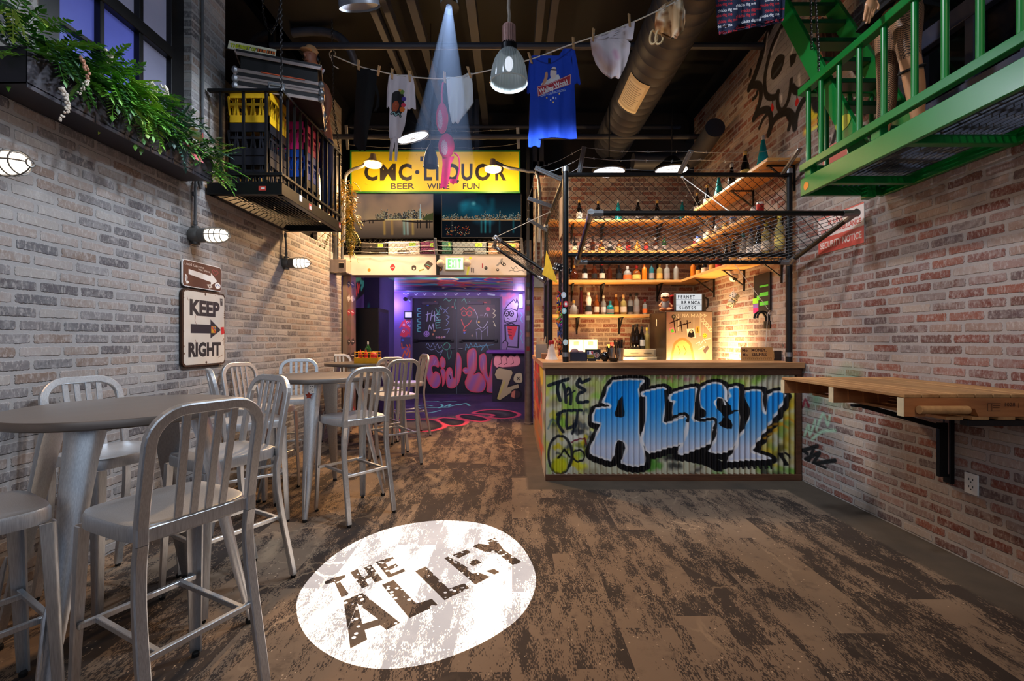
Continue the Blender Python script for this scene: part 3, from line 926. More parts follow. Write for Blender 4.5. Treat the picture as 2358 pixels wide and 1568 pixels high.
def far_art():
 """far wall of the passage either side of the doors, in photograph pixels"""
 cv = Canvas(900, 720, (112, 92, 150), 1, (880, 668, 1216, 916))
 blobs(cv, 30, [(130, 110, 170), (96, 78, 140), (140, 124, 170)], 6, 40, 21, (880, 670, 1216, 914), (.2, .5), 10)
 blobs(cv, 22, [(226, 62, 66)], 5, 16, 5, (924, 734, 956, 772), (.7, 1), 2)
 for x, y in ((930, 748), (938, 742), (947, 741), (943, 750), (929, 763), (952, 757)):
  cv.ring(x, y, 2.2, 1.2, (235, 215, 205), .7)
 cv.rect(923, 776, 950, 800, (70, 66, 92))
 cv.disc(927, 783, 3, (60, 110, 200), 2)
 for pts in ([(925, 790), (926, 802), (931, 800)], [(936, 794), (940, 800), (937, 805)], [(943, 793), (946, 802), (950, 793)]):
  cv.line(pts, 2.4, (230, 90, 50), .8)
 for pts in ([(927, 822), (932, 808), (936, 818), (941, 806)], [(946, 806), (942, 822), (950, 822)], [(944, 814), (951, 812)]):
  cv.line(pts, 3, (235, 110, 60), .8)
 cv.line([(929, 676), (935, 678), (941, 675)], 1.6, (225, 225, 240), .8)
 cv.line([(940, 690), (945, 694), (948, 690)], 2, (150, 220, 220), 1)
 for x in (958, 978, 1000, 1026, 1050, 1077, 1102):
  cv.line([(x - 3, 677), (x, 679), (x + 3, 676)], 2.2, (215, 225, 235), .8)
 cv.line([(1124, 677), (1138, 679)], 4, (205, 225, 225), 1.5)
 cv.rect(1153, 676, 1216, 916, (158, 136, 178))
 blobs(cv, 10, [(226, 120, 140), (190, 150, 190)], 5, 16, 6, (1156, 678, 1184, 706), (.4, .8), 5)
 bk = (24, 16, 34)
 cv.poly([(1163, 712), (1172, 702), (1184, 690), (1193, 700), (1192, 714), (1178, 710), (1166, 713)], (196, 180, 214), .6, 1)
 cv.line([(1162, 713), (1170, 702), (1183, 690)], 1.8, bk, .7); cv.line([(1194, 701), (1191, 715)], 1.8, bk, .7)
 cv.line([(1183, 690), (1188, 697), (1190, 688), (1194, 700)], 1.8, bk, .7)
 cv.poly([(1164, 714), (1178, 711), (1190, 715), (1192, 728), (1188, 740), (1174, 742), (1161, 738), (1160, 724)], (198, 184, 210), .3, 1, 1, 3)
 cv.line([(1164, 714), (1178, 711), (1190, 715), (1192, 728), (1188, 740), (1174, 742), (1161, 738), (1160, 724), (1164, 714)], 1.7, bk, .7)
 cv.ring(1167, 722, 4.5, 2, bk, .7, 1, 6); cv.ring(1178, 722, 4.5, 2, bk, .7, 1, 6)
 cv.disc(1167, 722, 2, bk); cv.disc(1178, 722, 2, bk)
 cv.line([(1169, 733), (1173, 735)], 1.4, bk, .6)
 cv.line([(1162, 741), (1170, 746), (1178, 744), (1186, 748)], 2, bk, .7)
 cv.line([(1163, 748), (1195, 750), (1193, 800), (1165, 798), (1163, 748)], 3.4, bk, 1)
 cv.poly([(1168, 751), (1191, 752), (1186, 768), (1180, 782), (1174, 780), (1170, 765)], (226, 56, 64), .3, 1)
 for y in (758, 764, 771):
  cv.line([(1170, y), (1178, y + 1)], 1.3, bk, .5)
 cv.poly([(1157, 790), (1163, 782), (1170, 790), (1166, 806), (1158, 802)], (150, 120, 160), .3, 1, 1, 3)
 cv.line([(1157, 790), (1163, 782), (1170, 790), (1166, 806)], 1.8, bk, .7)
 cv.line([(1199, 720), (1203, 726), (1198, 734), (1203, 742)], 2, (140, 205, 215), 1)
 cv.line([(1199, 760), (1203, 768), (1199, 776), (1204, 790)], 2, (120, 200, 200), 1)
 return cv.image('passage far wall art')
FARM = imat('passage_far_paint', far_art(), .6)
m = MB()
def far_quad(x0, y0, x1, y1):
 a, b = P(x0, y1, PY), P(x1, y0, PY)
 g = lambda x, y: ((x - 880) / 336, 1 - (y - 668) / 248)
 m.quad((a.x, PY, a.z), (b.x, PY, a.z), (b.x, PY, b.z), (a.x, PY, b.z), 0, [g(x0, y1), g(x1, y1), g(x1, y0), g(x0, y0)])
far_quad(880, 668, 946, 909)
far_quad(946, 668, 1154, 683)
far_quad(1154, 668, 1216, 909)
m.quad((-3.1, PY, 0), (P(880, 0, PY).x, PY, 0), (P(880, 0, PY).x, PY, PZ), (-3.1, PY, PZ), 0, [(0, 0), (.1, 0), (.1, 1), (0, 1)])
struct(m.build('wall_passage_far', FARM))
m = MB()
m.quad((.36, 6.95, 0), (.36, PY, 0), (.36, PY, PZ), (.36, 6.95, PZ), 0)
m.quad((.33, 6.9, 0), (.36, 6.95, 0), (.36, 6.95, PZ), (.33, 6.9, PZ), 0)
struct(m.build('wall_passage_right', PURP))
def pceil_art():
 cv = Canvas(620, 480, (44, 44, 92), 1, (-3.1, 6.7, .4, 11.2))
 r = random.Random(8)
 cols = [(220, 70, 80), (230, 190, 120), (60, 180, 150), (130, 90, 200), (24, 28, 60), (240, 220, 180), (230, 120, 70), (70, 190, 190), (20, 20, 26), (190, 200, 230), (36, 60, 140)]
 for i in range(150):
  x, y = r.uniform(-3, .4), r.uniform(7.2, 11.1)
  l = r.uniform(.2, .9)
  cv.line([(x - l, y + r.uniform(-.15, .15)), (x, y + r.uniform(-.2, .2)), (x + l, y + r.uniform(-.2, .2))], r.uniform(.06, .28), r.choice(cols), .08, r.uniform(.6, 1), 4)
 for i in range(16):
  x, y = r.uniform(-1.4, .2), r.uniform(8, 10.6)
  cv.ring(x, y, r.uniform(.12, .3), .06, r.choice([(240, 210, 150), (230, 70, 80), (20, 20, 24)]), .04)
 cv.rect(.02, 8.0, .4, 9.4, (226, 150, 150)); cv.rect(.02, 9.8, .4, 10.8, (236, 190, 180))
 for i in range(6):
  cv.line([(.02, 8.05 + i * .5), (.4, 8.05 + i * .5)], .03, (240, 225, 220), .02)
 return cv.image('passage ceiling art')
m = MB()
m.quad((-3.1, 6.95, PZ), (-3.1, 11.2, PZ), (.4, 11.2, PZ), (.4, 6.95, PZ), 0, [(0, 1 - (6.95 - 6.7) / 4.5), (0, 0), (1, 0), (1, 1 - (6.95 - 6.7) / 4.5)])
struct(m.build('ceiling_passage', imat('passage_ceiling_paint', pceil_art(), .5)))
def door_art():
 """both leaves in photograph pixels 946..1154 x 683..909"""
 cv = Canvas(1000, 1080, (22, 20, 34), 1, (946, 683, 1154, 909))
 g1 = (10, 10, 16)
 cv.rect(980, 702, 1043, 784, g1); cv.rect(1068, 702, 1140, 784, g1)
 cv.rect(1078, 702, 1140, 732, (96, 66, 72), .6)
 mint, wh, rd = (96, 196, 170), (168, 172, 196), (226, 72, 66)
 r = random.Random(3)
 for ch, y in zip('SUGUE', (714, 726, 738, 750, 760)):
  cv.line([(970, y - 4), (963, y - 3), (963, y + 3), (970, y + 4)], 1.6, mint, .7)
 for pts in ([(982, 725), (992, 722)], [(986, 718), (984, 740)], [(992, 738), (996, 716)], [(996, 728), (1001, 726)], [(1002, 740), (1001, 718)], [(1003, 728), (1010, 720)], [(1004, 728), (1011, 738)], [(987, 762), (990, 748), (994, 758), (998, 746), (1000, 762)]):
  cv.line(pts, 2.0, wh, .8)
 for y in (730, 748):
  for pts in ([(1014, y - 6), (1004, y - 5), (1005, y + 8), (1015, y + 7)], [(1005, y + 1), (1013, y)]):
   cv.line(pts, 1.8, mint, .7)
 cv.line([(1004, 710), (1010, 724), (1015, 706)], 2, (60, 150, 120), .8)
 for pts in ([(1020, 710), (1032, 722)], [(1033, 708), (1021, 722)], [(1028, 726), (1036, 730), (1028, 736), (1034, 742), (1028, 750)], [(1022, 760), (1036, 757), (1030, 768)], [(1012, 708), (1018, 714), (1016, 704)]):
  cv.line(pts, 1.5, (120, 140, 180), .7)
 cv.disc(983, 769, 7, (150, 120, 180), .8)
 cv.disc(981, 767, 1, (30, 24, 40)); cv.disc(986, 767, 1, (30, 24, 40)); cv.line([(979, 771), (983, 774), (988, 771)], 1.1, (30, 24, 40), .5, 1, 3)
 for x, y, c in ((998, 770, (190, 120, 80)), (1006, 777, (150, 120, 130)), (1012, 777, (170, 110, 130)), (1018, 777, (180, 130, 110)), (1024, 776, (160, 140, 160)), (1001, 762, (190, 130, 70)), (986, 703, (60, 90, 180)), (1003, 696, (200, 90, 80)), (1043, 707, (190, 100, 90)), (1103, 742, (225, 180, 70)), (1070, 766, (80, 110, 200)), (1088, 773, (140, 110, 90))):
  cv.disc(x, y, 2.6, c, .9)
 for pts in ([(1062, 714), (1068, 708), (1074, 714), (1082, 707), (1092, 716)], [(1063, 736), (1070, 752), (1080, 746), (1086, 738)], [(1071, 753), (1068, 762), (1074, 760)]):
  cv.line(pts, 2.4, rd, .9, 1, 3)
 cv.ring(1069, 722, 5.5, 2.2, rd); cv.ring(1081, 722, 5.5, 2.2, rd)
 cv.disc(1124, 712, 5, (226, 72, 90), 1)
 for pts in ([(1092, 712), (1100, 730), (1098, 744), (1112, 756), (1124, 740)], [(1106, 726), (1112, 726)], [(1116, 728), (1120, 721), (1124, 729)]):
  cv.line(pts, 1.3, (200, 200, 215), .7, 1, 3)
 for pts in ([(1096, 760), (1104, 756), (1110, 764), (1124, 752), (1122, 774)], [(1097, 764), (1099, 782)], [(1108, 760), (1109, 784)]):
  cv.line(pts, 1.4, (150, 150, 180), .7)
 for pts in ([(1135, 712), (1141, 716), (1135, 722), (1142, 726), (1136, 732)], [(1136, 740), (1142, 752), (1137, 748)]):
  cv.line(pts, 1.8, (205, 205, 150), .7)
 for pts in ([(1022, 692), (1028, 688), (1034, 694), (1040, 690)], [(1064, 694), (1070, 688), (1074, 698), (1082, 694)], [(1050, 690), (1047, 700), (1050, 712)]):
  cv.line(pts, 1.6, (90, 180, 150), .8, 1, 3)
 cv.rect(1100, 692, 1131, 700, (70, 24, 36)); cv.line([(1112, 696), (1120, 697)], 2, rd)
 cv.line([(960, 783.5), (1048, 783.5)], 2.4, (8, 8, 10), .6); cv.line([(1060, 783.5), (1150, 783.5)], 2.4, (8, 8, 10), .6)
 for pts in ([(982, 796), (986, 790), (992, 800), (998, 790), (1002, 800), (1008, 792), (1012, 802), (1018, 796)], [(1004, 806), (1012, 812), (1020, 806), (1014, 818)], [(984, 800), (994, 806), (1004, 802)]):
  cv.line(pts, 1.3, (130, 150, 180), .6, 1, 3)
 cv.line([(1026, 790), (1020, 800), (1030, 806), (1037, 796), (1030, 789), (1024, 793)], 1.5, (70, 170, 130), .7, 1, 3)
 cv.line([(1030, 806), (1034, 828), (1040, 812), (1036, 800)], 1.3, (60, 150, 120), .7, 1, 3)
 for pts in ([(1072, 806), (1074, 792), (1080, 802), (1084, 790), (1090, 802), (1096, 790), (1100, 800)], [(1104, 794), (1112, 800), (1108, 808), (1120, 792), (1126, 806)], [(1074, 800), (1100, 798), (1136, 794)]):
  cv.line(pts, 1.6, (80, 150, 170), .8)
 pink = (214, 92, 116)
 def lav(x, y):
  t = np.clip((np.sin(x * .23 + y * .11) * .5 + .5) * .75, 0, 1)[..., None]
  return np.array((210, 100, 120)) * (1 - t) + np.array((140, 100, 176)) * t
 def bub(pts, cu=4):
  cv.poly(pts, (8, 6, 12), 3.4, 1, 1, cu)
 letters = [
  [(1003, 843), (1010, 846), (1012, 838), (1006, 822), (995, 818), (985, 826), (981, 850), (986, 878), (998, 893), (1009, 891), (1016, 878), (1013, 862), (1004, 855), (999, 860), (996, 854), (996, 844)],
  [(1015, 825), (1020, 822), (1026, 830), (1025, 845), (1017, 847), (1013, 836)],
  [(1015, 852), (1022, 849), (1027, 858), (1026, 876), (1020, 890), (1019, 872)],
  [(1028, 856), (1034, 846), (1041, 850), (1044, 868), (1048, 866), (1052, 816), (1058, 815), (1063, 830), (1062, 862), (1055, 885), (1042, 894), (1031, 890), (1028, 874)],
  [(1066, 852), (1072, 846), (1080, 850), (1080, 858), (1072, 861)],
  [(1077, 862), (1076, 815), (1084, 804), (1093, 803), (1098, 815), (1097, 850), (1091, 862), (1104, 858), (1114, 868), (1119, 885), (1112, 901), (1092, 903), (1077, 896), (1071, 880)],
  [(1104, 822), (1110, 815), (1118, 816), (1121, 832), (1122, 858), (1126, 868), (1130, 846), (1134, 826), (1142, 838), (1148, 876), (1146, 901), (1122, 902), (1122, 884), (1112, 862), (1105, 848)]]
 for l in letters:
  bub(l)
 for l in letters:
  cv.poly(l, (226, 70, 92), .6, 1, 1, 4)
 for l in letters:
  cv.poly(l, lav, -1.8, 2.0, 1, 4)
 for pts in ([(1041, 856), (1037, 866), (1034, 874)], [(1003, 830), (999, 840)], [(1068, 854), (1074, 853)], [(1091, 812), (1090, 850)], [(1112, 826), (1114, 850)]):
  cv.line(pts, 1.2, (236, 190, 200), 1.5, .5)
 cv.line([(1036, 864), (1038, 872)], 2, (10, 8, 14), .8)
 cv.line([(946, 908), (1154, 908)], 2, (130, 120, 130), .6)
 return cv.image('double door paint')
DOORM = imat('door_paint', door_art(), .45)
DOORF = mat('door_frame_paint', (92, 78, 116), .5)
for n_, (x0, x1) in (('door_1', (950, 1051.5)), ('door_2', (1052.5, 1151))):
 a, b = P(x0, 908, PY + .05), P(x1, 687, PY + .05)
 m = MB()
 y0, y1 = PY - .0, PY + .05
 g = lambda x, y: ((x - 946) / 208, 1 - (y - 683) / 226)
 m.bb(a.x, b.x, y0 + .004, y1, max(.005, a.z), b.z, 1)
 m.quad((a.x, y0, max(.005, a.z)), (b.x, y0, max(.005, a.z)), (b.x, y0, b.z), (a.x, y0, b.z), 0, [g(x0, 908), g(x1, 908), g(x1, 687), g(x0, 687)])
 d_ = struct(m.build(n_, [DOORM, DOORF]))
 h_ = MB()
 zc = H - 1.6 * PY / F
 h_.tube([(a.x + .12, PY - .07, zc), (b.x - .12, PY - .07, zc)], .022, 8)
 h_.bb(a.x + .06, a.x + .16, PY - .08, PY - .001, zc - .035, zc + .035)
 h_.bb(b.x - .16, b.x - .06, PY - .08, PY - .001, zc - .035, zc + .035)
 h_.build('crash_bar', BLACK_METAL, d_)
 h_ = MB()
 sx = b.x - .05 if n_ == 'door_1' else a.x + .05
 h_.tube([(sx, PY, zc - .2), (sx, PY - .05, zc - .2), (sx + (-.1 if n_ == 'door_1' else .1), PY - .055, zc - .2)], .01, 6)
 h_.build('door_handle', GALV, d_)
 h_ = MB(); h_.bb(a.x + .25, a.x + .65, PY - .06, PY - .001, b.z - .16, b.z - .09)
 h_.build('door_closer', mat('door_closer_grey', (70, 64, 74), .5, .4), d_)
m = MB()
for x0, x1, y0, y1 in ((945, 950, 683, 909), (1151, 1156, 683, 909), (950, 1151, 682, 687)):
 a, b = P(x0, y1, PY - .015), P(x1, y0, PY - .015)
 m.bb(a.x, b.x, PY - .02, PY + .06, max(0.0, a.z), b.z)
struct(m.build('trim_door_frame', DOORF, bevel=.004))
# bar stools and tables (brushed aluminium)
def stool_proto():
 t = thing('bar_stool', '', 'bar stool')
 seat = MB()
 n = 14
 hw, hd = .198, .20
 def outline(k, e=0.0):
  pts = []
  for i in range(k):
   a = 2 * PI * i / k
   c, s_ = math.cos(a), math.sin(a)
   p = 5.0
   r = (abs(c) ** p + abs(s_) ** p) ** (-1 / p)
   x, y = c * r * (hw - e), s_ * r * (hd - e)
   x *= 1.0 + .04 * (y / hd)
   pts.append((x, y))
  return pts
 K = 40
 rings = [(0.0, .700), (0.0, .742), (.004, .7515), (.012, .7535), (.05, .748), (.10, .742), (.16, .741)]
 vs, fs = [], []
 for e, z in rings:
  for x, y in outline(K, e):
   dz = .006 * (y / hd) if e > .03 else 0
   vs.append((x, y, z + dz))
 for i in range(len(rings) - 1):
  for j in range(K):
   a, b = i * K + j, i * K + (j + 1) % K
   fs.append((a, b, b + K, a + K))
 fs.append(tuple((len(rings) - 1) * K + j for j in range(K)))
 fs.append(tuple(range(K - 1, -1, -1)))
 seat.add(vs, fs, 0, True)
 seat.build('seat', ALU, t, sharp=50)
 prof = chamfer(.036, .026, .004)
 ax = .175
 def back_y(z):
  return -.195 - .075 * max(0, (z - .74) / .40) ** 1.2
 zt, rr = 1.118, .10
 arc = []
 for z in np.linspace(.70, zt - rr, 7):
  arc.append((-ax, back_y(z), z))
 for a in np.linspace(0, PI / 2, 8)[1:]:
  z = zt - rr + rr * math.sin(a)
  arc.append((-ax + rr * (1 - math.cos(a)), back_y(z), z))
 full = arc + [(-x, y, z) for x, y, z in reversed(arc)]
 m = MB()
 m.sweep(full, prof, Vector((0, -1, -.19)), 0)
 m.build('back_frame', ALU, t)
 for sx in (-1, 1):
  pts = [(sx * (ax + .012), -.275, .018), (sx * (ax + .009), -.25, .16), (sx * (ax + .006), -.215, .34), (sx * (ax + .003), -.19, .5), (sx * ax, -.184, .62), (sx * ax, -.195, .70)]
  cp = curve3(pts, 4)
  m = MB(); m.sweep(cp, prof, [Vector((0, -1, 0))] * len(cp), 0)
  lg = m.build('leg', ALU, t)
  m = MB(); m.lathe([(.012, 0), (.014, .004), (.014, .016), (.010, .02)], 12, Matrix.Translation((sx * (ax + .012), -.275, 0)))
  m.build('foot_cap', RUBBER, lg)
 for sx in (-1, 1):
  a, b = Vector((sx * .178, .172, .70)), Vector((sx * .198, .20, .018))
  w0, w1 = .048, .032
  def sec(w):
   o = [(w / 2, -w / 2)]
   o = []
   rad = w * .35
   for i in range(5):
    q = PI / 2 * i / 4
    o.append((w / 2 - rad + rad * math.cos(q), w / 2 - rad + rad * math.sin(q)))
   o += [(-w / 2, w / 2), (-w / 2, w / 2 - .006), (w / 2 - .006, w / 2 - .006), (w / 2 - .006, -w / 2), (w / 2, -w / 2)]
   return o
  vs = [(p.x + sx * u, p.y + v, p.z) for p, w in ((a, w0), (b, w1)) for u, v in sec(w)]
  k = len(sec(1))
  fs = [((i + 1) % k, i, k + i, k + (i + 1) % k) if sx > 0 else (i, (i + 1) % k, k + (i + 1) % k, k + i) for i in range(k)]
  fs.append(tuple(range(k))); fs.append(tuple(range(2 * k - 1, k - 1, -1)))
  m = MB(); m.add(vs, fs, 0, True)
  lg = m.build('leg', ALU, t, sharp=40)
  m = MB(); m.lathe([(.012, 0), (.014, .004), (.014, .016), (.010, .02)], 12, Matrix.Translation((b.x, b.y, 0)))
  m.build('foot_cap', RUBBER, lg)
 for x in (-.078, -.026, .026, .078):
  m = MB()
  a, b = Vector((x * .92, back_y(.755) + .0, .752)), Vector((x, back_y(zt - .012), zt - .012))
  m.bar(a, b, .026, .010, (0, 1, .19))
  m.build('slat', ALU, t, bevel=.002)
 m = MB(); m.bar((-ax, -.192, .725), (ax, -.192, .725), .018, .045)
 m.build('rear_rail', ALU, t, bevel=.003)
 zs = .345
 yf, yr = .188, -.213
 for a, b in (((-.19, yf, zs), (.19, yf, zs)), ((-.19, yr, zs), (.19, yr, zs)), ((-.135, yf, zs), (-.135, yr, zs)), ((.135, yf, zs), (.135, yr, zs))):
  m = MB(); m.bar(a, b, .018, .020)
  m.build('stretcher', ALU, t, bevel=.002)
 return t
def table_proto():
 t = thing('bar_table', '', 'bar table')
 m = MB()
 m.lathe([(0, 1.000), (.36, 1.000), (.425, 1.004), (.432, 1.010), (.434, 1.034), (.430, 1.040), (.0, 1.0402)], 72)
 m.build('table_top', mat('table_top_grey', (112, 106, 102), .34, .45, .08, 6), t, sharp=40)
 for k in range(4):
  a = PI / 2 * k
  d, p = Vector((math.cos(a), math.sin(a), 0)), Vector((-math.sin(a), math.cos(a), 0))
  vs, fs = [], []
  N = 14
  for q, (r_, z, w) in enumerate(((.265, 1.0, .145), (.30, .88, .122), (.37, .55, .090), (.44, .25, .068), (.497, .02, .038))):
   for i in range(N):
    if i < 9:
     b = -PI / 2 + PI * i / 8
     u, v = math.sin(b) * w / 2, math.cos(b) * w * .34
    else:
     f = (i - 8) / (N - 8)
     u, v = (1 - 2 * f) * w / 2, -.004
    vs.append(d * (r_ + v) + p * u + Vector((0, 0, z)))
  for q in range(4):
   for i in range(N):
    fs.append((q * N + i, q * N + (i + 1) % N, (q + 1) * N + (i + 1) % N, (q + 1) * N + i))
  fs.append(tuple(range(N))); fs.append(tuple(range(5 * N - 1, 4 * N - 1, -1)))
  m = MB(); m.add(vs, fs, 0, True)
  lg = m.build('leg', ALU, t, sharp=50)
  m = MB()
  m.tube([d * .466 + Vector((0, 0, .40)), d * .475 + Vector((0, 0, .36)), d * .512 + Vector((0, 0, .12)), d * .515 + Vector((0, 0, .09))], [.004, .009, .007, .003], 8)
  m.build('pressed_rib', ALU, lg)
  m = MB(); m.lathe([(.014, 0), (.018, .004), (.018, .02), (.014, .024)], 12, Matrix.Translation(d * .497))
  m.build('foot_cap', RUBBER, lg)
 return t
def heading(hx, hy):
 return math.atan2(hy, hx) - PI / 2
S0 = stool_proto()
T0 = table_proto()
TG, SG = 'round metal bar tables along the left wall', 'aluminium bar stools at the round tables'
tables = [((-1.73, 2.06), math.atan2(.5, -.17) - .13, 'large round grey metal bar table nearest the camera, under the keep right sign'),
          ((-1.60, 3.83), math.atan2(-.51, .083), 'round metal bar table with two stickers on its front leg'),
          ((-1.99, 5.95), 0.0, 'farthest round bar table, with the yellow condiment caddy on it')]
for i, (c, a, lab) in enumerate(tables):
 o = T0 if i == 0 else copy_tree(T0)
 o.location = (c[0], c[1], 0); o.rotation_euler = (0, 0, a); o['label'] = lab; o['group'] = TG
stools = [  # x, y, heading, label
 ((-1.25, 1.66), (-.893, .45), 'large foreground aluminium bar stool with its slatted back to the camera'),
 ((-1.875, 1.54), (.5, .86), 'bar stool cut off by the left edge, only seat corner and legs showing'),
 ((-2.13, 2.44), (.955, -.295), 'bar stool between the nearest table and the left wall, left of the keep right sign'),
 ((-1.535, 2.425), (-.5, -.866), 'bar stool right behind the foreground stool, facing the nearest table'),
 ((-1.935, 3.385), (.78, .62), 'bar stool seen edge-on below the keep right sign, facing the stickered table'),
 ((-2.185, 3.995), (.97, -.25), 'bar stool backed against the left wall beside the stickered table'),
 ((-2.20, 4.66), (.36, -.93), 'dark bar stool behind the stickered table, its back above the tabletop'),
 ((-1.245, 3.57), (-.748, .663), 'silver bar stool in front of the stickered table, back to the camera'),
 ((-2.33, 6.28), (.6, -.8), 'bar stool in the far corner behind the yellow caddy'),
 ((-1.56, 5.52), (-.62, .78), 'bar stool facing the caddy table, partly hidden by the next stool to its right'),
 ((-1.29, 4.98), (-.62, .78), 'bar stool with its back to the camera, nearest stool of the caddy table'),
 ((-1.47, 6.36), (-.86, -.51), 'warm lit bar stool farthest right, next to the passage mouth'),
]
for i, (c, h, lab) in enumerate(stools):
 o = S0 if i == 0 else copy_tree(S0)
 o.location = (c[0], c[1], 0); o.rotation_euler = (0, 0, heading(*h)); o['label'] = lab; o['group'] = SG
cv = Canvas(60, 90, (236, 236, 236), 1)
cv.poly([(10, 14), (26, 20), (26, 26), (12, 22)], (16, 16, 16)); cv.poly([(50, 14), (34, 20), (34, 26), (48, 22)], (16, 16, 16))
cv.line([(18, 40), (30, 44), (42, 40)], 3, (20, 20, 20)); cv.line([(12, 58), (20, 54)], 5, (20, 20, 20)); cv.disc(42, 66, 9, (60, 60, 60)); cv.disc(42, 66, 5, (236, 236, 236))
m = MB()
lx, ly = -1.60 + .083 / .517 * .355, 3.83 - .51 / .517 * .355
def leg_sticker(x, y, w, h, mt, lab):
 p = P(x, y, 3.455)
 m = MB(); m.prism([(-w / 2, -h / 2), (w / 2, -h / 2), (w / 2, h / 2), (-w / 2, h / 2)], 0, .0012, Matrix.Translation(p) @ Matrix.Rotation(PI / 2, 4, 'X'), 0, (-w / 2, -h / 2, w / 2, h / 2))
 return m
STK = thing('leg_sticker', 'white sticker with black marks on the bar table leg', 'sticker', P(717, 895, 3.43))
m = MB(); m.prism([(-.021, -.033), (.021, -.033), (.021, .033), (-.021, .033)], -.001, .001, Matrix.Rotation(PI / 2, 4, 'X'), 0, (-.021, -.033, .021, .033))
m.build('sticker_face', imat('leg_sticker_print', cv.image('leg sticker'), .5), STK)
m = MB()
st = []
for i in range(10):
 a = PI / 2 + PI * i / 5
 q = .028 if i % 2 == 0 else .016
 st.append((q * math.cos(a), q * math.sin(a)))
m.prism(st, -.001, .001, Matrix.Rotation(PI / 2, 4, 'X'))
o = m.build('star_sticker', mat('rust_sticker', (140, 50, 34), .5)); o.location = P(711, 911, 3.425)
tag(o, 'rust red jagged sticker on the bar table leg', 'sticker')
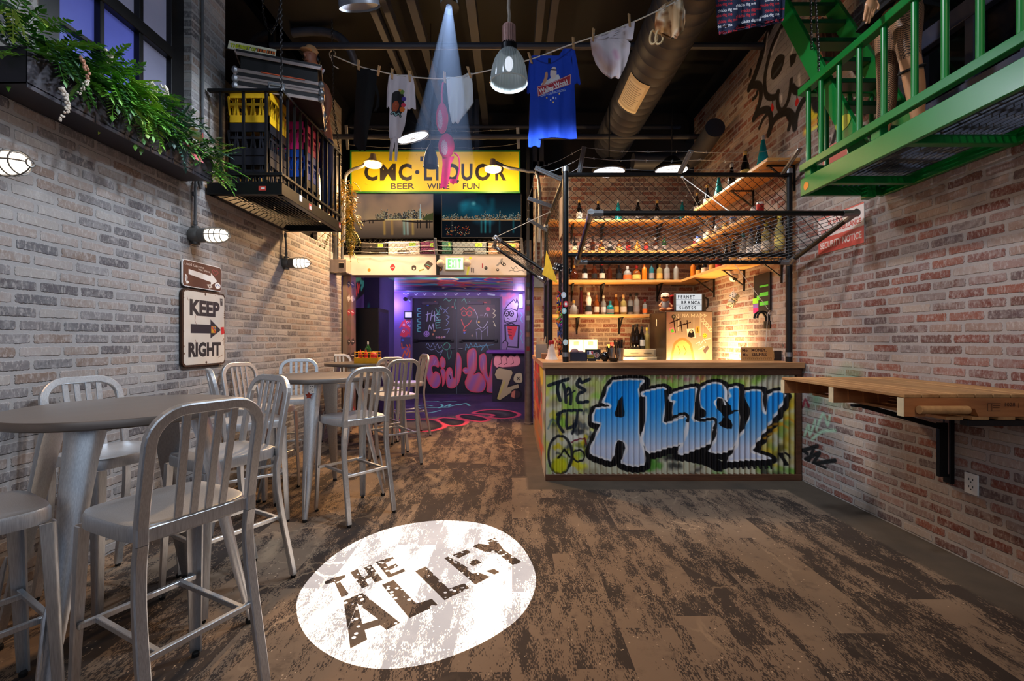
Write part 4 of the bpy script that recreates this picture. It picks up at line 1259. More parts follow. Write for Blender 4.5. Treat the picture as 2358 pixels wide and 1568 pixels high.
# the bar counter
BY = 4.32                                    # front of the bar
BXL, BXR = .318, XR - .01
def bar_art():
 cv = Canvas(1100, 440, (196, 194, 170), 1, (190, 130, 2185, 925))
 yl, gr, wh, bk, dg = (222, 222, 50), (140, 190, 70), (222, 224, 216), (18, 18, 22), (70, 74, 78)
 blobs(cv, 60, [yl, gr, wh, (176, 190, 90), (160, 150, 120)], 40, 150, 5, (190, 130, 700, 925), (.5, .95), 30)
 blobs(cv, 50, [(140, 186, 70), (214, 206, 80), (190, 180, 160), (150, 176, 110)], 40, 150, 6, (950, 130, 2185, 330), (.4, .9), 30)
 blobs(cv, 36, [(214, 180, 40), (200, 190, 130), (180, 150, 40), (120, 150, 60)], 40, 130, 8, (1850, 330, 2185, 925), (.5, .95), 30)
 blobs(cv, 40, [(150, 140, 126), (130, 150, 80), (190, 180, 160), (90, 150, 60), (40, 40, 40)], 30, 120, 9, (900, 760, 2185, 925), (.4, .9), 25)
 blobs(cv, 8, [(190, 70, 120)], 20, 60, 12, (1080, 130, 1500, 190), (.3, .6), 15)
 blobs(cv, 26, [(40, 44, 54), (60, 70, 84)], 25, 80, 15, (240, 400, 560, 900), (.3, .8), 14)
 blobs(cv, 14, [(206, 190, 40), (220, 220, 210)], 25, 70, 16, (230, 420, 540, 900), (.5, .9), 14)
 cv.ring(305, 770, 92, 20, (34, 38, 46), 8, 1, 150)
 cv.disc(300, 860, 60, (205, 205, 40), 20); cv.ring(450, 780, 46, 14, (30, 32, 40), 8)
 cv.line([(290, 800), (340, 730), (380, 790)], 14, bk, 6)
 cv.line([(395, 670), (440, 650), (500, 640), (510, 690)], 10, (110, 30, 50), 6)
 cv.line([(210, 560), (250, 490), (300, 540)], 14, (90, 120, 130), 10, .8, 3)
 inkd = (26, 34, 48)
 for pts, w in (([(215, 215), (290, 190), (365, 165)], 28), ([(290, 200), (285, 260), (305, 335)], 26), ([(330, 205), (345, 270), (350, 350)], 22), ([(345, 275), (370, 235), (390, 290), (385, 365)], 22), ([(535, 165), (475, 190), (455, 165), (440, 215), (500, 255), (450, 285), (445, 350), (520, 345)], 26),
                   ([(285, 450), (340, 420), (470, 415)], 24), ([(300, 440), (290, 520), (330, 590)], 22), ([(360, 440), (360, 560), (430, 520)], 22), ([(440, 430), (430, 520), (400, 600)], 20), ([(350, 300), (420, 260)], 14)):
  cv.line(pts, w, inkd, 5, .95, 4)
 A = [(722, 178), (945, 168), (946, 196), (918, 248), (928, 330), (922, 600), (946, 690), (972, 800), (955, 850), (880, 862), (785, 835), (800, 790), (822, 720), (800, 668), (742, 668), (735, 740), (700, 815), (640, 800), (560, 770), (540, 735), (578, 640), (612, 555), (622, 520), (560, 505), (582, 402), (690, 392), (686, 366), (640, 352), (664, 290)]
 L1 = [(950, 268), (1040, 246), (1112, 232), (1136, 270), (1128, 400), (1116, 508), (1160, 512), (1290, 462), (1300, 505), (1286, 600), (1276, 676), (1150, 712), (1004, 756), (966, 700), (940, 640), (972, 500), (976, 312), (950, 300)]
 L2 = [(1166, 292), (1260, 252), (1364, 230), (1368, 280), (1352, 430), (1352, 500), (1500, 490), (1512, 520), (1490, 600), (1470, 680), (1360, 730), (1250, 770), (1226, 742), (1276, 660), (1300, 560), (1310, 470), (1270, 448), (1190, 478), (1186, 380), (1200, 345), (1168, 340)]
 E = [(1396, 330), (1400, 262), (1440, 214), (1520, 192), (1580, 214), (1600, 262), (1600, 340), (1634, 300), (1620, 250), (1660, 228), (1702, 232), (1706, 300), (1700, 420), (1712, 470), (1700, 600), (1680, 690), (1600, 748), (1530, 756), (1470, 742), (1500, 690), (1530, 600), (1520, 500), (1500, 478), (1400, 488), (1440, 440), (1410, 392)]
 Y = [(1756, 264), (1880, 256), (1886, 330), (1898, 420), (1916, 430), (1932, 300), (2000, 262), (2066, 292), (2000, 430), (1920, 556), (1850, 660), (1806, 728), (1826, 756), (1930, 790), (1926, 806), (1760, 812), (1612, 824), (1640, 786), (1684, 700), (1700, 640), (1730, 590), (1772, 480), (1776, 420), (1752, 330)]
 letters = [A, L1, L2, E, Y]
 for l in letters:
  cv.poly([(x + 6, y + 12) for x, y in l], bk, 44, 6, 1, 2)
 cv.poly([(1200, 720), (1420, 740), (1500, 800), (1600, 860), (1540, 900), (1440, 850), (1250, 800)], bk, 10, 6, 1, 3)
 def blue(x, y):
  t = np.clip((y - 330) / 380, 0, 1)[..., None] ** 1.3
  return np.array((24, 144, 226)) * (1 - t) + np.array((196, 204, 226)) * t
 for l in letters:
  cv.poly(l, (226, 224, 228), 7, 5, 1, 2)
 for l in letters:
  cv.poly(l, blue, -9, 9, 1, 2)
 cv.poly([(738, 460), (744, 400), (788, 302), (800, 380), (806, 462)], bk, 3, 4, 1, 2)
 cv.poly([(928, 310), (968, 318), (966, 440), (946, 580), (930, 600)], bk, 3, 4)
 cv.poly([(742, 690), (770, 662), (806, 690), (790, 780), (740, 800)], bk, 4, 4, 1, 2)
 for pts in ([(1130, 260), (1134, 420), (1128, 500)], [(1186, 474), (1270, 440), (1306, 470), (1300, 500)], [(1368, 360), (1384, 490), (1500, 482), (1524, 510), (1514, 560)], [(1398, 400), (1440, 440), (1390, 480)]):
  cv.line(pts, 22, bk, 4, 1, 4)
 cv.poly([(1540, 330), (1570, 310), (1600, 350), (1636, 380), (1640, 420), (1690, 416), (1640, 440), (1600, 470), (1556, 420), (1530, 380)], bk, 4, 4, 1, 2)
 cv.poly([(1552, 520), (1600, 470), (1636, 500), (1640, 560), (1580, 548)], bk, 4, 4, 1, 2)
 cv.line([(1530, 400), (1512, 350), (1540, 316), (1580, 322), (1596, 370)], 10, (232, 230, 232), 4, 1, 4)
 cv.poly([(1728, 240), (1756, 330), (1784, 420), (1750, 560), (1730, 560), (1728, 400), (1720, 300)], bk, 4, 4)
 cv.line([(1888, 270), (1892, 400), (1912, 430), (1928, 290)], 9, (232, 230, 232), 4, 1, 3)
 cv.line([(1920, 560), (1800, 730), (1840, 764), (1926, 800)], 10, (234, 230, 230), 5, 1, 2)
 for x in range(1640, 1960, 22):
  cv.line([(x, 850), (x + 4, 880)], 12, bk, 5)
 cv.poly([(2020, 765), (2040, 760), (2080, 850), (2062, 856)], bk, 6, 6); cv.poly([(2070, 760), (2100, 780), (2104, 800)], bk, 6, 6)
 for pts in ([(1930, 560), (2010, 520), (2090, 560)], [(1900, 640), (2000, 560), (2080, 470)], [(2100, 480), (2160, 540), (2140, 600)]):
  cv.line(pts, 16, (214, 150, 30), 14, .8, 4)
 return cv.image('bar front piece')
BARIMG = bar_art()
CORR = imat('painted_corrugated_iron', BARIMG, .35, .0)
BARW = wood('bar_board_wood', (70, 44, 30), (104, 66, 44), (4, 40, 40), .5)
TOPW = wood('bar_top_wood', (150, 104, 66), (196, 150, 104), (2, 22, 22), .38)
ct = thing('bar_counter', 'long wooden topped bar with corrugated iron front spray painted THE ALLEY', 'bar', (0, 0, 0))
ZC = 1.125
m = MB()
cx0, cx1, cz0, cz1 = .385, BXR - .045, .062, 1.005
N = 44 * 8
vs, fs, uv = [], [], []
for i in range(N + 1):
 x = cx0 + (cx1 - cx0) * i / N
 y = BY + .016 + .0145 * math.cos(2 * PI * 44 * i / N)
 vs += [(x, y, cz0), (x, y, cz1)]
for i in range(N):
 fs.append((2 * i, 2 * i + 2, 2 * i + 3, 2 * i + 1))
 u0 = (cx0 + (cx1 - cx0) * i / N - BXL) / (BXR - BXL); u1 = (cx0 + (cx1 - cx0) * (i + 1) / N - BXL) / (BXR - BXL)
 v0, v1 = .0, 1.0
 uv.append([(u0, v0), (u1, v0), (u1, v1), (u0, v1)])
m.add(vs, fs, 0, True, uv)
m.build('corrugated_front', CORR, ct, sharp=80)
m = MB()
m.bb(BXL, BXR, BY - .004, BY + .04, 0, .062)
m.build('kick_board', BARW, ct, bevel=.003)
m = MB()
m.bb(BXL, BXR, BY - .006, BY + .03, 1.005, 1.068)
m.build('fascia_board', BARW, ct, bevel=.003)
m = MB()
m.quad((BXL + .004, BY + .003, .062), (.385, BY + .003, .062), (.385, BY + .003, 1.005), (BXL + .004, BY + .003, 1.005), 0, [(0, 0), (.03, 0), (.03, 1), (0, 1)])
m.bb(BXL + .004, .385, BY + .005, BY + .06, .062, 1.005, 1)
m.build('corner_post', [CORR, BARW], ct)
m = MB(); m.bb(BXR - .045, BXR, BY + .001, BY + .05, .062, 1.005)
m.build('corner_post', BARW, ct)
DARKW = wood('dark_cabinet_wood', (36, 28, 24), (58, 44, 36), (6, 30, 30))
m = MB(); m.bb(BXL + .02, BXR, BY + .062, BY + .09, .0, 1.068)
m.bb(BXL + .02, BXL + .05, BY + .09, 6.45, 0, 1.068)
m.build('carcass', DARKW, ct)
m = MB()
m.bb(BXL - .03, BXR, BY - .05, BY + .50, 1.070, ZC)
m.bb(BXL - .03, BXL + .42, BY + .50, 6.46, 1.070, ZC)
m.build('counter_top', TOPW, ct, bevel=.004)
def side_art():
 cv = Canvas(300, 200, (150, 120, 96), 1, (4.3, 1.08, 6.46, 0))
 cv.rect(4.3, 0, 4.75, 1.08, (190, 180, 170))
 blobs(cv, 14, [(200, 60, 40), (120, 160, 60), (60, 60, 66), (210, 205, 200)], .1, .3, 4, (4.3, .1, 4.75, 1), (.4, .9), .06)
 r = random.Random(2)
 for i in range(7):
  for j in range(3):
   z = .1 + i * .14
   y = 4.8 + j * .55 + (.27 if i % 2 else 0)
   c = (196, 62, 34) if i >= 3 or r.random() < .3 else (186, 120, 70)
   cv.rect(y, z, min(6.46, y + .53), z + .125, tuple(int(v * r.uniform(.75, 1.05)) for v in c))
 cv.poly([(4.6, 1.05), (5.2, 1.05), (5.1, .85), (4.7, .9)], (214, 180, 40), .02, .04)
 blobs(cv, 12, [(40, 36, 40), (60, 40, 40)], .1, .3, 7, (4.8, .5, 6.4, 1), (.3, .7), .06)
 return cv.image('bar side paint')
m = MB()
m.quad((BXL, 6.46, .0), (BXL, BY, .0), (BXL, BY, 1.068), (BXL, 6.46, 1.068), 0, [(1, 0), (0, 0), (0, 1), (1, 1)])
m.quad((BXL + .018, 6.46, 0), (BXL, 6.46, 0), (BXL, 6.46, 1.068), (BXL + .018, 6.46, 1.068), 0)
m.build('side_panel', imat('bar_side_paint', side_art(), .7), ct)
# black pipe cage with chain link
def chain(m, o, u, v, w, h, d=.085, r=.0018):
 """chain link panel: zigzag wires filling w x h from corner o"""
 o, u, v = Vector(o), Vector(u).normalized(), Vector(v).normalized()
 n = u.cross(v)
 def clip(px, py, dx, dy):
  t0, t1 = -1e9, 1e9
  for p, q, lim in ((px, dx, w), (py, dy, h)):
   a, b = (0 - p) / q, (lim - p) / q
   t0, t1 = max(t0, min(a, b)), min(t1, max(a, b))
  return t0, t1
 k = 0.0
 s = d * 1.1
 while k < w + h * 1.1:
  for sg in (1, -1):
   px, py = (k - h * 1.1 if sg > 0 else k), 0
   dx, dy = (1 / 1.1 * 1.21 if False else 1.0) * sg, 1.0
   t0, t1 = clip(px, py, dx * 1.0, dy * .91)
   if t1 - t0 > .01:
    a = o + u * (px + dx * t0) + v * (py + .91 * t0) + n * (r * sg)
    b = o + u * (px + dx * t1) + v * (py + .91 * t1) + n * (r * sg)
    m.bar(a, b, r * 2.1, r * 2.1, n)
  k += s
 return m
WIRE = mat('dark_chain_wire', (44, 42, 42), .45, .6)
cg = thing('bar_cage', 'black pipe and chain link cage standing on the bar counter', 'cage')
ZT, ZH, CYF = 2.94, 2.10, 4.42               # top rail, hinge height, front plane
pxl, pxr = .52, 2.69
def post(x, y, z1, n_='post'):
 m = MB(); m.tube([(x, y, ZC + .001), (x, y, z1)], .030, 14)
 p = m.build(n_, BLACK_METAL, cg)
 for z in (ZC + .07, z1 - .03):
  m = MB(); m.tube([(x, y, z - .022), (x, y, z + .022)], .035, 14)
  m.build('clamp', GALV, p)
 return p
post(pxl, CYF, ZT + .08); post(pxr, CYF, ZT + .06); post(.47, 5.6, ZH + .02); post(.47, 6.3, ZT)
def rail(a, b, r=.022, n_='rail', par=cg):
 m = MB(); m.tube([a, b], r, 10)
 return m.build(n_, BLACK_METAL, par)
rail((pxl, CYF, ZT), (pxr, CYF, ZT)); rail((pxl, CYF, ZH + .06), (pxr, CYF, ZH + .06)); rail((pxl, CYF, ZT), (.47, 6.3, ZT)); rail((pxl, CYF, ZH), (.47, 6.3, ZH), .02)
m = MB(); chain(m, (pxl, CYF, ZH + .06), (1, 0, 0), (0, 0, 1), pxr - pxl, ZT - ZH - .06)
m.build('front_mesh', WIRE, cg)
m = MB(); chain(m, (pxl, CYF + .03, ZH), (-.05, 1.88, 0), (0, 0, 1), 1.85, ZT - ZH)
m.build('side_mesh', WIRE, cg)
m = MB(); chain(m, (pxl - .005, CYF + .04, ZC + .06), (-.05, 1.88, 0), (0, 0, 1), .34, ZH - ZC - .08)
m.build('side_mesh', WIRE, cg)
rail((pxl - .01, CYF + .39, ZC + .05), (pxl - .01, CYF + .39, ZH), .018)
m = MB()
for (a, b) in (((pxl - .012, CYF + .12, 2.58), (pxl - .012, CYF + .5, 2.86)),):
 m.quad((pxl - .012, CYF + .1, 2.42), (pxl - .012, CYF + .5, 2.40), (pxl - .012, CYF + .55, 2.86), (pxl - .012, CYF + .12, 2.78), 0)
 m.quad((pxl - .008, CYF + .1, 2.42), (pxl - .008, CYF + .12, 2.78), (pxl - .008, CYF + .55, 2.86), (pxl - .008, CYF + .5, 2.40), 0)
m.build('paper_notice', mat('paper_notice', (196, 160, 124), .9), cg)
armp = []
for (bx, by), (tx, ty, yy) in (((pxl + .13, CYF), (1345, 338, 4.55)), ((1.62, CYF), (1592, 346, 4.2)), ((2.62, CYF), (1842, 342, 4.1))):
 a, b = Vector((bx, by, ZT + .0)), P(tx, ty, yy)
 armp.append((a, b))
for (x0, y0, x1, y1, Y) in ((1295, 414, 1232, 386, 4.62), (1270, 475, 1215, 456, 5.35), (1260, 531, 1214, 504, 6.15)):
 a, b = P(x0, y0, Y), P(x1, y1, Y - .05)
 armp.append((a, b))
for a, b in armp:
 m = MB(); m.bar(a, b, .045, .018, (0, 1, 0)); m.bar(a + (b - a) * .1, b - (b - a) * .05, .012, .034, (0, 1, 0))
 m.build('barb_arm', GALV, cg, bevel=.003)
RR = random.Random(3)
def barbed(mb, pts, sag=.02, r=.0018):
 P_ = []
 for i in range(len(pts) - 1):
  a, b = Vector(pts[i]), Vector(pts[i + 1])
  k = max(4, int((b - a).length / .12))
  for j in range(k):
   f = j / k
   P_.append(a.lerp(b, f) + Vector((RR.uniform(-1, 1) * .006, RR.uniform(-1, 1) * .006, -sag * 4 * f * (1 - f) + RR.uniform(-1, 1) * .007)))
 P_.append(Vector(pts[-1]))
 mb.tube(P_, r, 5)
 L = 0
 for i in range(len(P_) - 1):
  L += (P_[i + 1] - P_[i]).length
  if L > .15:
   L = 0
   for q in range(3):
    d = Vector((RR.uniform(-1, 1), RR.uniform(-1, 1), RR.uniform(-1, 1))).normalized() * .017
    mb.tube([P_[i] - d, P_[i] + d], [.0006, .0016], 4)
for f in (.25, .6, .95):
 m = MB()
 L = [armp[5], armp[4], armp[3], armp[0], armp[1], armp[2]]
 pts = [a.lerp(b, f) + Vector((0, 0, .006)) for a, b in L]
 barbed(m, pts)
 m.build('barbed_wire', GALV, cg)
def flap(label, corners, rope=True):
 """corners: hinge a, hinge b, outer b, outer a"""
 t = thing('mesh_flap', label, 'flap', (0, 0, 0))
 a, b, c, d = [Vector(p) for p in corners]
 for i, (p, q) in enumerate(((a, b), (b, c), (c, d), (d, a))):
  m = MB(); m.tube([p, q], .021, 10); m.build('frame_tube', BLACK_METAL, t)
 for p, q, r_ in ((a, b, d), (b, a, c), (c, d, b), (d, c, a)):
  m = MB()
  for e in (q, r_):
   dd = (e - p).normalized()
   m.tube([p - dd * .025, p + dd * .095], .026, 10)
  m.build('corner_elbow', GALV, t)
 m = MB(); chain(m, a + Vector((0, 0, .001)), b - a, d - a, (b - a).length, (d - a).length)
 m.build('chain_link', WIRE, t)
 return t
flap('chain link flap over the bar front, its outer rail raised towards the room', [(.62, CYF - .09, 2.075), (2.64, CYF - .09, 2.075), (2.66, 3.53, 2.32), (.61, 3.53, 2.32)])
flap('small chain link flap tilted up at the left end of the bar', [(.42, 6.1, 2.13), (.44, 5.45, 2.13), (-.20, 5.62, 2.60), (-.24, 6.15, 2.60)])
def rope(label, pts, r=.004):
 m = MB(); m.tube(pts, r, 6)
 for p in (pts[0], pts[-1]):
  m.ball(p, r * 3, 8, 6)
 return tag(m.build('rope', WHITE_ROPE), label, 'rope')
rope('white rope from the middle barbed wire arm to the bar flap rail', [P(1572, 408, 4.36), P(1681, 488, 3.58)])
rope('long thin white rope running down to the black wall hook above the bar', [P(1570, 408, 4.38), P(1656, 560, 5.0), P(1772, 716, 4.86), P(1768, 722, 4.86), P(1763, 800, 4.9)], .0035)
rope('white rope holding up the small left flap', [P(1135, 549, 5.55), P(1266, 488, 5.3)])
hk = MB()
hy = 4.88
for dy in (0, .06):
 p0 = Vector((XR - .005, hy + dy, 1.50))
 hk.tube(curve3([p0, p0 + Vector((0, 0, .08)), p0 + Vector((-.05, 0, .14)), p0 + Vector((-.11, 0, .12)), p0 + Vector((-.125, 0, .07))], 5), .012, 8)
hk.bb(XR - .012, XR - .001, hy - .03, hy + .09, 1.46, 1.54)
tag(hk.build('wall_hook', BLACK_METAL), 'black double hook on the brick wall at the right of the bar', 'hook')
# shelves
PINE = wood('pine_shelf', (206, 140, 72), (232, 178, 106), (2.5, 30, 30), .5)
SY0, SX0 = 6.58, 2.44
shelf_z = [1.705, 2.205, 2.63, 3.08]
names = ['lowest pine shelf on the back wall, over the register', 'second pine shelf, running round the corner above the light sign', 'third pine shelf, running round the corner behind the mesh', 'topmost pine shelf, carrying champagne and teal bottles']
BRK = mat('black_shelf_bracket', (18, 17, 17), .5, .3)
def bracket(par, x, y, z, wallside):
 m = MB()
 if wallside == 'back':
  m.bb(x - .012, x + .012, YB - .25, YB - .002, z - .012, z - .001); m.bb(x - .012, x + .012, YB - .012, YB - .001, z - .25, z - .001)
  m.bar((x, YB - .22, z - .01), (x, YB - .01, z - .19), .022, .010)
 else:
  m.bb(XR - .27, XR - .002, y - .012, y + .012, z - .012, z - .001); m.bb(XR - .016, XR - .001, y - .012, y + .012, z - .25, z - .001)
  m.bar((XR - .25, y, z - .01), (XR - .01, y, z - .19), .010, .022, (0, 1, 0))
 m.build('bracket', BRK, par)
SHELVES = []
for i, z in enumerate(shelf_z):
 s_ = thing('wall_shelf', names[i], 'shelf', (0, 0, 0), 0, 'pine shelves behind the bar')
 t_ = .035
 x1 = 1.99 if i == 0 else XR - .003
 m = MB(); m.bb(.50, x1, SY0, YB - .003, z - t_, z)
 m.build('board', PINE, s_, bevel=.003)
 for x in ((.98, 1.62) if i == 0 else (.9, 1.35, 2.2)):
  bracket(s_, x, 0, z - t_, 'back')
 if i:
  ye = (4.55, 4.55, 4.35)[i - 1]
  m = MB(); m.bb(SX0, XR - .003, ye, SY0, z - t_, z)
  m.build('board', PINE, s_, bevel=.003)
  for y in (ye + .1, ye + .85, 6.2):
   bracket(s_, 0, y, z - t_, 'right')
 SHELVES.append(s_)
# bottles
def glassm(name, col, rough=.05):
 if name in MATS:
  return MATS[name]
 t = NT(name)
 t.bsdf(Base_Color=L4(col), Roughness=rough, Transmission_Weight=.55, IOR=1.35, Specular_IOR_Level=.6)
 MATS[name] = t.mat
 return t.mat
CLR = {'clear': glassm('clear_bottle_glass', (206, 204, 196)), 'amber': glassm('amber_bottle_glass', (176, 92, 36)), 'dark': mat('dark_bottle_glass', (22, 16, 14), .08), 'brown': glassm('brown_bottle_glass', (104, 46, 24)),
       'teal': mat('teal_bottle', (24, 132, 138), .2), 'green': glassm('green_bottle_glass', (50, 110, 50)), 'white': mat('white_ceramic_bottle', (226, 214, 200), .35), 'red': mat('red_bottle', (190, 40, 30), .25),
       'straw': glassm('pale_straw_glass', (220, 196, 120)), 'orange': mat('orange_bottle', (232, 130, 30), .25), 'aqua': glassm('aqua_bottle_glass', (60, 150, 170)), 'wine': mat('wine_red_bottle', (70, 16, 14), .1)}
LBL = {k: mat(k + '_label', c, .7) for k, c in dict(cream=(228, 210, 184), white=(232, 228, 222), black=(24, 22, 22), gold=(214, 160, 74), orange=(232, 110, 40), blue=(60, 90, 170), grey=(150, 140, 136), yellow=(226, 196, 100), red=(190, 40, 36), tan=(190, 150, 110)).items()}
CAPM = {k: mat(k + '_cap', c, .45) for k, c in dict(black=(20, 18, 18), gold=(206, 160, 70), silver=(190, 190, 190), cork=(190, 150, 104), red=(180, 30, 30), teal=(40, 120, 130), white=(230, 226, 220), blue=(50, 60, 120), yellow=(220, 190, 60), bronze=(120, 70, 40)).items()}
SHAPES = {
 'round': [(.0, 0), (.034, 0), (.037, .006), (.037, .165), (.033, .19), (.016, .215), (.0135, .25), (.0135, .275)],
 'square': [(.0, 0), (.036, 0), (.039, .005), (.039, .15), (.035, .168), (.015, .185), (.013, .235), (.015, .245)],
 'champagne': [(.0, 0), (.040, 0), (.044, .008), (.044, .14), (.036, .19), (.020, .245), (.0155, .27), (.0155, .31)],
 'cone': [(.0, 0), (.058, 0), (.062, .01), (.050, .08), (.036, .16), (.022, .24), (.014, .28), (.012, .31)],
 'tall': [(.0, 0), (.032, 0), (.034, .005), (.030, .10), (.022, .22), (.016, .29), (.015, .33), (.016, .335)],
 'squat': [(.0, 0), (.046, 0), (.050, .01), (.050, .09), (.040, .12), (.017, .14), (.014, .175), (.016, .18)],
 'bulb': [(.0, 0), (.042, 0), (.055, .03), (.058, .07), (.045, .12), (.018, .15), (.014, .19), (.016, .2)],
 'jug': [(.0, 0), (.044, 0), (.048, .02), (.040, .09), (.030, .12), (.034, .15), (.040, .19), (.026, .235), (.014, .26), (.018, .28)],
 'can': [(.0, 0), (.028, 0), (.032, .006), (.032, .112), (.028, .12)],
}
PROT = {}
def bottle(x, y, z, shape, glass, label, cap, text, sc_=1.0, group=None, lh=(.2, .62), name='bottle', cat='bottle'):
 key = (shape, glass, label, cap, lh, name)
 if key not in PROT:
  t = thing(name, text, cat)
  pr = SHAPES[shape]
  m = MB(); m.lathe(pr, 16)
  m.build('body' if name == 'can' else 'glass_body', CLR[glass] if glass in CLR else LBL[glass], t)
  if label:
   h = pr[-1][1] * .68 if shape != 'can' else .115
   rr = lambda zz: np.interp(zz, [p[1] for p in pr[1:]], [p[0] for p in pr[1:]]) + .0012
   m = MB()
   q = []
   for f in np.linspace(lh[0], lh[1], 4):
    q.append((float(rr(f * h)), f * h))
   m.lathe(q, 16, None, 0, False)
   m.build('label', LBL[label], t)
  if cap:
   r1, z1 = pr[-1]
   m = MB(); m.lathe([(r1 + .001, z1 - .028), (r1 + .003, z1 - .02), (r1 + .003, z1 + .008), (r1, z1 + .012), (0, z1 + .012)], 12)
   m.build('cap', CAPM[cap], t)
  PROT[key] = t
  o = t
 else:
  o = copy_tree(PROT[key])
 o['label'] = text
 if group:
  o['group'] = group
 o.location = (x, y, z + .0005)
 o.rotation_euler = (0, 0, RR.uniform(0, 6))
 o.scale = (sc_, sc_, sc_)
 return o
def row(specs, yz, z, gname, sh, Yd=6.72):
 """specs: (pixel x, shape, glass, label, cap, description, scale)"""
 for (px, shape, gl, lb, cp, txt, s_) in specs:
  x = (px - CX) * Yd / F
  bottle(x, Yd + RR.uniform(-.02, .02), z, shape, gl, lb, cp, txt, s_, gname)
G1, G2, G3, G4 = 'bottles on the lowest back shelf', 'bottles on the second back shelf', 'bottles on the third back shelf', 'bottles on the top shelf'
row([(1321, 'bulb', 'clear', None, 'gold', 'round clear bottle, first at the left on the lowest shelf', 1.0),
     (1338, 'tall', 'wine', None, 'black', 'tall slim wine red bottle on the lowest shelf beside the patterned jug', 1.18),
     (1355, 'jug', 'white', 'black', 'white', 'white patterned ceramic jug bottle on the lowest shelf', 1.15),
     (1373, 'round', 'amber', 'cream', 'bronze', 'amber tequila bottle with an oval cream label, right of the patterned jug', 1.02),
     (1390, 'round', 'clear', 'white', 'white', 'clear bottle with a low white label, left of the turquoise bottle', 1.0),
     (1404.5, 'squat', 'teal', 'grey', 'teal', 'turquoise bottle with turquoise stopper on the lowest shelf', 1.06),
     (1419, 'round', 'amber', 'gold', 'cork', 'amber bottle with gold label, just right of the turquoise bottle', 1.06),
     (1435, 'square', 'straw', 'cream', 'cork', 'straw coloured bottle with a big cream label on the lowest shelf', 1.15),
     (1452, 'round', 'clear', 'black', 'black', 'clear bottle with a black lettered label on the lowest shelf', 1.1),
     (1466, 'round', 'clear', 'grey', 'black', 'clear bottle with grey label and black cap on the lowest shelf', 1.14),
     (1485.5, 'square', 'clear', 'orange', 'red', 'clear bottle with an orange striped label, last before the doll', .9)], 0, shelf_z[0], G1, 0)
row([(1322, 'bulb', 'brown', None, 'gold', 'round brown cognac decanter, first at the left on the second shelf', 1.1),
     (1346, 'square', 'dark', 'white', 'black', 'dark bottle with a tall white label on the second shelf', 1.05),
     (1368, 'square', 'brown', 'black', 'black', 'brown bottle with slanted black label on the second shelf', 1.02),
     (1386, 'square', 'dark', 'cream', 'red', 'dark bottle with two cream labels on the second shelf', 1.05),
     (1404, 'square', 'brown', None, 'black', 'plain brown square bottle beside the dark whiskey on the second shelf', 1.0),
     (1426, 'square', 'dark', 'black', 'silver', 'black labelled square whiskey bottle on the second shelf', 1.1),
     (1444.5, 'squat', 'clear', 'orange', 'white', 'clear bottle with bright orange base label on the second shelf', 1.15),
     (1466, 'squat', 'amber', 'yellow', 'red', 'amber bottle with a yellow label and red top on the second shelf', 1.2),
     (1484, 'round', 'orange', None, 'gold', 'orange fruit liqueur bottle on the second shelf', .98),
     (1501, 'round', 'aqua', 'grey', 'silver', 'pale blue bottle on the second shelf, right of the orange one', 1.0),
     (1519, 'square', 'straw', 'gold', 'gold', 'bottle with a gold medallion label on the second shelf', 1.08),
     (1535, 'square', 'clear', 'grey', 'silver', 'bottle with a grey label at the end of the labelled row, second shelf', 1.06),
     (1557, 'round', 'clear', None, 'silver', 'plain clear bottle near the corner of the second shelf', 1.0)], 0, shelf_z[1], G2, 1)
g3c = [('square', 'dark', 'cream', 'black', 'dark bottle with cream label, far left on the third shelf'), ('round', 'dark', 'cream', 'black', 'dark bottle with pale label, second from left on the third shelf'), ('square', 'brown', None, 'black', 'plain brown bottle, third from left on the third shelf'), ('bulb', 'amber', 'gold', 'cork', 'round amber bottle, fourth from left on the third shelf'),
       ('squat', 'clear', 'black', 'black', 'squat clear bottle with black label on the third shelf'), ('bulb', 'amber', 'yellow', 'cork', 'round bottle with yellow label on the third shelf'), ('round', 'brown', 'red', 'black', 'brown bottle with red label on the third shelf'), ('bulb', 'orange', 'gold', 'gold', 'round orange bottle on the third shelf behind the mesh'), ('square', 'amber', 'red', 'black', 'square amber bottle with red label on the third shelf'), ('square', 'brown', 'grey', 'silver', 'brown bottle with grey label on the third shelf'), ('round', 'green', 'grey', 'black', 'green bottle, right end of the third back shelf')]
row([(1323 + i * 20.6, *c[:4], c[4], .84) for i, c in enumerate(g3c)], 0, shelf_z[2], G3, 2)
row([(1334, 'champagne', 'dark', 'white', 'gold', 'dark champagne bottle, first from the left on the top shelf', 1.0),
     (1378, 'champagne', 'dark', 'black', 'gold', 'dark gold topped champagne bottle, second from left on the top shelf', .96),
     (1424, 'cone', 'teal', None, 'silver', 'teal conical bottle between dark champagne bottles on the top shelf', 1.0),
     (1469, 'champagne', 'dark', 'grey', 'silver', 'dark champagne bottle with silver foil, right of the teal one', 1.0),
     (1514, 'champagne', 'dark', 'cream', 'gold', 'dark champagne bottle with cream label, third dark one from left', .98),
     (1571, 'cone', 'teal', None, 'silver', 'teal conical bottle in the corner of the top shelf', 1.0)], 0, shelf_z[3], G4, 3)
def rrow(specs, z, g, X=2.60):
 for (px, shape, gl, lb, cp, txt, s_, *nm) in specs:
  Y = X * F / (px - CX)
  bottle(X, Y, z, shape, gl, lb, cp, txt, s_, g, *( [(.15, .85), 'can', 'can'] if shape == 'can' else []))
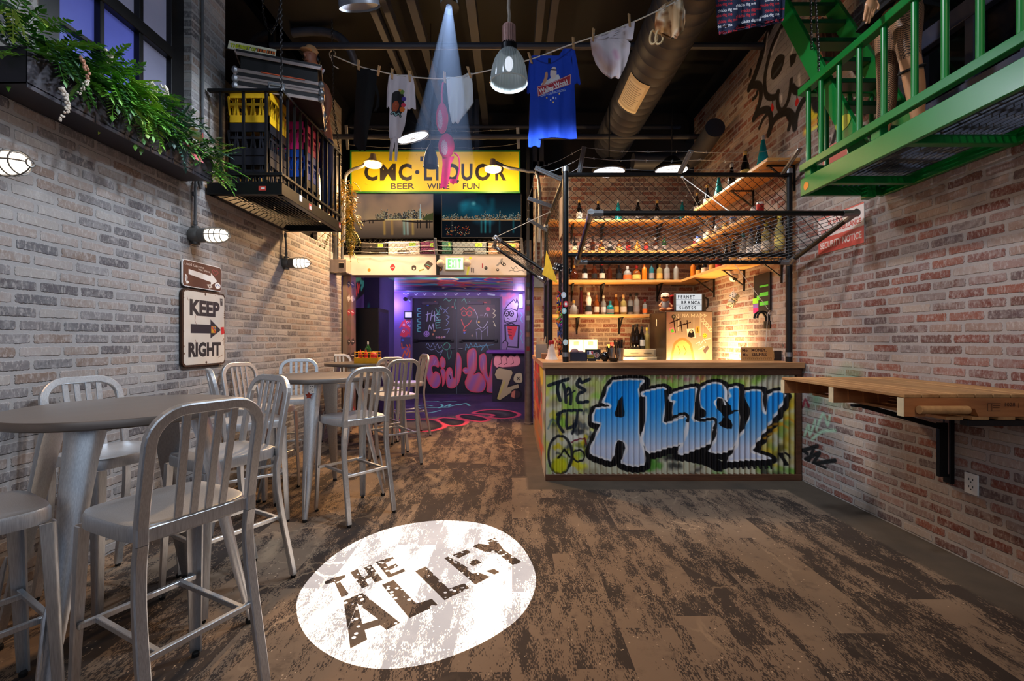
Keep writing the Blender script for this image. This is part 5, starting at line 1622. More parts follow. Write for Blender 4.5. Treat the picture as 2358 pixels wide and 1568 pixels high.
rrow([(1605, 'champagne', 'dark', 'white', 'gold', 'dark bottle just round the corner on the top right shelf', 1.0), (1628, 'champagne', 'dark', 'cream', 'gold', 'dark champagne with cream label on the top right shelf, left of teal', 1.0), (1655, 'cone', 'teal', None, 'silver', 'teal conical bottle in the middle of the top right shelf', 1.05), (1685, 'champagne', 'dark', 'black', 'silver', 'slim dark bottle right of the middle teal one, top right shelf', 1.05), (1716, 'champagne', 'dark', 'yellow', 'gold', 'gold necked champagne bottle near the end of the top right shelf', 1.1), (1757, 'cone', 'teal', None, 'silver', 'teal conical bottle nearest the camera on the top right shelf', 1.15)], shelf_z[3], G4)
cans = [('white', 'red', 'white can with red mark'), ('blue', 'white', 'blue and white can'), ('grey', 'white', 'grey can with white label'), ('tan', 'cream', 'tan can'), ('black', 'gold', 'black can with gold label'), ('white', 'grey', 'tall white can'), ('gold', 'yellow', 'gold and green can'), ('blue', 'grey', 'small blue printed can'), ('grey', 'white', 'dented grey can'), ('white', 'red', 'white and red can')]
for i, (px, c) in enumerate(zip((1602, 1613, 1625, 1637, 1647, 1658, 1671, 1694, 1737, 1757), cans)):
 Y = 2.60 * F / (px - CX)
 bottle(2.60 - (i % 2) * .03, Y, shelf_z[2], 'can', c[0], c[1], None, c[2] + (', %s from the corner on the third shelf' % ('first', 'second', 'third', 'fourth', 'fifth', 'sixth', 'seventh', 'eighth', 'ninth', 'tenth')[i]), 1.1, 'cans on the third shelf', (.15, .85), 'can', 'can')
rrow([(1596, 'round', 'orange', None, 'black', 'orange bottle first round the corner on the second right shelf', 1.0), (1609, 'square', 'dark', 'gold', 'black', 'black and gold bottle on the second right shelf', 1.0), (1622, 'square', 'dark', 'cream', 'black', 'dark bottle with cream label on the second right shelf', 1.0), (1640, 'square', 'amber', 'gold', 'gold', 'amber bottle with gold label on the second right shelf', 1.0), (1655, 'square', 'brown', 'red', 'black', 'brown bottle with red label on the second right shelf', 1.0), (1672, 'round', 'dark', 'black', 'black', 'dark bottle behind the mesh on the second right shelf', 1.0), (1688, 'champagne', 'dark', 'gold', 'gold', 'dark tall bottle on the second right shelf, left of the white label', 1.0), (1712, 'round', 'clear', 'white', 'teal', 'clear bottle with white speckled label and teal cap', 1.15), (1729, 'round', 'clear', 'white', 'blue', 'clear bottle with white label and blue cap', 1.2), (1746, 'champagne', 'dark', 'white', 'blue', 'dark tall bottle between two white labelled ones', 1.05), (1764, 'round', 'straw', 'cream', 'yellow', 'pale bottle with yellow cap, second nearest on the right shelf', 1.2), (1795, 'round', 'straw', 'yellow', 'yellow', 'pale bottle with yellow cap and label nearest the camera', 1.2)], shelf_z[1], G2)
# things on and behind the bar
m = MB(); m.bb(.52, 1.97, 6.25, YB - .005, .86, .90); m.bb(.54, 1.95, 6.30, YB - .01, 0, .86)
o = tag(m.build('back_counter', DARKW, None, bevel=.004), 'dark low work bench along the back wall under the shelves', 'counter')
BZ = .90
FY0, FZ1 = 5.92, 1.71
fx0, fx1 = P(1533, 0, FY0).x, P(1642, 0, FY0).x
cv = Canvas(330, 420, (150, 132, 116), 1, (1533, 716, 1642, 855))
cv.rect(1533, 716, 1552, 760, (160, 96, 84), .7)
blobs(cv, 20, [(166, 146, 126), (140, 120, 104)], 10, 40, 4, (1533, 716, 1642, 850), (.3, .6), 14)
mk = (228, 216, 196)
for i, pts in enumerate(([(1558, 722), (1556, 728), (1562, 729), (1561, 721)], [(1566, 721), (1565, 728)], [(1572, 728), (1572, 721), (1577, 728), (1577, 721)], [(1580, 728), (1583, 721), (1586, 728)], [(1592, 728), (1592, 721), (1596, 726), (1600, 721), (1600, 728)], [(1604, 728), (1607, 721), (1609, 728)], [(1613, 720), (1613, 728), (1619, 724), (1613, 720)], [(1622, 721), (1628, 724), (1623, 728), (1622, 721)])):
 cv.line(pts, 1.3, mk, .6)
for x in (1561, 1598, 1613, 1620):
 cv.line([(x, 728), (x, 760 + (x % 7) * 4)], 1, mk, .6)
for i in range(5):
 x, y = 1617 + i * 5, 734 + i * 6
 cv.line([(x - 2, y), (x + 4, y - 3), (x + 7, y + 2), (x, y + 5), (x - 2, y)], 1.2, mk, .5)
bk = (34, 16, 16)
for pts in ([(1541, 742), (1566, 732)], [(1550, 732), (1554, 764)], [(1560, 750), (1576, 744)], [(1567, 738), (1570, 762)], [(1574, 746), (1590, 740)], [(1582, 736), (1584, 762)]):
 cv.line(pts, 2.2, bk, .7)
cv.disc(1550, 727, 5, (60, 54, 46), .8); cv.disc(1550, 727, 2.5, (150, 140, 120), .8)
cv.poly([(1540, 756), (1549, 752), (1554, 764), (1544, 767)], (228, 120, 150), .4); cv.poly([(1542, 758), (1548, 755), (1552, 763), (1545, 765)], (90, 190, 60), 0)
cv.poly([(1581, 756), (1599, 755), (1602, 776), (1584, 774)], (222, 214, 204), .2); cv.poly([(1588, 760), (1595, 758), (1600, 774), (1584, 774)], (26, 22, 22), 0, 1, 1, 2); cv.disc(1592, 762, 3, (200, 180, 160), .6)
cv.poly([(1604, 751), (1612, 750), (1611, 765), (1603, 765)], (206, 150, 60), .2); cv.line([(1607, 753), (1608, 763)], 1.4, (40, 30, 20))
cv.disc(1624, 771, 5.2, (232, 210, 60), .8); cv.line([(1621, 772), (1624, 775), (1628, 771)], 1, (40, 36, 20), .5, 1, 3); cv.disc(1622, 769, .8, (40, 36, 20)); cv.disc(1626, 769, .8, (40, 36, 20))
for pts in ([(1604, 790), (1612, 786), (1610, 794)], [(1614, 792), (1622, 780), (1626, 788)], [(1626, 780), (1638, 778)], [(1610, 804), (1622, 796), (1630, 806)], [(1632, 798), (1628, 812)]):
 cv.line(pts, 1.3, (226, 222, 214), .6)
cv.poly([(1620, 806), (1630, 795), (1634, 800), (1625, 814)], (80, 70, 70), .4)
cv.poly([(1545, 850), (1548, 800), (1556, 784), (1571, 777), (1586, 784), (1594, 800), (1597, 850)], (150, 110, 66), 1, 1, 1, 2)
cv.poly([(1549, 850), (1552, 802), (1559, 788), (1571, 782), (1583, 788), (1590, 802), (1593, 850)], (196, 150, 90), 0, 1, 1, 2)
for pts in ([(1560, 796), (1566, 808), (1562, 816)], [(1574, 796), (1580, 808), (1576, 816)]):
 cv.line(pts, 1.6, (120, 80, 40), .8)
m = MB()
m.bb(fx0, fx1, FY0 + .004, 6.62, 0, FZ1)
FRG = thing('fridge', 'stainless steel fridge covered in stickers and scrawl, behind the bar', 'fridge')
m.build('fridge_body', mat('fridge_dark_side', (70, 58, 48), .3, .6), FRG, bevel=.006)
m = MB(); zb_ = H - (855 - CY) * FY0 / F
m.quad((fx0 + .01, FY0, zb_), (fx1 - .01, FY0, zb_), (fx1 - .01, FY0, FZ1 - .01), (fx0 + .01, FY0, FZ1 - .01), 0)
m.bb(fx0 + .01, fx1 - .01, FY0 + .001, FY0 + .0035, .05, FZ1 - .01, 1)
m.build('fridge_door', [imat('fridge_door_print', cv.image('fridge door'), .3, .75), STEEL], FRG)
m = MB(); zf = FZ1 - .42
m.prism([(0, 0), (.035, .02), (.03, .11), (-.005, .09)], -.002, .001, Matrix.Translation((fx0 - .001, 6.28, 1.52)) @ Matrix.Rotation(PI / 2, 4, 'Y') @ Matrix.Rotation(PI / 2, 4, 'Z'))
m.build('paper_sticker', LBL['cream'], FRG)
cv = Canvas(236, 152, (236, 238, 240), 1, (1557, 676, 1616, 714))
for y in (688.6, 701.3):
 cv.line([(1557, y), (1616, y)], .7, (150, 156, 166), .5)
INK = (34, 36, 44)
for txt, x0, y, sp in (('FERNET', 1563, 686.5, 6.9), ('BRANCA', 1571.5, 699.2, 7.6), ('SHOTS9', 1566.5, 711.8, 6.9)):
 for i, ch in enumerate(txt):
  cv.text(x0 + i * sp, y, 7.2, ch, INK, .02, .8)
a, b = P(1557, 714, 5.96), P(1616, 676, 5.96)
LB = thing('light_box_sign', 'small lit white letter board reading FERNET BRANCA SHOTS9 on top of the fridge', 'sign')
zb0 = FZ1 + .002
m = MB(); m.bb(a.x - .012, b.x + .012, 5.966, 6.02, zb0, zb0 + (b.z - a.z) + .02)
m.build('sign_case', mat('grey_plastic_case', (58, 58, 62), .5), LB, bevel=.004)
m = MB(); m.quad((a.x, 5.962, zb0 + .01), (b.x, 5.962, zb0 + .01), (b.x, 5.962, zb0 + .01 + b.z - a.z), (a.x, 5.962, zb0 + .01 + b.z - a.z))
m.build('lit_face', imat('light_box_face', cv.image('light box letters'), .5, 0, .8, False, 0, True), LB)
CG = thing('drink_dispenser', 'red and black bar machine partly hidden behind the letter board', 'machine', (0, 0, 0))
x_ = P(1552, 0, 6.1).x
m = MB(); m.bb(x_ - .055, x_ + .05, 6.05, 6.2, FZ1 + .001, FZ1 + .05); m.bb(x_ - .04, x_ - .01, 6.09, 6.16, FZ1 + .05, FZ1 + .2); m.bb(x_ - .05, x_ + .04, 6.05, 6.2, FZ1 + .2, FZ1 + .225)
m.build('red_stand', mat('gloss_red_plastic', (196, 26, 24), .3), CG, bevel=.006)
x_ = P(1619, 0, 6.12).x
m = MB(); m.lathe([(.07, FZ1 + .001), (.075, FZ1 + .02), (.06, FZ1 + .2), (.063, FZ1 + .23), (0, FZ1 + .235)], 20, Matrix.Translation((x_ - .03, 6.14, 0)))
m.tube(curve3([(x_ + .03, 6.14, FZ1 + .2), (x_ + .075, 6.14, FZ1 + .17), (x_ + .07, 6.14, FZ1 + .08), (x_ + .04, 6.14, FZ1 + .05)], 5), .012, 8)
m.build('black_jug', mat('black_plastic', (20, 19, 19), .35), CG)
dx = P(1527, 0, 6.05).x + .05
DOLL = thing('toy_doll', 'chubby toy doll in white cap and big dark glasses left of the letter board', 'doll', (dx, 6.12, FZ1 + .001), -.25, None)
SKIN = mat('doll_skin', (214, 140, 96), .5)
def body_skin(name, joints, edges, mt, parent, root=0, sub=2):
 me = bpy.data.meshes.new(name)
 me.from_pydata([j[0] for j in joints], edges, [])
 o = bpy.data.objects.new(name, me)
 COL.objects.link(o)
 sk = o.modifiers.new('skin', 'SKIN')
 for i, j in enumerate(joints):
  r = j[1]
  me.skin_vertices[0].data[i].radius = (r, r) if not isinstance(r, tuple) else r
  me.skin_vertices[0].data[i].use_root = (i == root)
 sk.use_smooth_shade = True
 ss = o.modifiers.new('sub', 'SUBSURF'); ss.levels = sub; ss.render_levels = sub
 dg = bpy.context.evaluated_depsgraph_get()
 me2 = bpy.data.meshes.new_from_object(o.evaluated_get(dg))
 bpy.data.objects.remove(o)
 o = bpy.data.objects.new(name, me2)
 me2.materials.clear(); me2.materials.append(mt)
 COL.objects.link(o)
 if parent is not None:
  o.parent = parent
 return o
J = [((0, 0, .05), .045), ((0, -.005, .10), .044), ((0, 0, .135), .022), ((-.04, -.01, .12), .018), ((-.075, -.04, .09), .015), ((-.06, -.075, .075), .014), ((.04, -.01, .12), .018), ((.08, -.03, .085), .015), ((.085, -.06, .06), .014),
     ((-.035, -.03, .035), .03), ((-.06, -.085, .03), .022), ((-.07, -.11, .035), .02), ((.035, -.03, .035), .03), ((.065, -.08, .03), .022), ((.078, -.105, .035), .02)]
body_skin('doll_body', J, [(0, 1), (1, 2), (1, 3), (3, 4), (4, 5), (1, 6), (6, 7), (7, 8), (0, 9), (9, 10), (10, 11), (0, 12), (12, 13), (13, 14)], SKIN, DOLL)
m = MB(); m.ball((0, -.01, .185), (.052, .05, .05), 18, 12); m.ball((.0, -.058, .172), .010, 8, 6); m.ball((-.052, -.008, .18), (.008, .012, .014), 8, 6); m.ball((.052, -.008, .18), (.008, .012, .014), 8, 6); m.ball((0, -.056, .152), (.014, .006, .004), 8, 6)
m.build('doll_head', SKIN, DOLL)
m = MB(); m.lathe([(.054, .196), (.058, .205), (.054, .232), (.035, .255), (0, .262)], 18, Matrix.Translation((0, -.008, 0))); m.ball((0, -.06, .212), (.034, .02, .006), 12, 6)
m.build('doll_cap', mat('doll_cap_cloth', (226, 206, 190), .8), DOLL)
m = MB(); m.ball((-.022, -.058, .190), (.022, .010, .016), 12, 8); m.ball((.022, -.058, .190), (.022, .010, .016), 12, 8); m.tube([(-.05, -.03, .196), (-.02, -.062, .196), (.02, -.062, .196), (.05, -.03, .196)], .004, 6)
m.build('dark_glasses', mat('brown_lens', (60, 14, 8), .1), DOLL)
m = MB(); m.lathe([(.047, .055), (.052, .08), (.044, .125), (.02, .142)], 16, Matrix.Translation((0, -.003, 0)), 0, False); m.ball((-.035, -.012, .122), .024, 10, 8); m.ball((.035, -.012, .122), .024, 10, 8)
m.build('doll_shirt', mat('doll_shirt_grey', (170, 176, 186), .8), DOLL)
TL = thing('till', 'cream coloured twin box till behind the counter at the left', 'till')
a, b = P(1309, 0, 6.55), P(1374, 0, 6.55)
xm = (a.x + b.x) / 2
CREAM = mat('cream_enamel', (226, 206, 170), .45)
for x0, x1 in ((a.x, xm - .003), (xm + .003, b.x)):
 m = MB(); m.bb(x0, x1, 6.5, 6.72, BZ + .001, H - (781 - CY) * 6.5 / F)
 h_ = m.build('till_box', CREAM, TL, bevel=.006)
 m = MB()
 for k in range(4):
  m.bb(x0 + .07, x1 - .06, 6.496, 6.4995, 1.30 - k * .014, 1.306 - k * .014)
 m.build('vent_slots', mat('slot_grey', (110, 96, 80), .7), h_)
zc0 = BZ
CD = thing('cash_drawer', 'cream cash drawer on a wide pale base behind the counter', 'cash drawer')
a, b = P(1435, 0, 6.3), P(1529, 0, 6.3)
ztop = H - (822 - CY) * 6.3 / F
m = MB(); m.bb(a.x, b.x, 6.28, 6.6, BZ + .001, ztop + .0)
m.build('base', CREAM, CD, bevel=.004)
a, b = P(1442, 0, 6.3), P(1512, 0, 6.3)
z1 = H - (804 - CY) * 6.3 / F
m = MB(); m.bb(a.x, b.x, 6.32, 6.58, ztop + .012, z1); m.bb(a.x + .02, b.x - .02, 6.4, 6.5, ztop, ztop + .012)
d_ = m.build('drawer', mat('beige_steel', (206, 186, 156), .45, .1), CD, bevel=.003)
m = MB(); m.bb(a.x + .03, b.x - .03, 6.316, 6.3198, ztop + .03, z1 - .018)
dd = m.build('drawer_front', CREAM, d_)
m = MB()
for f in (.28, .72):
 x = a.x + (b.x - a.x) * f
 m.bb(x - .055, x + .055, 6.312, 6.3158, (ztop + z1) / 2 - .004, (ztop + z1) / 2 + .004)
m.build('slots', mat('slot_dark', (50, 40, 34), .7), d_)
zt_ = z1 + .001
for (px, shape, gl, lb, cp, txt, s_) in ((1458, 'champagne', 'dark', None, 'black', 'dark wine bottle, left of the four on the cash drawer', 1.05), (1466.5, 'champagne', 'dark', None, 'black', 'dark wine bottle, second from left on the cash drawer', 1.1), (1478, 'champagne', 'dark', 'white', 'black', 'dark bottle with a white label on the cash drawer', 1.0), (1490, 'round', 'straw', None, 'yellow', 'pale bottle with yellow cap, right end of the cash drawer', 1.05)):
 bottle((px - CX) * 6.45 / F, 6.45, zt_, shape, gl, lb, cp, txt, s_, 'bottles on the cash drawer')
for (px, shape, gl, lb, cp, txt, s_) in ((1401, 'round', 'green', 'gold', 'gold', 'green bottle with gold neck behind the straw cups', 1.3), (1409, 'champagne', 'wine', 'tan', 'red', 'red wine bottle with tan label behind the straw cups', 1.25)):
 bottle((px - CX) * 6.5 / F, 6.5, BZ, shape, gl, lb, cp, txt, s_)
def on(px, Y):
 return Vector(((px - CX) * Y / F, Y, ZC + .001))
p = on(1270, 4.95)
MG = thing('megaphone', 'white megaphone with a red cap standing on the bar corner', 'megaphone', p)
m = MB(); m.lathe([(.070, 0), (.066, .006), (.047, .05), (.036, .11), (.030, .16), (.029, .165)], 24); m.build('horn', mat('white_plastic', (222, 204, 190), .4), MG, sharp=60)
m = MB(); m.lathe([(.030, .165), (.032, .17), (.032, .195), (.026, .205), (0, .206)], 20); m.box((-.022, -.028, .175), (.012, .02, .03)); m.build('red_cap', mat('red_plastic', (176, 24, 26), .35), MG)
p = on(1330, 4.62)
BK = thing('utensil_tray', 'dark blue tray with a cloth in it at the left end of the bar', 'tray', p)
m = MB()
w2_, d2_ = .082, .07
for s_ in (-1, 1):
 m.bb(s_ * w2_ - .004, s_ * w2_ + .004, -d2_, d2_, 0, .088); m.bb(-w2_, w2_, s_ * d2_ - .004, s_ * d2_ + .004, 0, .088)
m.bb(-w2_, w2_, -d2_, d2_, 0, .006)
m.build('tray_body', mat('navy_plastic', (22, 26, 48), .4), BK, bevel=.002)
m = MB(); m.ball((-.03, 0, .085), (.045, .05, .04), 14, 10); m.ball((.03, .01, .075), (.04, .05, .03), 14, 10)
m.build('folded_cloth', mat('mauve_cloth', (150, 110, 110), .9), BK)
cv = Canvas(150, 110, (22, 20, 22), 1, (1349, 806, 1384, 832))
cv.rect(1352, 810.5, 1366.5, 818.5, (230, 226, 226)); cv.rect(1352.6, 811, 1357, 818, (40, 50, 110)); cv.rect(1361.5, 811, 1366, 818, (190, 36, 44)); cv.poly([(1357, 818), (1358, 813), (1361, 811.5), (1362, 815), (1364, 818)], (230, 226, 226)); cv.disc(1359.5, 813, 1.4, (230, 226, 226), .5)
cv.rect(1350.5, 821, 1369, 828.5, (150, 134, 40)); cv.line([(1353, 825), (1366, 824.5)], 1.4, (70, 60, 20), .6)
cv.disc(1374.5, 820, 6.6, (190, 170, 160), .8); cv.ring(1374.5, 820, 4.2, 1.2, (60, 50, 50), .5); cv.line([(1374.5, 814.5), (1374.5, 825.5)], 1.4, (150, 60, 50)); cv.line([(1369, 820), (1380, 820)], 1.4, (150, 60, 50))
p = on(1366, 4.56)
SB = thing('sticker_box', 'black box with a baseball sticker and a yellow strip on the bar', 'box', p)
m = MB(); m.bb(-.074, .074, 0, .05, .012, .116, 1); m.quad((-.074, -.001, .012), (.074, -.001, .012), (.074, -.001, .116), (-.074, -.001, .116), 0); m.bb(-.05, .03, .01, .04, 0, .012, 1)
m.build('box_body', [imat('sticker_box_print', cv.image('sticker box'), .5), mat('black_card', (22, 20, 20), .6)], SB)
p = on(1393, 4.52)
m = MB(); m.ball((0, 0, .048), .047, 24, 16); m.lathe([(.022, -.0), (.02, .006), (0, .006)], 16)
o = m.build('black_ball', mat('gloss_black', (10, 10, 11), .08)); o.location = p
tag(o, 'shiny black ball on the bar in front of the straw cups', 'ball')
p = on(1413, 4.46)
m = MB(); m.lathe([(.0, 0), (.034, 0), (.048, .018), (.050, .034), (.046, .034), (.036, .012), (0, .01)], 24)
o = m.build('small_bowl', mat('black_bowl', (24, 18, 16), .25)); o.location = p
tag(o, 'small black bowl at the front edge of the bar', 'bowl')
for k, (px, lab) in enumerate(((1408, 'steel cup of black straws, left one on the bar'), (1427, 'steel cup of tall black straws, right one on the bar'))):
 p = on(px, 4.68)
 CUP = thing('straw_cup', lab, 'cup', p, 0, 'steel cups of straws on the bar')
 m = MB(); m.lathe([(0, 0), (.034, 0), (.045, .128), (.048, .13), (.043, .128), (.033, .004), (0, .004)], 24)
 m.build('cup_body', STEEL, CUP)
 m = MB()
 r = random.Random(k)
 for i in range(34 if k else 20):
  a = r.uniform(0, 6.28); q = r.uniform(.005, .03)
  x, y = q * math.cos(a), q * math.sin(a)
  tl = r.uniform(.19, .225) if k else r.uniform(.14, .155)
  m.tube([(x, y, .006), (x * 2.1, y * 1.5, tl)], .0028, 5)
 s_ = m.build('straws', mat('black_straws', (20, 20, 24), .4), CUP)
p = on(1246, 5.35)
NC = thing('napkin_caddy', 'clear caddy stuffed with wooden stirrers and napkins at the bar end', 'caddy', p)
m = MB()
for s_ in (-1, 1):
 m.bb(s_ * .06 - .002, s_ * .06 + .002, -.06, .06, 0, .16); m.bb(-.06, .06, s_ * .06 - .002, s_ * .06 + .002, 0, .16)
m.bb(-.06, .06, -.06, .06, 0, .003)
m.build('caddy_box', glassm('clear_acrylic', (220, 210, 196), .1), NC)
m = MB(); r = random.Random(8)
for i in range(26):
 x, y = r.uniform(-.05, .05), r.uniform(-.05, .05)
 m.bar((x * .9, y * .9, .006), (x + r.uniform(-.012, .012), y + r.uniform(-.01, .01), r.uniform(.17, .25)), .012, .002, (0, 1, 0))
m.build('stirrers', mat('pale_birch', (222, 190, 150), .7), NC)
p = on(1258, 5.12)
m = MB(); m.bb(-.055, .055, -.07, .07, 0, .06)
o = m.build('napkin_box', mat('brown_card_box', (120, 78, 50), .7), None, bevel=.006); o.location = p
tag(o, 'small brown box between the napkin caddy and the megaphone', 'box')
cv = Canvas(310, 124, (196, 142, 82), 1, (1706, 803, 1783, 834))
blobs(cv, 16, [(206, 154, 94), (182, 128, 70)], 6, 24, 3, (1706, 803, 1783, 834), (.2, .5), 6)
IK = (62, 30, 20)
for txt, x, y, c_, w_ in (('Mo', 1716, 813, 6.2, 13), ('MONEY,', 1750, 813, 6.8, 36), ('Mo', 1716.5, 823, 6, 12), ('SELFIES', 1750, 822.6, 6.4, 36)):
 cv.text(x, y, c_, txt, IK, .025, 1, 0, 'c', w_)
for x in np.linspace(1712, 1776, 15):
 cv.line([(x, 826 + (x % 3) * .5), (x + 1.4, 831), (x + 2.6, 827)], 1.0, (120, 74, 40), .6, .8)
a, b = P(1706, 834, 4.62), P(1782, 803, 4.62)
CS = thing('cardboard_sign', 'brown cardboard sign reading Mo MONEY, Mo SELFIES leaning on the bar top', 'sign', ((a.x + b.x) / 2, 4.62, ZC + .001), 0, None, (-.12, 0, .02))
w_, h_ = (b.x - a.x) / 2, b.z - a.z
m = MB(); m.quad((-w_, 0, 0), (w_, 0, 0), (w_ * .98, 0, h_), (-w_ * .97, 0, h_), 0); m.bb(-w_ * .97, w_ * .97, .001, .006, 0, h_ * .99, 1)
m.build('card', [imat('cardboard_sign_print', cv.image('cardboard sign'), .8), mat('cardboard', (176, 126, 74), .85)], CS)
p = on(1800, 4.66)
m = MB(); m.bb(-.075, .075, 0, .1, 0, .10)
o = m.build('dark_wood_box', DARKW, None, bevel=.003); o.location = p
tag(o, 'dark wooden box beside the cardboard sign on the bar', 'box')
p = on(1824, 4.56)
SJ = thing('straw_jar', 'black jar with a chrome rim and straws at the right bar post', 'jar', p + Vector((0, .08, 0)))
m = MB(); m.lathe([(0, 0), (.04, 0), (.042, .01), (.042, .07), (.04, .075)], 20); m.build('jar_body', mat('gloss_black_jar', (16, 14, 14), .12), SJ)
m = MB(); m.lathe([(.045, .075), (.047, .08), (.047, .098), (.044, .1)], 20, None, 0, False); m.build('chrome_rim', STEEL, SJ)
m = MB(); r = random.Random(5)
for i in range(16):
 x, y = r.uniform(-.03, .03), r.uniform(-.03, .03)
 m.tube([(x, y, .01), (x * 1.6 - .01, y * 1.4, r.uniform(.13, .19))], .0028, 5)
m.build('straws', mat('tan_straws', (120, 96, 70), .6), SJ)
cmx, cmy = 2.585, 5.45
px = P(1689, 0, cmy).x
SC = thing('security_camera', 'white dome security camera under the right hand shelf', 'camera', (px, cmy, shelf_z[1] - .036), .35)
WP = mat('white_camera_shell', (232, 226, 220), .35)
m = MB(); m.lathe([(0, -.0), (.072, -.001), (.074, -.02), (.066, -.05), (.05, -.052)], 24); m.build('mount', WP, SC)
m = MB(); m.ball((0, 0, -.075), (.052, .052, .062), 20, 14); m.build('housing', WP, SC)
m = MB(); m.lathe([(0, .0), (.026, 0), (.03, -.012), (.03, -.02), (0, -.02)], 18, Matrix.Translation((-.012, -.047, -.10)) @ Matrix.Rotation(math.radians(70), 4, 'X')); m.build('lens', mat('camera_lens_black', (18, 16, 16), .15), SC)
DICE = mat('cream_dice', (226, 206, 180), .6)
for (x, y, rz, lab, zz) in ((1691, 682, .4, 'upper white fuzzy die hanging below the security camera', 0), (1685, 697, -.5, 'lower white fuzzy die hanging below the security camera', .02)):
 q = P(x, y, 5.2 + zz * 2)
 D = thing('hanging_die', lab, 'die', q, 0, 'white dice hanging over the bar', (.5, rz, .6))
 m = MB(); m.box((0, 0, 0), (.075, .075, .075)); m.build('cube_body', DICE, D, bevel=.012, seg=2)
 m = MB()
 for (u, v) in ((-.02, -.02), (.02, .02), (-.02, .02), (.02, -.02), (0, 0)):
  m.box((u, -.0376, v), (.011, .002, .011)); m.box((u, v, -.0376), (.011, .011, .002)); m.box((-.0376, u, v), (.002, .011, .011))
 m.build('pips', mat('dice_pips', (40, 34, 30), .7), D)
m = MB(); m.tube([P(1689, 662, 5.28), P(1691, 677, 5.2)], .0025, 5)
tag(m.build('dice_string', WHITE_ROPE), 'short string from the security camera to the dice', 'string')
def rwp(x, y, off=.0):
 Y = (XR - off) * F / (x - CX)
 return Vector((XR - off, Y, H - (y - CY) * Y / F))
def rwq(m, x0, y0, x1, y1, off, th, mi=0, top=None):
 """slab on the right wall between two photograph pixels"""
 a, b = rwp(x0, y1, off), rwp(x1, y0, off)
 ya, yb = a.y, b.y
 z0, z1 = (a.z, rwp(x0, y0, off).z)
 m.bb(XR - off - th, XR - off, yb, ya, z0, z1, mi)
 return ya, yb, z0, z1
BN = thing('wall_menu_board', 'two tall black menu boards with bright sticky notes on the right wall', 'board')
m = MB(); ya, yb, z0, z1 = rwq(m, 1750, 632, 1777, 717, .003, .02); m.build('front_board', mat('matt_black_board', (20, 17, 17), .6), BN, bevel=.003)
m = MB(); rwq(m, 1738, 636, 1750, 690, .003, .012); m.build('rear_board', MATS['matt_black_board'], BN)
for i, (c, y0, y1, x0, x1) in enumerate((((150, 226, 50), 688, 700, 1734, 1748), ((130, 96, 190), 700, 710, 1735, 1748), ((232, 40, 130), 710, 721, 1735, 1748), ((110, 220, 60), 681, 692, 1743, 1749))):
 m = MB(); rwq(m, x0, y0, x1, y1, .018 + .004 * (i == 3), .003); m.build('sticky_note', mat('note_%s' % ('lime', 'violet', 'pink', 'green')[i], c, .6), BN)
m = MB()
for (y0, y1) in ((.10, .04), (.20, .14), (.28, .24)):
 m.bb(XR - .0245, XR - .0232, yb + .03, ya - .03, z0 + y1 + .02, z0 + y0 + .0)
m.build('green_writing', mat('green_chalk', (90, 200, 60), .8), BN)
cv = Canvas(220, 160, (226, 210, 206), 1, (0, 0, 220, 160))
cv.rect(0, 92, 220, 160, (206, 84, 74)); cv.rect(0, 0, 220, 6, (206, 84, 74))
cv.text(110, 40, 18, 'IS UNDER', (190, 70, 62), .02); cv.text(110, 78, 19, 'VIDEO SURVEILLANCE', (190, 70, 62), .03, 1, 0, 'c', 196)
cv.text(110, 138, 26, 'SECURITY NOTICE', (238, 222, 216), .03, 1, 0, 'c', 200)
m = MB()
a, b = rwp(1885, 488, .004), rwp(1990, 440, .004)
z0_, z1_ = 2.10, 2.42
m.quad((XR - .006, a.y, z0_), (XR - .006, b.y, z0_), (XR - .006, b.y, z1_), (XR - .006, a.y, z1_), 0); m.bb(XR - .005, XR - .001, b.y, a.y, z0_, z1_, 1)
tag(m.build('notice_sign', [imat('notice_print', cv.image('surveillance notice'), .4), LBL['white']]), 'red and white surveillance notice on the wall under the fire escape', 'sign')
cv2 = Canvas(60, 60, (214, 120, 110), 1, (0, 0, 60, 60)); cv2.rect(6, 6, 54, 30, (228, 214, 208))
m = MB(); a, b = rwp(1895, 375, .004), rwp(1965, 330, .004)
m.bb(XR - .006, XR - .001, b.y, a.y, 2.75, 3.02)
tag(m.build('wall_notice', imat('notice_panel_print', cv2.image('upper notice'), .5)), 'pinkish wall notice seen through the fire escape railing', 'sign')
STC = [((1298, 679), (206, 214, 226), 'pale blue shield sticker high on the left cage post'), ((1303, 700), (214, 60, 70), 'red and white round sticker on the left cage post'), ((1299, 716), (150, 206, 206), 'mint sticker on the left cage post'), ((1302, 788), (200, 226, 230), 'pale sticker low on the left cage post')]
for (x, y), c, lab in STC:
 q = P(x, y, CYF - .031)
 m = MB(); r_ = .030
 m.prism([(r_ * math.cos(a) * .8, r_ * math.sin(a)) for a in np.linspace(0, 2 * PI, 13)[:-1]], 0, .0015, Matrix.Translation(q) @ Matrix.Rotation(PI / 2, 4, 'X'))
 m.prism([(r_ * .5 * math.cos(a) * .8, r_ * .5 * math.sin(a)) for a in np.linspace(0, 2 * PI, 13)[:-1]], .0015, .002, Matrix.Translation(q) @ Matrix.Rotation(PI / 2, 4, 'X'), 1)
 tag(m.build('post_sticker', [mat('sticker_%d' % (x + y), c, .5), LBL['white']]), lab, 'sticker', 'stickers on the left cage post')
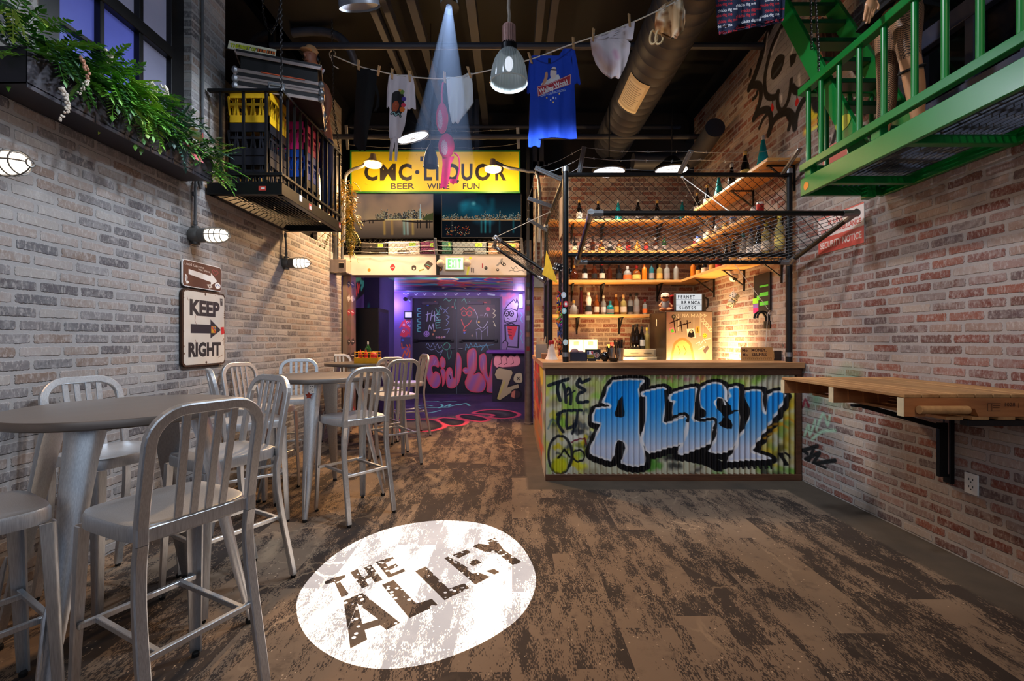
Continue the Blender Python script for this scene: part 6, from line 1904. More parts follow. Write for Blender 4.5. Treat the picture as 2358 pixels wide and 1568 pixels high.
for (x, y, c, lab) in ((1288, 697, [(40, 80, 200), (206, 40, 50), (220, 190, 40)], 'ball of blue red and yellow yarn tied in the cage mesh'), (1293, 730, [(90, 190, 60), (220, 120, 40), (190, 60, 160)], 'green and orange yarn woven in the cage mesh'), (1291, 758, [(40, 60, 120), (60, 80, 150)], 'dark blue yarn woven in the cage mesh'), (1289, 792, [(190, 120, 70), (170, 60, 50)], 'brown and red yarn woven low in the cage mesh')):
 q = P(x, y, 4.62)
 r = random.Random(x)
 ms = [mat('yarn_%d_%d_%d' % k, k, .9) for k in c]
 m = MB()
 for i in range(16):
  a = q + Vector((r.uniform(-.025, .025), r.uniform(-.06, .06), r.uniform(-.06, .06)))
  m.tube(curve3([a, a + Vector((r.uniform(-.02, .02), r.uniform(-.05, .05), r.uniform(-.05, .05))), a + Vector((r.uniform(-.03, .03), r.uniform(-.06, .06), r.uniform(-.07, .07)))], 4), .005, 5, i % len(ms))
 tag(m.build('yarn_tuft', ms), lab, 'yarn', 'yarn tufts in the cage mesh')
q = P(1285, 615, 4.34)
for i, (dx_, lab) in enumerate(((0, 'big black fuzzy die hanging at the left cage post'), (.105, 'second black fuzzy die hanging just right of the left cage post'))):
 D = thing('black_die', lab, 'die', q + Vector((dx_, .0 if i == 0 else .18, -.01 * i)), 0, 'black dice on the cage', (.3, .2 + i * .4, .5))
 m = MB(); m.box((0, 0, 0), (.072, .072, .072)); m.build('cube_body', mat('black_plush', (14, 16, 26), .7), D, bevel=.012, seg=2)
 m = MB()
 for (u, v) in ((-.02, -.02), (.02, .02), (-.02, .02), (.02, -.02)):
  m.box((u, -.0366, v), (.012, .002, .012)); m.box((-.0366, u, v), (.002, .012, .012))
 m.build('pips', LBL['white'], D)
m = MB()
r = random.Random(2)
q0, q1 = P(1258, 588, 5.3), P(1280, 632, 5.0)
pts = [(q0 + Vector((0, 0, .06))), q0 + Vector((-.02, 0, -.12)), q1 + Vector((0, 0, -.03)), q1 + Vector((.02, 0, -.10)), q0 + Vector((-.05, 0, -.22))]
m.add([pts[0], pts[1], pts[4], pts[2], pts[3]], [(0, 1, 3), (1, 2, 4, 3)], 0, True)
m.add([p_ + Vector((0, .004, 0)) for p_ in (pts[0], pts[1], pts[4], pts[2], pts[3])], [(3, 1, 0), (3, 4, 2, 1)], 0, True)
tag(m.build('yellow_cloth', mat('yellow_pennant', (226, 196, 40), .7)), 'yellow cloth pennant caught in the cage mesh', 'cloth')
# left wall
def lwp(x, y, off=0.0):
 X = XL + off
 Y = X * F / (x - CX)
 return Vector((X, Y, H - (y - CY) * Y / F))
def plate(name, label, cv, p0, p1, ztop, zbot, off, th, rim, rimm, cr=.03, cat='sign', rough=.5):
 """metal plate on the left wall from depth p0 to p1 with rounded corners"""
 t = thing(name, label, cat, (XL + off, (p0 + p1) / 2, (ztop + zbot) / 2))
 w, h = (p1 - p0) / 2, (ztop - zbot) / 2
 def rr(w, h, c):
  return [(sx * (w - c) + c * math.cos(a + q), sy * (h - c) + c * math.sin(a + q)) for sx, sy, a in ((1, 1, 0), (-1, 1, PI / 2), (-1, -1, PI), (1, -1, 3 * PI / 2)) for q in np.linspace(0, PI / 2, 6)]
 M = Matrix(((0, 0, 1, 0), (1, 0, 0, 0), (0, 1, 0, 0), (0, 0, 0, 1)))
 m = MB(); m.prism(rr(w, h, cr), 0, th, M, 0)
 m.build('rim_plate', rimm, t)
 m = MB(); m.prism(rr(w - rim, h - rim, cr * .8), th, th + .0015, M, 0, (-w, -h, w, h))
 m.build('sign_face', imat(name + '_print_%d' % len(MATS), cv.image(label[:20]), rough), t)
 return t
cv = Canvas(330, 420, (214, 204, 190), 1, (0, 0, 100, 120))
cv.rect(0, 0, 100, 120, (206, 196, 184))
blobs(cv, 24, [(216, 208, 196), (196, 184, 168)], 5, 25, 3, (0, 0, 100, 120), (.2, .5), 8)
K_ = (38, 36, 38)
cv.text(50, 39, 22, 'KEEP', K_, .05, 1, 0, 'c', 70)
cv.text(50, 104, 20, 'RIGHT', K_, .05, 1, 0, 'c', 76)
cv.poly([(17, 54), (62, 54), (62, 45), (88, 62), (62, 76), (62, 68), (17, 68)], (34, 34, 42), 0, .6)
cv.poly([(64, 56), (75, 56), (75, 67), (64, 67)], (200, 150, 40), .3); cv.line([(65, 57), (74, 66)], 2, (190, 40, 50)); cv.line([(70, 57), (73, 60)], 2, (50, 70, 160))
cv.poly([(88, 58), (95, 57), (97, 67), (90, 69)], (190, 34, 34), .6, 1)
cv.poly([(86, 9), (92, 9), (92, 20), (87, 20)], (60, 56, 52), .3); cv.line([(88, 12), (91, 12)], 1, (200, 200, 190))
for x, y in ((50, 5), (52, 115)):
 cv.disc(x, y, 2, (70, 50, 40), .6)
r = random.Random(4)
for i in range(46):
 e = r.choice((0, 1, 2, 3)); u = r.uniform(0, 1); d = r.uniform(0, 4) ** 1.1
 x, y = ((d, u * 120), (100 - d, u * 120), (u * 100, d), (u * 100, 120 - d))[e]
 cv.disc(x, y, r.uniform(.4, 1.6), (84, 46, 26), 1, .8)
for pts in ([(9, 12), (12, 18)], [(28, 40), (26, 48), (29, 54)], [(27, 78), (30, 86)], [(92, 80), (96, 76), (95, 88)], [(82, 108), (94, 104)]):
 cv.line(pts, .7, (90, 50, 30), .5, .9)
RUST = mat('rusty_steel_rim', (66, 40, 26), .8, .2, .3, 30)
plate('road_sign', 'rusty edged white KEEP RIGHT sign with a right arrow on the left wall', cv, 3.44, 3.955, 1.733, 1.130, .010, .018, .014, RUST, .04)
cv = Canvas(320, 200, (84, 46, 30), 1, (0, 0, 100, 62))
WH = (226, 220, 214)
cv.poly([(14, 21), (70, 27), (70, 19), (88, 37), (70, 50), (70, 42), (14, 33)], WH, 0, .5)
for x, y, c_, t_, w_ in ((28, 13, 6.5, 'Lucid Garrens', 46), (52, 19.5, 5.5, 'waz there', 30)):
 cv.text(x, y, c_, t_, (232, 228, 222), .0, 1, -.03, 'c', w_)
cv.line([(80, 22), (74, 14), (78, 9), (82, 13), (87, 10), (90, 16), (82, 23)], 1.5, (150, 60, 66), .6, 1, 3)
cv.disc(89, 48, 8, (232, 230, 228), .6); cv.line([(84, 50), (88, 45), (94, 49)], 1.6, (50, 80, 150), .6, 1, 3)
cv.poly([(7, 34), (11, 40), (10, 48), (15, 52), (10, 56), (6, 46)], (226, 222, 218), .6); cv.line([(8, 38), (9, 50)], .8, (40, 30, 30))
cv.poly([(60, 50), (70, 48), (74, 54), (66, 58)], (206, 196, 186), .6); cv.disc(67, 53, 2, (70, 60, 50))
plate('arrow_sign', 'brown sign with a white right arrow and handwriting above the keep right sign', cv, 3.452, 3.915, 1.957, 1.750, .010, .010, .006, mat('white_enamel_rim', (226, 224, 222), .4), .028)
SCG = thing('wall_lamp', '', 'lamp')
A_ = Matrix.Rotation(PI / 2, 4, 'Y')
CAGE = mat('cast_grey_metal', (96, 94, 92), .45, .5)
m = MB(); m.lathe([(.058, .0), (.060, .01), (.060, .05), (.05, .065), (.056, .07), (.056, .12), (0, .12)], 24, A_); m.lathe([(.03, -.07), (.03, .07), (0, .075)], 16, Matrix.Translation((.03, 0, 0)))
m.build('lamp_base', CAGE, SCG)
GL = mat('lit_frosted_glass', (255, 246, 232), .4, 0, .02, 3, emit=(255, 238, 214), es=2.6)
m = MB(); m.lathe([(.044, .12), (.050, .14), (.050, .20), (.042, .25), (.022, .275), (0, .28)], 20, A_); m.build('glass_globe', GL, SCG)
m = MB()
for zz, r_ in ((.125, .057), (.165, .058), (.205, .058), (.245, .052)):
 m.tube([(zz, r_ * math.cos(a), r_ * math.sin(a)) for a in np.linspace(0, 2 * PI, 21)], .0035, 5)
m.tube([(.292, .018 * math.cos(a), .018 * math.sin(a)) for a in np.linspace(0, 2 * PI, 13)], .0035, 5)
for k in range(4):
 a = PI / 2 * k
 m.tube([(x, r_ * math.cos(a), r_ * math.sin(a)) for x, r_ in ((.12, .058), (.21, .059), (.25, .052), (.28, .034), (.292, .018))], .0035, 5)
m.build('wire_cage', CAGE, SCG)
for i, (Y, z, tz, lab) in enumerate(((2.10, 2.155, 2.54, 'caged lamp at the left edge of the photo, below the planter'), (3.58, 2.16, 2.52, 'caged wall lamp in the middle, above the arrow sign'), (5.02, 2.185, 2.52, 'farthest caged wall lamp, below the black balcony'))):
 o = SCG if i == 0 else copy_tree(SCG)
 o.location = (XL + .004, Y, z); o['label'] = lab; o['group'] = 'caged lamps on the left wall'
 m = MB(); m.tube(curve3([(XL + .03, Y, z + .076), (XL + .03, Y, z + .2), (XL + .02, Y, tz - .04), (XL + .02, Y + .0, tz)] if i != 1 else [(XL + .03, Y, z + .076), (XL + .03, Y, z + .3), (XL + .03, Y, tz + .03), (XL + .03, Y + .02, tz + .12), (XL + .022, Y + .09, tz + .2), (XL + .022, Y + .09, 4.7)], 5), .011, 8)
 for zz in (z + .085, tz - .05):
  m.tube([(XL + (.03 if zz < tz - .1 else .022), Y, zz), (XL + (.03 if zz < tz - .1 else .022), Y, zz + .03)], .016, 10)
 tag(m.build('conduit', mat('grey_conduit', (92, 94, 98), .5, .4)), ('conduit rising from the left edge lamp', 'long conduit rising from the middle wall lamp past the planter end', 'conduit rising from the farthest wall lamp to the balcony')[i], 'conduit')
PB = thing('window_planter', 'long dark metal planter box under the left window', 'planter')
m = MB()
y0, y1, z0, z1, xo = 2.14, 3.46, 2.545, 2.72, XL + .24
m.bb(XL + .004, xo, y0, y1, z0, z0 + .008); m.bb(xo - .006, xo, y0, y1, z0 - .02, z1); m.bb(XL + .004, XL + .010, y0, y1, z0, z1); m.bb(XL + .004, xo, y0, y0 + .006, z0, z1); m.bb(XL + .004, xo, y1 - .006, y1, z0, z1)
for y in np.arange(2.3, 3.4, .19):
 m.bb(xo - .0, xo + .003, y, y + .008, z0 - .02, z0 + .02)
m.build('box_body', mat('dark_zinc', (52, 50, 58), .5, .5, .15, 6), PB, bevel=.002)
m = MB(); m.bb(XL + .012, xo - .008, y0 + .01, y1 - .01, z1 - .06, z1 - .03); m.build('soil', mat('dark_soil', (40, 32, 26), .95), PB)
def leaf(m, p, d, up, l, w, mi=0):
 """one pointed leaf, bent along its middle"""
 d = d.normalized(); s = d.cross(up)
 s = s.normalized() if s.length > 1e-4 else d.orthogonal().normalized()
 n = s.cross(d)
 a, b, c = p, p + d * l * .45 + n * l * .06, p + d * l - n * l * .08
 m.add([a, b + s * w - n * w * .3, b, b - s * w - n * w * .3, c], [(0, 1, 2), (0, 2, 3), (1, 4, 2), (2, 4, 3)], mi, True)
LEAVES = [mat('leaf_%s' % n, c, .5, 0, .25, 25) for n, c in (('bright', (104, 164, 52)), ('mid', (70, 130, 46)), ('deep', (36, 78, 38)), ('blue', (70, 106, 96)), ('lime', (150, 184, 70)))]
def rv(r):
 return Vector((r.uniform(-1, 1), r.uniform(-1, 1), r.uniform(-1, 1)))
def sprays(m, c, ext, n, L, lw, r, mis, droop=.4, lean=(.5, 0, .2)):
 """ferny sprays starting around c: stems with paired leaflets"""
 for i in range(n):
  p = Vector(c) + Vector((r.uniform(-1, 1) * ext[0], r.uniform(-1, 1) * ext[1], r.uniform(-1, 1) * ext[2]))
  d = (rv(r) + Vector(lean)).normalized()
  mi = r.choice(mis)
  k = 7
  for j in range(k):
   d = (d + Vector((0, 0, -droop / k)) + rv(r) * .12).normalized()
   q = p + d * (L / k)
   m.bar(p, q, .0025, .0025, (.3, .2, 1), mi)
   sd = d.cross(Vector((0, 0, 1)))
   sd = sd.normalized() if sd.length > .01 else Vector((1, 0, 0))
   f = lw * (1.1 - j / k * .6)
   for sg in (1, -1):
    leaf(m, q, d * .7 + sd * sg, Vector((0, 0, 1)), f, f * .24, mi)
   p = q
  leaf(m, p, d, Vector((0, 0, 1)), lw * .9, lw * .25, mi)
def keepout(m):
 """leaves pressed against the wall stay in front of it"""
 m.v = [(max(x, XL + .006), y, z) for x, y, z in m.v]
PG = 'plants in the window planter'
for i, (y, n, mis, lab) in enumerate(((2.30, 40, (0, 1, 2), 'bright ferny greenery at the near left end of the planter'), (2.52, 60, (1, 0, 0, 2), 'ferny greenery with white flower spikes hanging from the planter'), (2.76, 66, (0, 1, 4, 0), 'bushiest bright green fern in the middle of the planter'), (3.03, 50, (1, 3, 0, 2), 'blue green bushy plant right of the middle of the planter'))):
 m = MB(); r = random.Random(20 + i)
 sprays(m, (XL + .16, y, 2.80), (.12, .14, .09), n, .15, .052, r, mis)
 sprays(m, (XL + .26, y, 2.74), (.05, .12, .07), n // 3, .15, .05, r, mis, .9, (.4, 0, -.6))
 keepout(m)
 tag(m.build('fern_plant', LEAVES), lab, 'plant', PG)
m = MB(); r = random.Random(40)
PINKL = [mat('caladium_%s' % n, c, .45, 0, .35, 30) for n, c in (('pale', (206, 196, 160)), ('pink', (196, 92, 96)), ('rim', (96, 110, 72)))]
for i in range(34):
 p = Vector((XL + r.uniform(.08, .32), r.uniform(3.12, 3.46), r.uniform(2.62, 2.86)))
 leaf(m, p, rv(r) + Vector((.5, -.3, -.3)), Vector((-.3, -.6, 1)), r.uniform(.08, .12), r.uniform(.03, .045), r.choice((0, 0, 1, 2)))
keepout(m)
tag(m.build('caladium_plant', PINKL), 'caladium with pink and cream leaves near the far end of the planter', 'plant', PG)
m = MB(); r = random.Random(41)
sprays(m, (XL + .2, 3.3, 2.75), (.12, .14, .08), 30, .17, .045, r, (3, 2, 1))
keepout(m)
tag(m.build('ivy_plant', LEAVES), 'dark ivy between the blue green plant and the caladium', 'plant', PG)
m = MB(); r = random.Random(42)
sprays(m, (XL + .2, 3.47, 2.68), (.07, .06, .10), 26, .2, .042, r, (0, 4, 1), .6, (.4, .3, -.2))
keepout(m)
tag(m.build('fern_plant', LEAVES), 'light green sprigs spilling over the far end of the planter', 'plant', PG)
SPK = [mat('white_blossom', (226, 214, 200), .7), mat('peach_blossom', (206, 150, 124), .7)]
for i, (x, y, l, mi, lab) in enumerate(((140, 225, .17, 0, 'white flower spike hanging lowest at the left of the planter'), (187, 155, .19, 1, 'peach and white flower spike curving down, second from left'), (242, 135, .10, 0, 'small white flower spike near the top, in front of the window'), (345, 205, .10, 0, 'short white flower spike lying among blue green leaves'), (374, 215, .08, 0, 'right hand white flower spike in the planter'))):
 q = lwp(x, y, .33 if i < 2 else .28)
 m = MB(); r = random.Random(i)
 for j in range(44):
  f = j / 44
  p = q + Vector((.02 * math.sin(f * 3), .015 * math.sin(f * 4), .05 - l * f)) + rv(r) * .009
  m.ball(p, .007 * (1.15 - f * .5), 6, 4, 0 if mi == 0 or f > .55 else 1)
 tag(m.build('flower_spike', SPK), lab, 'flower', 'flower spikes in the planter')
m = MB(); r = random.Random(44)
sprays(m, lwp(20, 5, .30), (.05, .08, .03), 14, .12, .035, r, (1, 4, 3), .4, (.2, .2, -.2)); keepout(m)
tag(m.build('hanging_greenery', LEAVES), 'scrap of greenery in the top left corner of the photo', 'plant')
BX0, BX1, BYa, BYb, BZ0, BZ1 = XL + .02, -1.885, 3.73, 5.05, 2.53, 3.39
BAL = thing('black_balcony', 'black steel balcony with barred railing on the left wall, full of crates', 'balcony')
m = MB()
m.bb(BX0, BX1, BYa, BYa + .05, BZ0, BZ0 + .10); m.bb(BX0, BX1, BYb - .05, BYb, BZ0, BZ0 + .10); m.bb(BX1 - .05, BX1, BYa, BYb, BZ0, BZ0 + .10); m.bb(BX0, BX0 + .05, BYa, BYb, BZ0, BZ0 + .10)
m.build('deck_frame', BLACK_METAL, BAL, bevel=.003)
m = MB()
for x in np.arange(BX0 + .08, BX1 - .06, .034):
 m.bar((x, BYa + .05, BZ0 + .055), (x, BYb - .05, BZ0 + .055), .005, .012)
for y in np.arange(BYa + .1, BYb - .06, .075):
 m.bar((BX0 + .05, y, BZ0 + .066), (BX1 - .05, y, BZ0 + .066), .006, .006)
m.build('deck_grating', BLACK_METAL, BAL)
for a, b in (((BX0, BYa + .02, BZ1), (BX1, BYa + .02, BZ1)), ((BX1 - .02, BYa, BZ1), (BX1 - .02, BYb, BZ1)), ((BX0, BYa + .02, BZ0 + .17), (BX1, BYa + .02, BZ0 + .17)), ((BX1 - .02, BYa, BZ0 + .17), (BX1 - .02, BYb, BZ0 + .17)), ((BX0, BYb - .02, BZ1), (BX1, BYb - .02, BZ1))):
 m = MB(); m.bar(a, b, .042, .022); m.build('rail', BLACK_METAL, BAL, bevel=.002)
for y in np.linspace(BYa + .02, BYb - .02, 12):
 m = MB(); m.bar((BX1 - .02, y, BZ0 + .09), (BX1 - .02, y, BZ1), .018); m.build('baluster', BLACK_METAL, BAL)
for x in np.linspace(BX0 + .1, BX1 - .14, 3):
 m = MB(); m.bar((x, BYa + .02, BZ0 + .09), (x, BYa + .02, BZ1), .018); m.build('baluster', BLACK_METAL, BAL)
for x, y, z, c, lab in ((BX1 - .16, BYa - .0015, BZ0 + .03, (206, 70, 60), 'red and white sticker'), (BX1 + .0015, 4.06, BZ0 + .05, (226, 222, 218), 'white figure sticker'), (BX1 + .0015, 4.25, BZ0 + .03, (226, 90, 80), 'red topped name sticker'), (BX1 + .0015, 4.98, BZ0 + .04, (206, 60, 60), 'small red sticker')):
 m = MB()
 if x < BX1:
  m.box((x, y, z + .02), (.06, .002, .035)); m.box((x + .005, y - .0012, z + .02), (.03, .001, .012), None, 1)
 else:
  m.box((x, y, z + .02), (.002, .05, .055)); m.box((x + .0012, y, z + .012), (.001, .042, .03), None, 1)
 s_ = m.build('sticker', [mat('bal_sticker_%d' % c[1], c, .5), LBL['white']], BAL); s_['label'] = lab
DK = BZ0 + .075
def crate(x, y, z, mt, label, hx=.17, hy=.16, hz=.27):
 c = thing('milk_crate', label, 'crate', (x, y, z), 0, 'milk crates on the black balcony')
 m = MB(); t_ = .012
 for sx, sy, w, d in ((0, -1, hx, t_), (0, 1, hx, t_), (-1, 0, t_, hy), (1, 0, t_, hy)):
  cx_, cy_ = sx * (hx - t_ / 2), sy * (hy - t_ / 2)
  W, D = (2 * hx, t_) if sx == 0 else (t_, 2 * hy)
  m.box((cx_, cy_, .03), (W, D, .06)); m.box((cx_, cy_, hz - .035), (W, D, .07)); m.box((cx_, cy_, hz * .55), (W, D * (1 if sx == 0 else 1), .02))
  n = 9
  for k in range(n + 1):
   f = -1 + 2 * k / n
   if sx == 0:
    m.bar((f * (hx - .012), cy_, .05), ((f + .12 * (1 if k % 2 else -1)) * (hx - .012) * .98, cy_, hz - .06), .014, t_ * .8, (0, 1, 0))
   else:
    m.bar((cx_, f * (hy - .012), .05), (cx_, (f + .12 * (1 if k % 2 else -1)) * (hy - .012) * .98, hz - .06), .014, t_ * .8, (1, 0, 0))
 m.bb(-hx + .01, hx - .01, -hy + .01, hy - .01, 0, .012)
 m.build('crate_body', mt, c)
 return c
YEL, BLKP, PNK, BLU = mat('yellow_crate_plastic', (222, 172, 24), .45), mat('black_crate_plastic', (22, 22, 28), .45), mat('pink_crate_plastic', (226, 34, 120), .45), mat('blue_crate_plastic', (28, 74, 170), .45)
cx1, cy1 = -2.205, 3.97
crate(cx1, cy1, DK, BLKP, 'black milk crate at the bottom of the near stack')
crate(cx1, cy1, DK + .277, BLKP, 'black milk crate in the middle of the near stack')
crate(cx1, cy1, DK + .554, YEL, 'yellow milk crate on top of the near stack', hz=.275)
for i, (mt, lab) in enumerate(((BLKP, 'black milk crate at the bottom of the second stack'), (BLU, 'blue milk crate under the pink one'), (PNK, 'hot pink milk crate on top of the blue one'))):
 crate(-2.10, 4.42, DK + .26 * i, mt, lab, .16, .16, .255)
FZ = DK + .554 + .2755 + .002
FC = thing('flight_case', 'open black flight case with aluminium edges lying on the crates', 'case', (-2.085, 4.16, FZ), .345)
hw_, hd_ = .33, .29
ALE = mat('case_aluminium', (186, 170, 164), .35, .7)
m = MB(); m.bb(-hw_, hw_, -hd_, hd_, .0, .15); m.bb(-hw_, hw_, -hd_ + .03, hd_ + .02, .30, .335)
m.build('case_shell', mat('black_case_laminate', (20, 18, 20), .5), FC)
m = MB(); m.bb(-hw_ + .03, hw_ - .03, -hd_ + .05, hd_ - .03, .15, .298); m.build('dark_equipment', mat('matt_black_gear', (10, 10, 11), .6), FC)
m = MB()
for z in (.005, .07, .085, .145, .30):
 for s_ in (-1, 1):
  o_ = .03 if z == .30 else 0
  m.box((0, s_ * hd_ + (o_ if s_ < 0 else .02 if o_ else 0), z), (2 * hw_ + .01, .008, .028)); m.box((s_ * hw_, 0, z), (.008, 2 * hd_ + .01, .028))
for sx in (-1, 1):
 for sy in (-1, 1):
  m.box((sx * hw_, sy * hd_, .075), (.02, .02, .15))
m.build('aluminium_edging', ALE, FC, bevel=.002)
for sx in (-1, 1):
 for sy in (-1, 1):
  m = MB()
  for z in (.012, .07, .14):
   m.ball((sx * hw_, sy * hd_, z), (.026, .026, .034), 8, 6)
  m.build('ball_corner', GALV, FC)
m = MB(); m.box((-.02, -hd_ - .006, .045), (.13, .01, .085)); m.tube([(-.075, -hd_ - .016, .03), (-.07, -hd_ - .024, .06), (.03, -hd_ - .024, .06), (.035, -hd_ - .016, .03)], .007, 6); m.box((hw_ + .006, -.12, .06), (.01, .07, .06)); m.box((hw_ + .006, .12, .06), (.01, .07, .06))
m.build('latch_plate', GALV, FC, bevel=.002)
m = MB(); m.bb(-.14, .2, -hd_ - .01, -.02, .152, .160)
o = m.build('orange_sleeve', mat('orange_card', (206, 84, 40), .6), FC)
cv = Canvas(400, 120, (226, 222, 190), 1, (0, 0, 100, 30))
cv.rect(0, 0, 100, 3, (236, 232, 206))
for t_, x, w_, c in (('THE', 13, 18, (200, 214, 40)), ('BEST', 34, 22, (200, 214, 40)), ('OF', 52, 9, (200, 214, 40))):
 cv.text(x + .8, 22.8, 13, t_, (20, 20, 20), .06, 1, 0, 'c', w_ + 2); cv.text(x, 22, 13, t_, c, .05, 1, 0, 'c', w_)
cv.rect(60, 9, 78, 22, (30, 26, 24)); cv.rect(80, 9, 98, 22, (30, 26, 24))
for x in (61, 66, 71, 75, 81, 86, 91, 95):
 cv.rect(x, 10, x + 3.2, 21, (224, 120, 60))
RS = thing('record_sleeve', 'white record sleeve with yellow and orange lettering leaning on the flight case top', 'record', P(580, 121, 3.98), .345, None, (-.5, 0, .345))
m = MB(); m.quad((-.185, 0, 0), (.185, 0, 0), (.185, 0, .11), (-.185, 0, .11)); m.bb(-.185, .185, .001, .005, 0, .11, 1)
m.build('sleeve', [imat('sleeve_print', cv.image('record sleeve'), .5), LBL['white']], RS)
cv = Canvas(100, 100, (226, 214, 216), 1, (0, 0, 40, 40))
cv.line([(8, 8), (12, 12), (16, 8), (20, 12), (26, 8), (34, 11)], 3, (200, 60, 60), 1, 1, 3)
o_ = P(728, 196, 4.42)
m = MB(); m.add([o_ + Vector(v) for v in ((0, 0, 0), (.085, .0, .15), (-.05, 0, .215))], [(0, 1, 2)], 0, False, [[(.3, 0), (1, .7), (.1, 1)]]); m.add([o_ + Vector((v[0], .006, v[2])) for v in ((0, 0, 0), (.085, .0, .15), (-.05, 0, .215))], [(2, 1, 0)], 0, False, [[(.1, 1), (1, .7), (.3, 0)]])
tag(m.build('record_cover', imat('record_cover_print', cv.image('record cover'), .5)), 'white record cover with a red scrawl poking up beside the flight case', 'record')
MSK = mat('mannequin_skin', (168, 112, 88), .5)
bx, by = -2.06, 4.80
MN = thing('mannequin', 'mannequin standing behind the flight case on the black balcony, bare arm hanging', 'mannequin', (0, 0, 0))
hp = lambda x, y, Y=4.78: P(x, y, Y)
zf_ = DK
J = [((bx, by, zf_ + .92), .12), ((bx, by, zf_ + 1.12), .115), ((bx, by, zf_ + 1.30), .125), ((bx, by - .01, zf_ + 1.44), .06), ((bx, by - .03, zf_ + 1.52), .048),
     ((bx - .19, by - .02, zf_ + 1.36), .055), ((bx - .24, by - .05, zf_ + 1.12), .042), ((bx - .2, by - .2, zf_ + .98), .034),
     (tuple(hp(748, 200)), .058), (tuple(hp(756, 240, 4.74)), .044), (tuple(hp(750, 272, 4.68)), .034), (tuple(hp(744, 284, 4.64)), .026),
     ((bx - .09, by, zf_ + .80), .09), ((bx - .10, by + .02, zf_ + .46), .062), ((bx - .10, by + .03, zf_ + .06), .04), ((bx + .09, by, zf_ + .80), .09), ((bx + .10, by + .02, zf_ + .46), .062), ((bx + .10, by + .03, zf_ + .06), .04)]
body_skin('body', J, [(0, 1), (1, 2), (2, 3), (3, 4), (2, 5), (5, 6), (6, 7), (2, 8), (8, 9), (9, 10), (10, 11), (0, 12), (12, 13), (13, 14), (0, 15), (15, 16), (16, 17)], MSK, MN)
J2 = [((bx, by, zf_ + .90), .132), ((bx, by, zf_ + 1.12), .127), ((bx, by, zf_ + 1.30), .136), ((bx + .09, by - .005, zf_ + 1.36), .06), ((bx - .09, by - .005, zf_ + 1.36), .06)]
body_skin('tank_top', J2, [(0, 1), (1, 2), (2, 3), (2, 4)], mat('black_cotton', (14, 14, 16), .9), MN)
J3 = [((bx, by, zf_ + .90), .134), ((bx - .09, by, zf_ + .78), .098), ((bx - .10, by + .02, zf_ + .46), .072), ((bx - .10, by + .03, zf_ + .12), .055), ((bx + .09, by, zf_ + .78), .098), ((bx + .10, by + .02, zf_ + .46), .072), ((bx + .10, by + .03, zf_ + .12), .055)]
body_skin('jeans', J3, [(0, 1), (1, 2), (2, 3), (0, 4), (4, 5), (5, 6)], mat('dark_denim', (30, 44, 84), .85), MN)
hd = Vector((bx, by - .06, zf_ + 1.63)); hd = P(716, 136, 4.74)
m = MB(); m.ball(hd, (.068, .085, .105), 20, 14); m.ball(hd + Vector((-.02, -.088, -.015)), (.012, .018, .02), 8, 6); m.ball(hd + Vector((.068, 0, -.01)), (.010, .02, .03), 8, 6); m.ball(hd + Vector((-.01, -.078, -.055)), (.022, .01, .007), 8, 6); m.tube([hd + Vector((0, .02, -.08)), (bx, by - .03, zf_ + 1.5)], .045, 12)
m.ball(hd + Vector((-.032, -.074, .012)), (.012, .008, .007), 8, 6); m.ball(hd + Vector((.02, -.078, .012)), (.012, .008, .007), 8, 6)
m.build('head', MSK, MN)
m = MB(); m.lathe([(.075, .0), (.076, .04), (.05, .085), (0, .095)], 20, Matrix.Translation(hd + Vector((0, 0, .035)))); m.ball(hd + Vector((-.01, -.09, .04)), (.06, .05, .010), 14, 6)
m.build('tan_cap', mat('tan_cap_cloth', (196, 150, 104), .85), MN)
m = MB(); m.tube([hd + Vector((.085 * math.cos(a), .0, .10 * math.sin(a))) for a in np.linspace(0, PI, 12)], .008, 6); m.ball(hd + Vector((.082, 0, -.01)), (.02, .035, .045), 12, 8)
m.build('headphones', BLACK_METAL, MN)
hc = hp(741, 288, 4.62)
m = MB(); m.ball(hc, (.020, .030, .030), 12, 8)
for i, (dx_, l_) in enumerate(((-.018, .05), (-.006, .058), (.006, .055), (.018, .045))):
 b_ = hc + Vector((dx_ * 1.1, -.022, -.014))
 m.tube([b_, b_ + Vector((-.012, -.02, -.014)), b_ + Vector((-.026, -.010, -.03)), b_ + Vector((-.022, .010, -.034))], [.0085, .008, .0075, .006], 8)
m.tube([hc + Vector((-.015, .01, .005)), hc + Vector((-.034, -.006, .0)), hc + Vector((-.044, -.02, -.012))], [.010, .009, .007], 8)
m.build('hand', MSK, MN)
def chain_links(name, label, pts, par=None, link=.035, r=.0035, mt=None):
 m = MB()
 P_ = [Vector(p) for p in pts]
 d = []
 for i in range(len(P_) - 1):
  n = max(1, int((P_[i + 1] - P_[i]).length / (link * .72)))
  d += [(P_[i].lerp(P_[i + 1], j / n), (P_[i + 1] - P_[i]).normalized()) for j in range(n)]
 for i, (p, t_) in enumerate(d):
  s = t_.cross(Vector((0, 1, .01))).normalized()
  if i % 2:
   s = s.cross(t_).normalized()
  m.tube([p + t_ * (link / 2 * math.cos(a)) + s * (link * .27 * math.sin(a)) for a in np.linspace(0, 2 * PI, 9)], r, 4)
 return tag(m.build(name, mt or BLACK_METAL), label, 'chain')
CH = mat('worn_chain', (50, 48, 48), .4, .7)
c_ = P(648, 236, BYa + .02)
chain_links('support_chain', 'black chain holding the near corner of the black balcony', [c_ + Vector((0, 0, .01)), c_ + Vector((-.01, .0, 1.75))], mt=CH)
q_ = P(604, 0, 4.1)
chain_links('slack_chain', 'slack loop of chain hanging above the flight case', [q_ + Vector((0, 0, .4)), P(606, 30, 4.1), P(614, 62, 4.1), P(625, 75, 4.1), P(637, 55, 4.1), P(646, 10, 4.1), q_ + Vector((.2, 0, .4))], mt=CH)
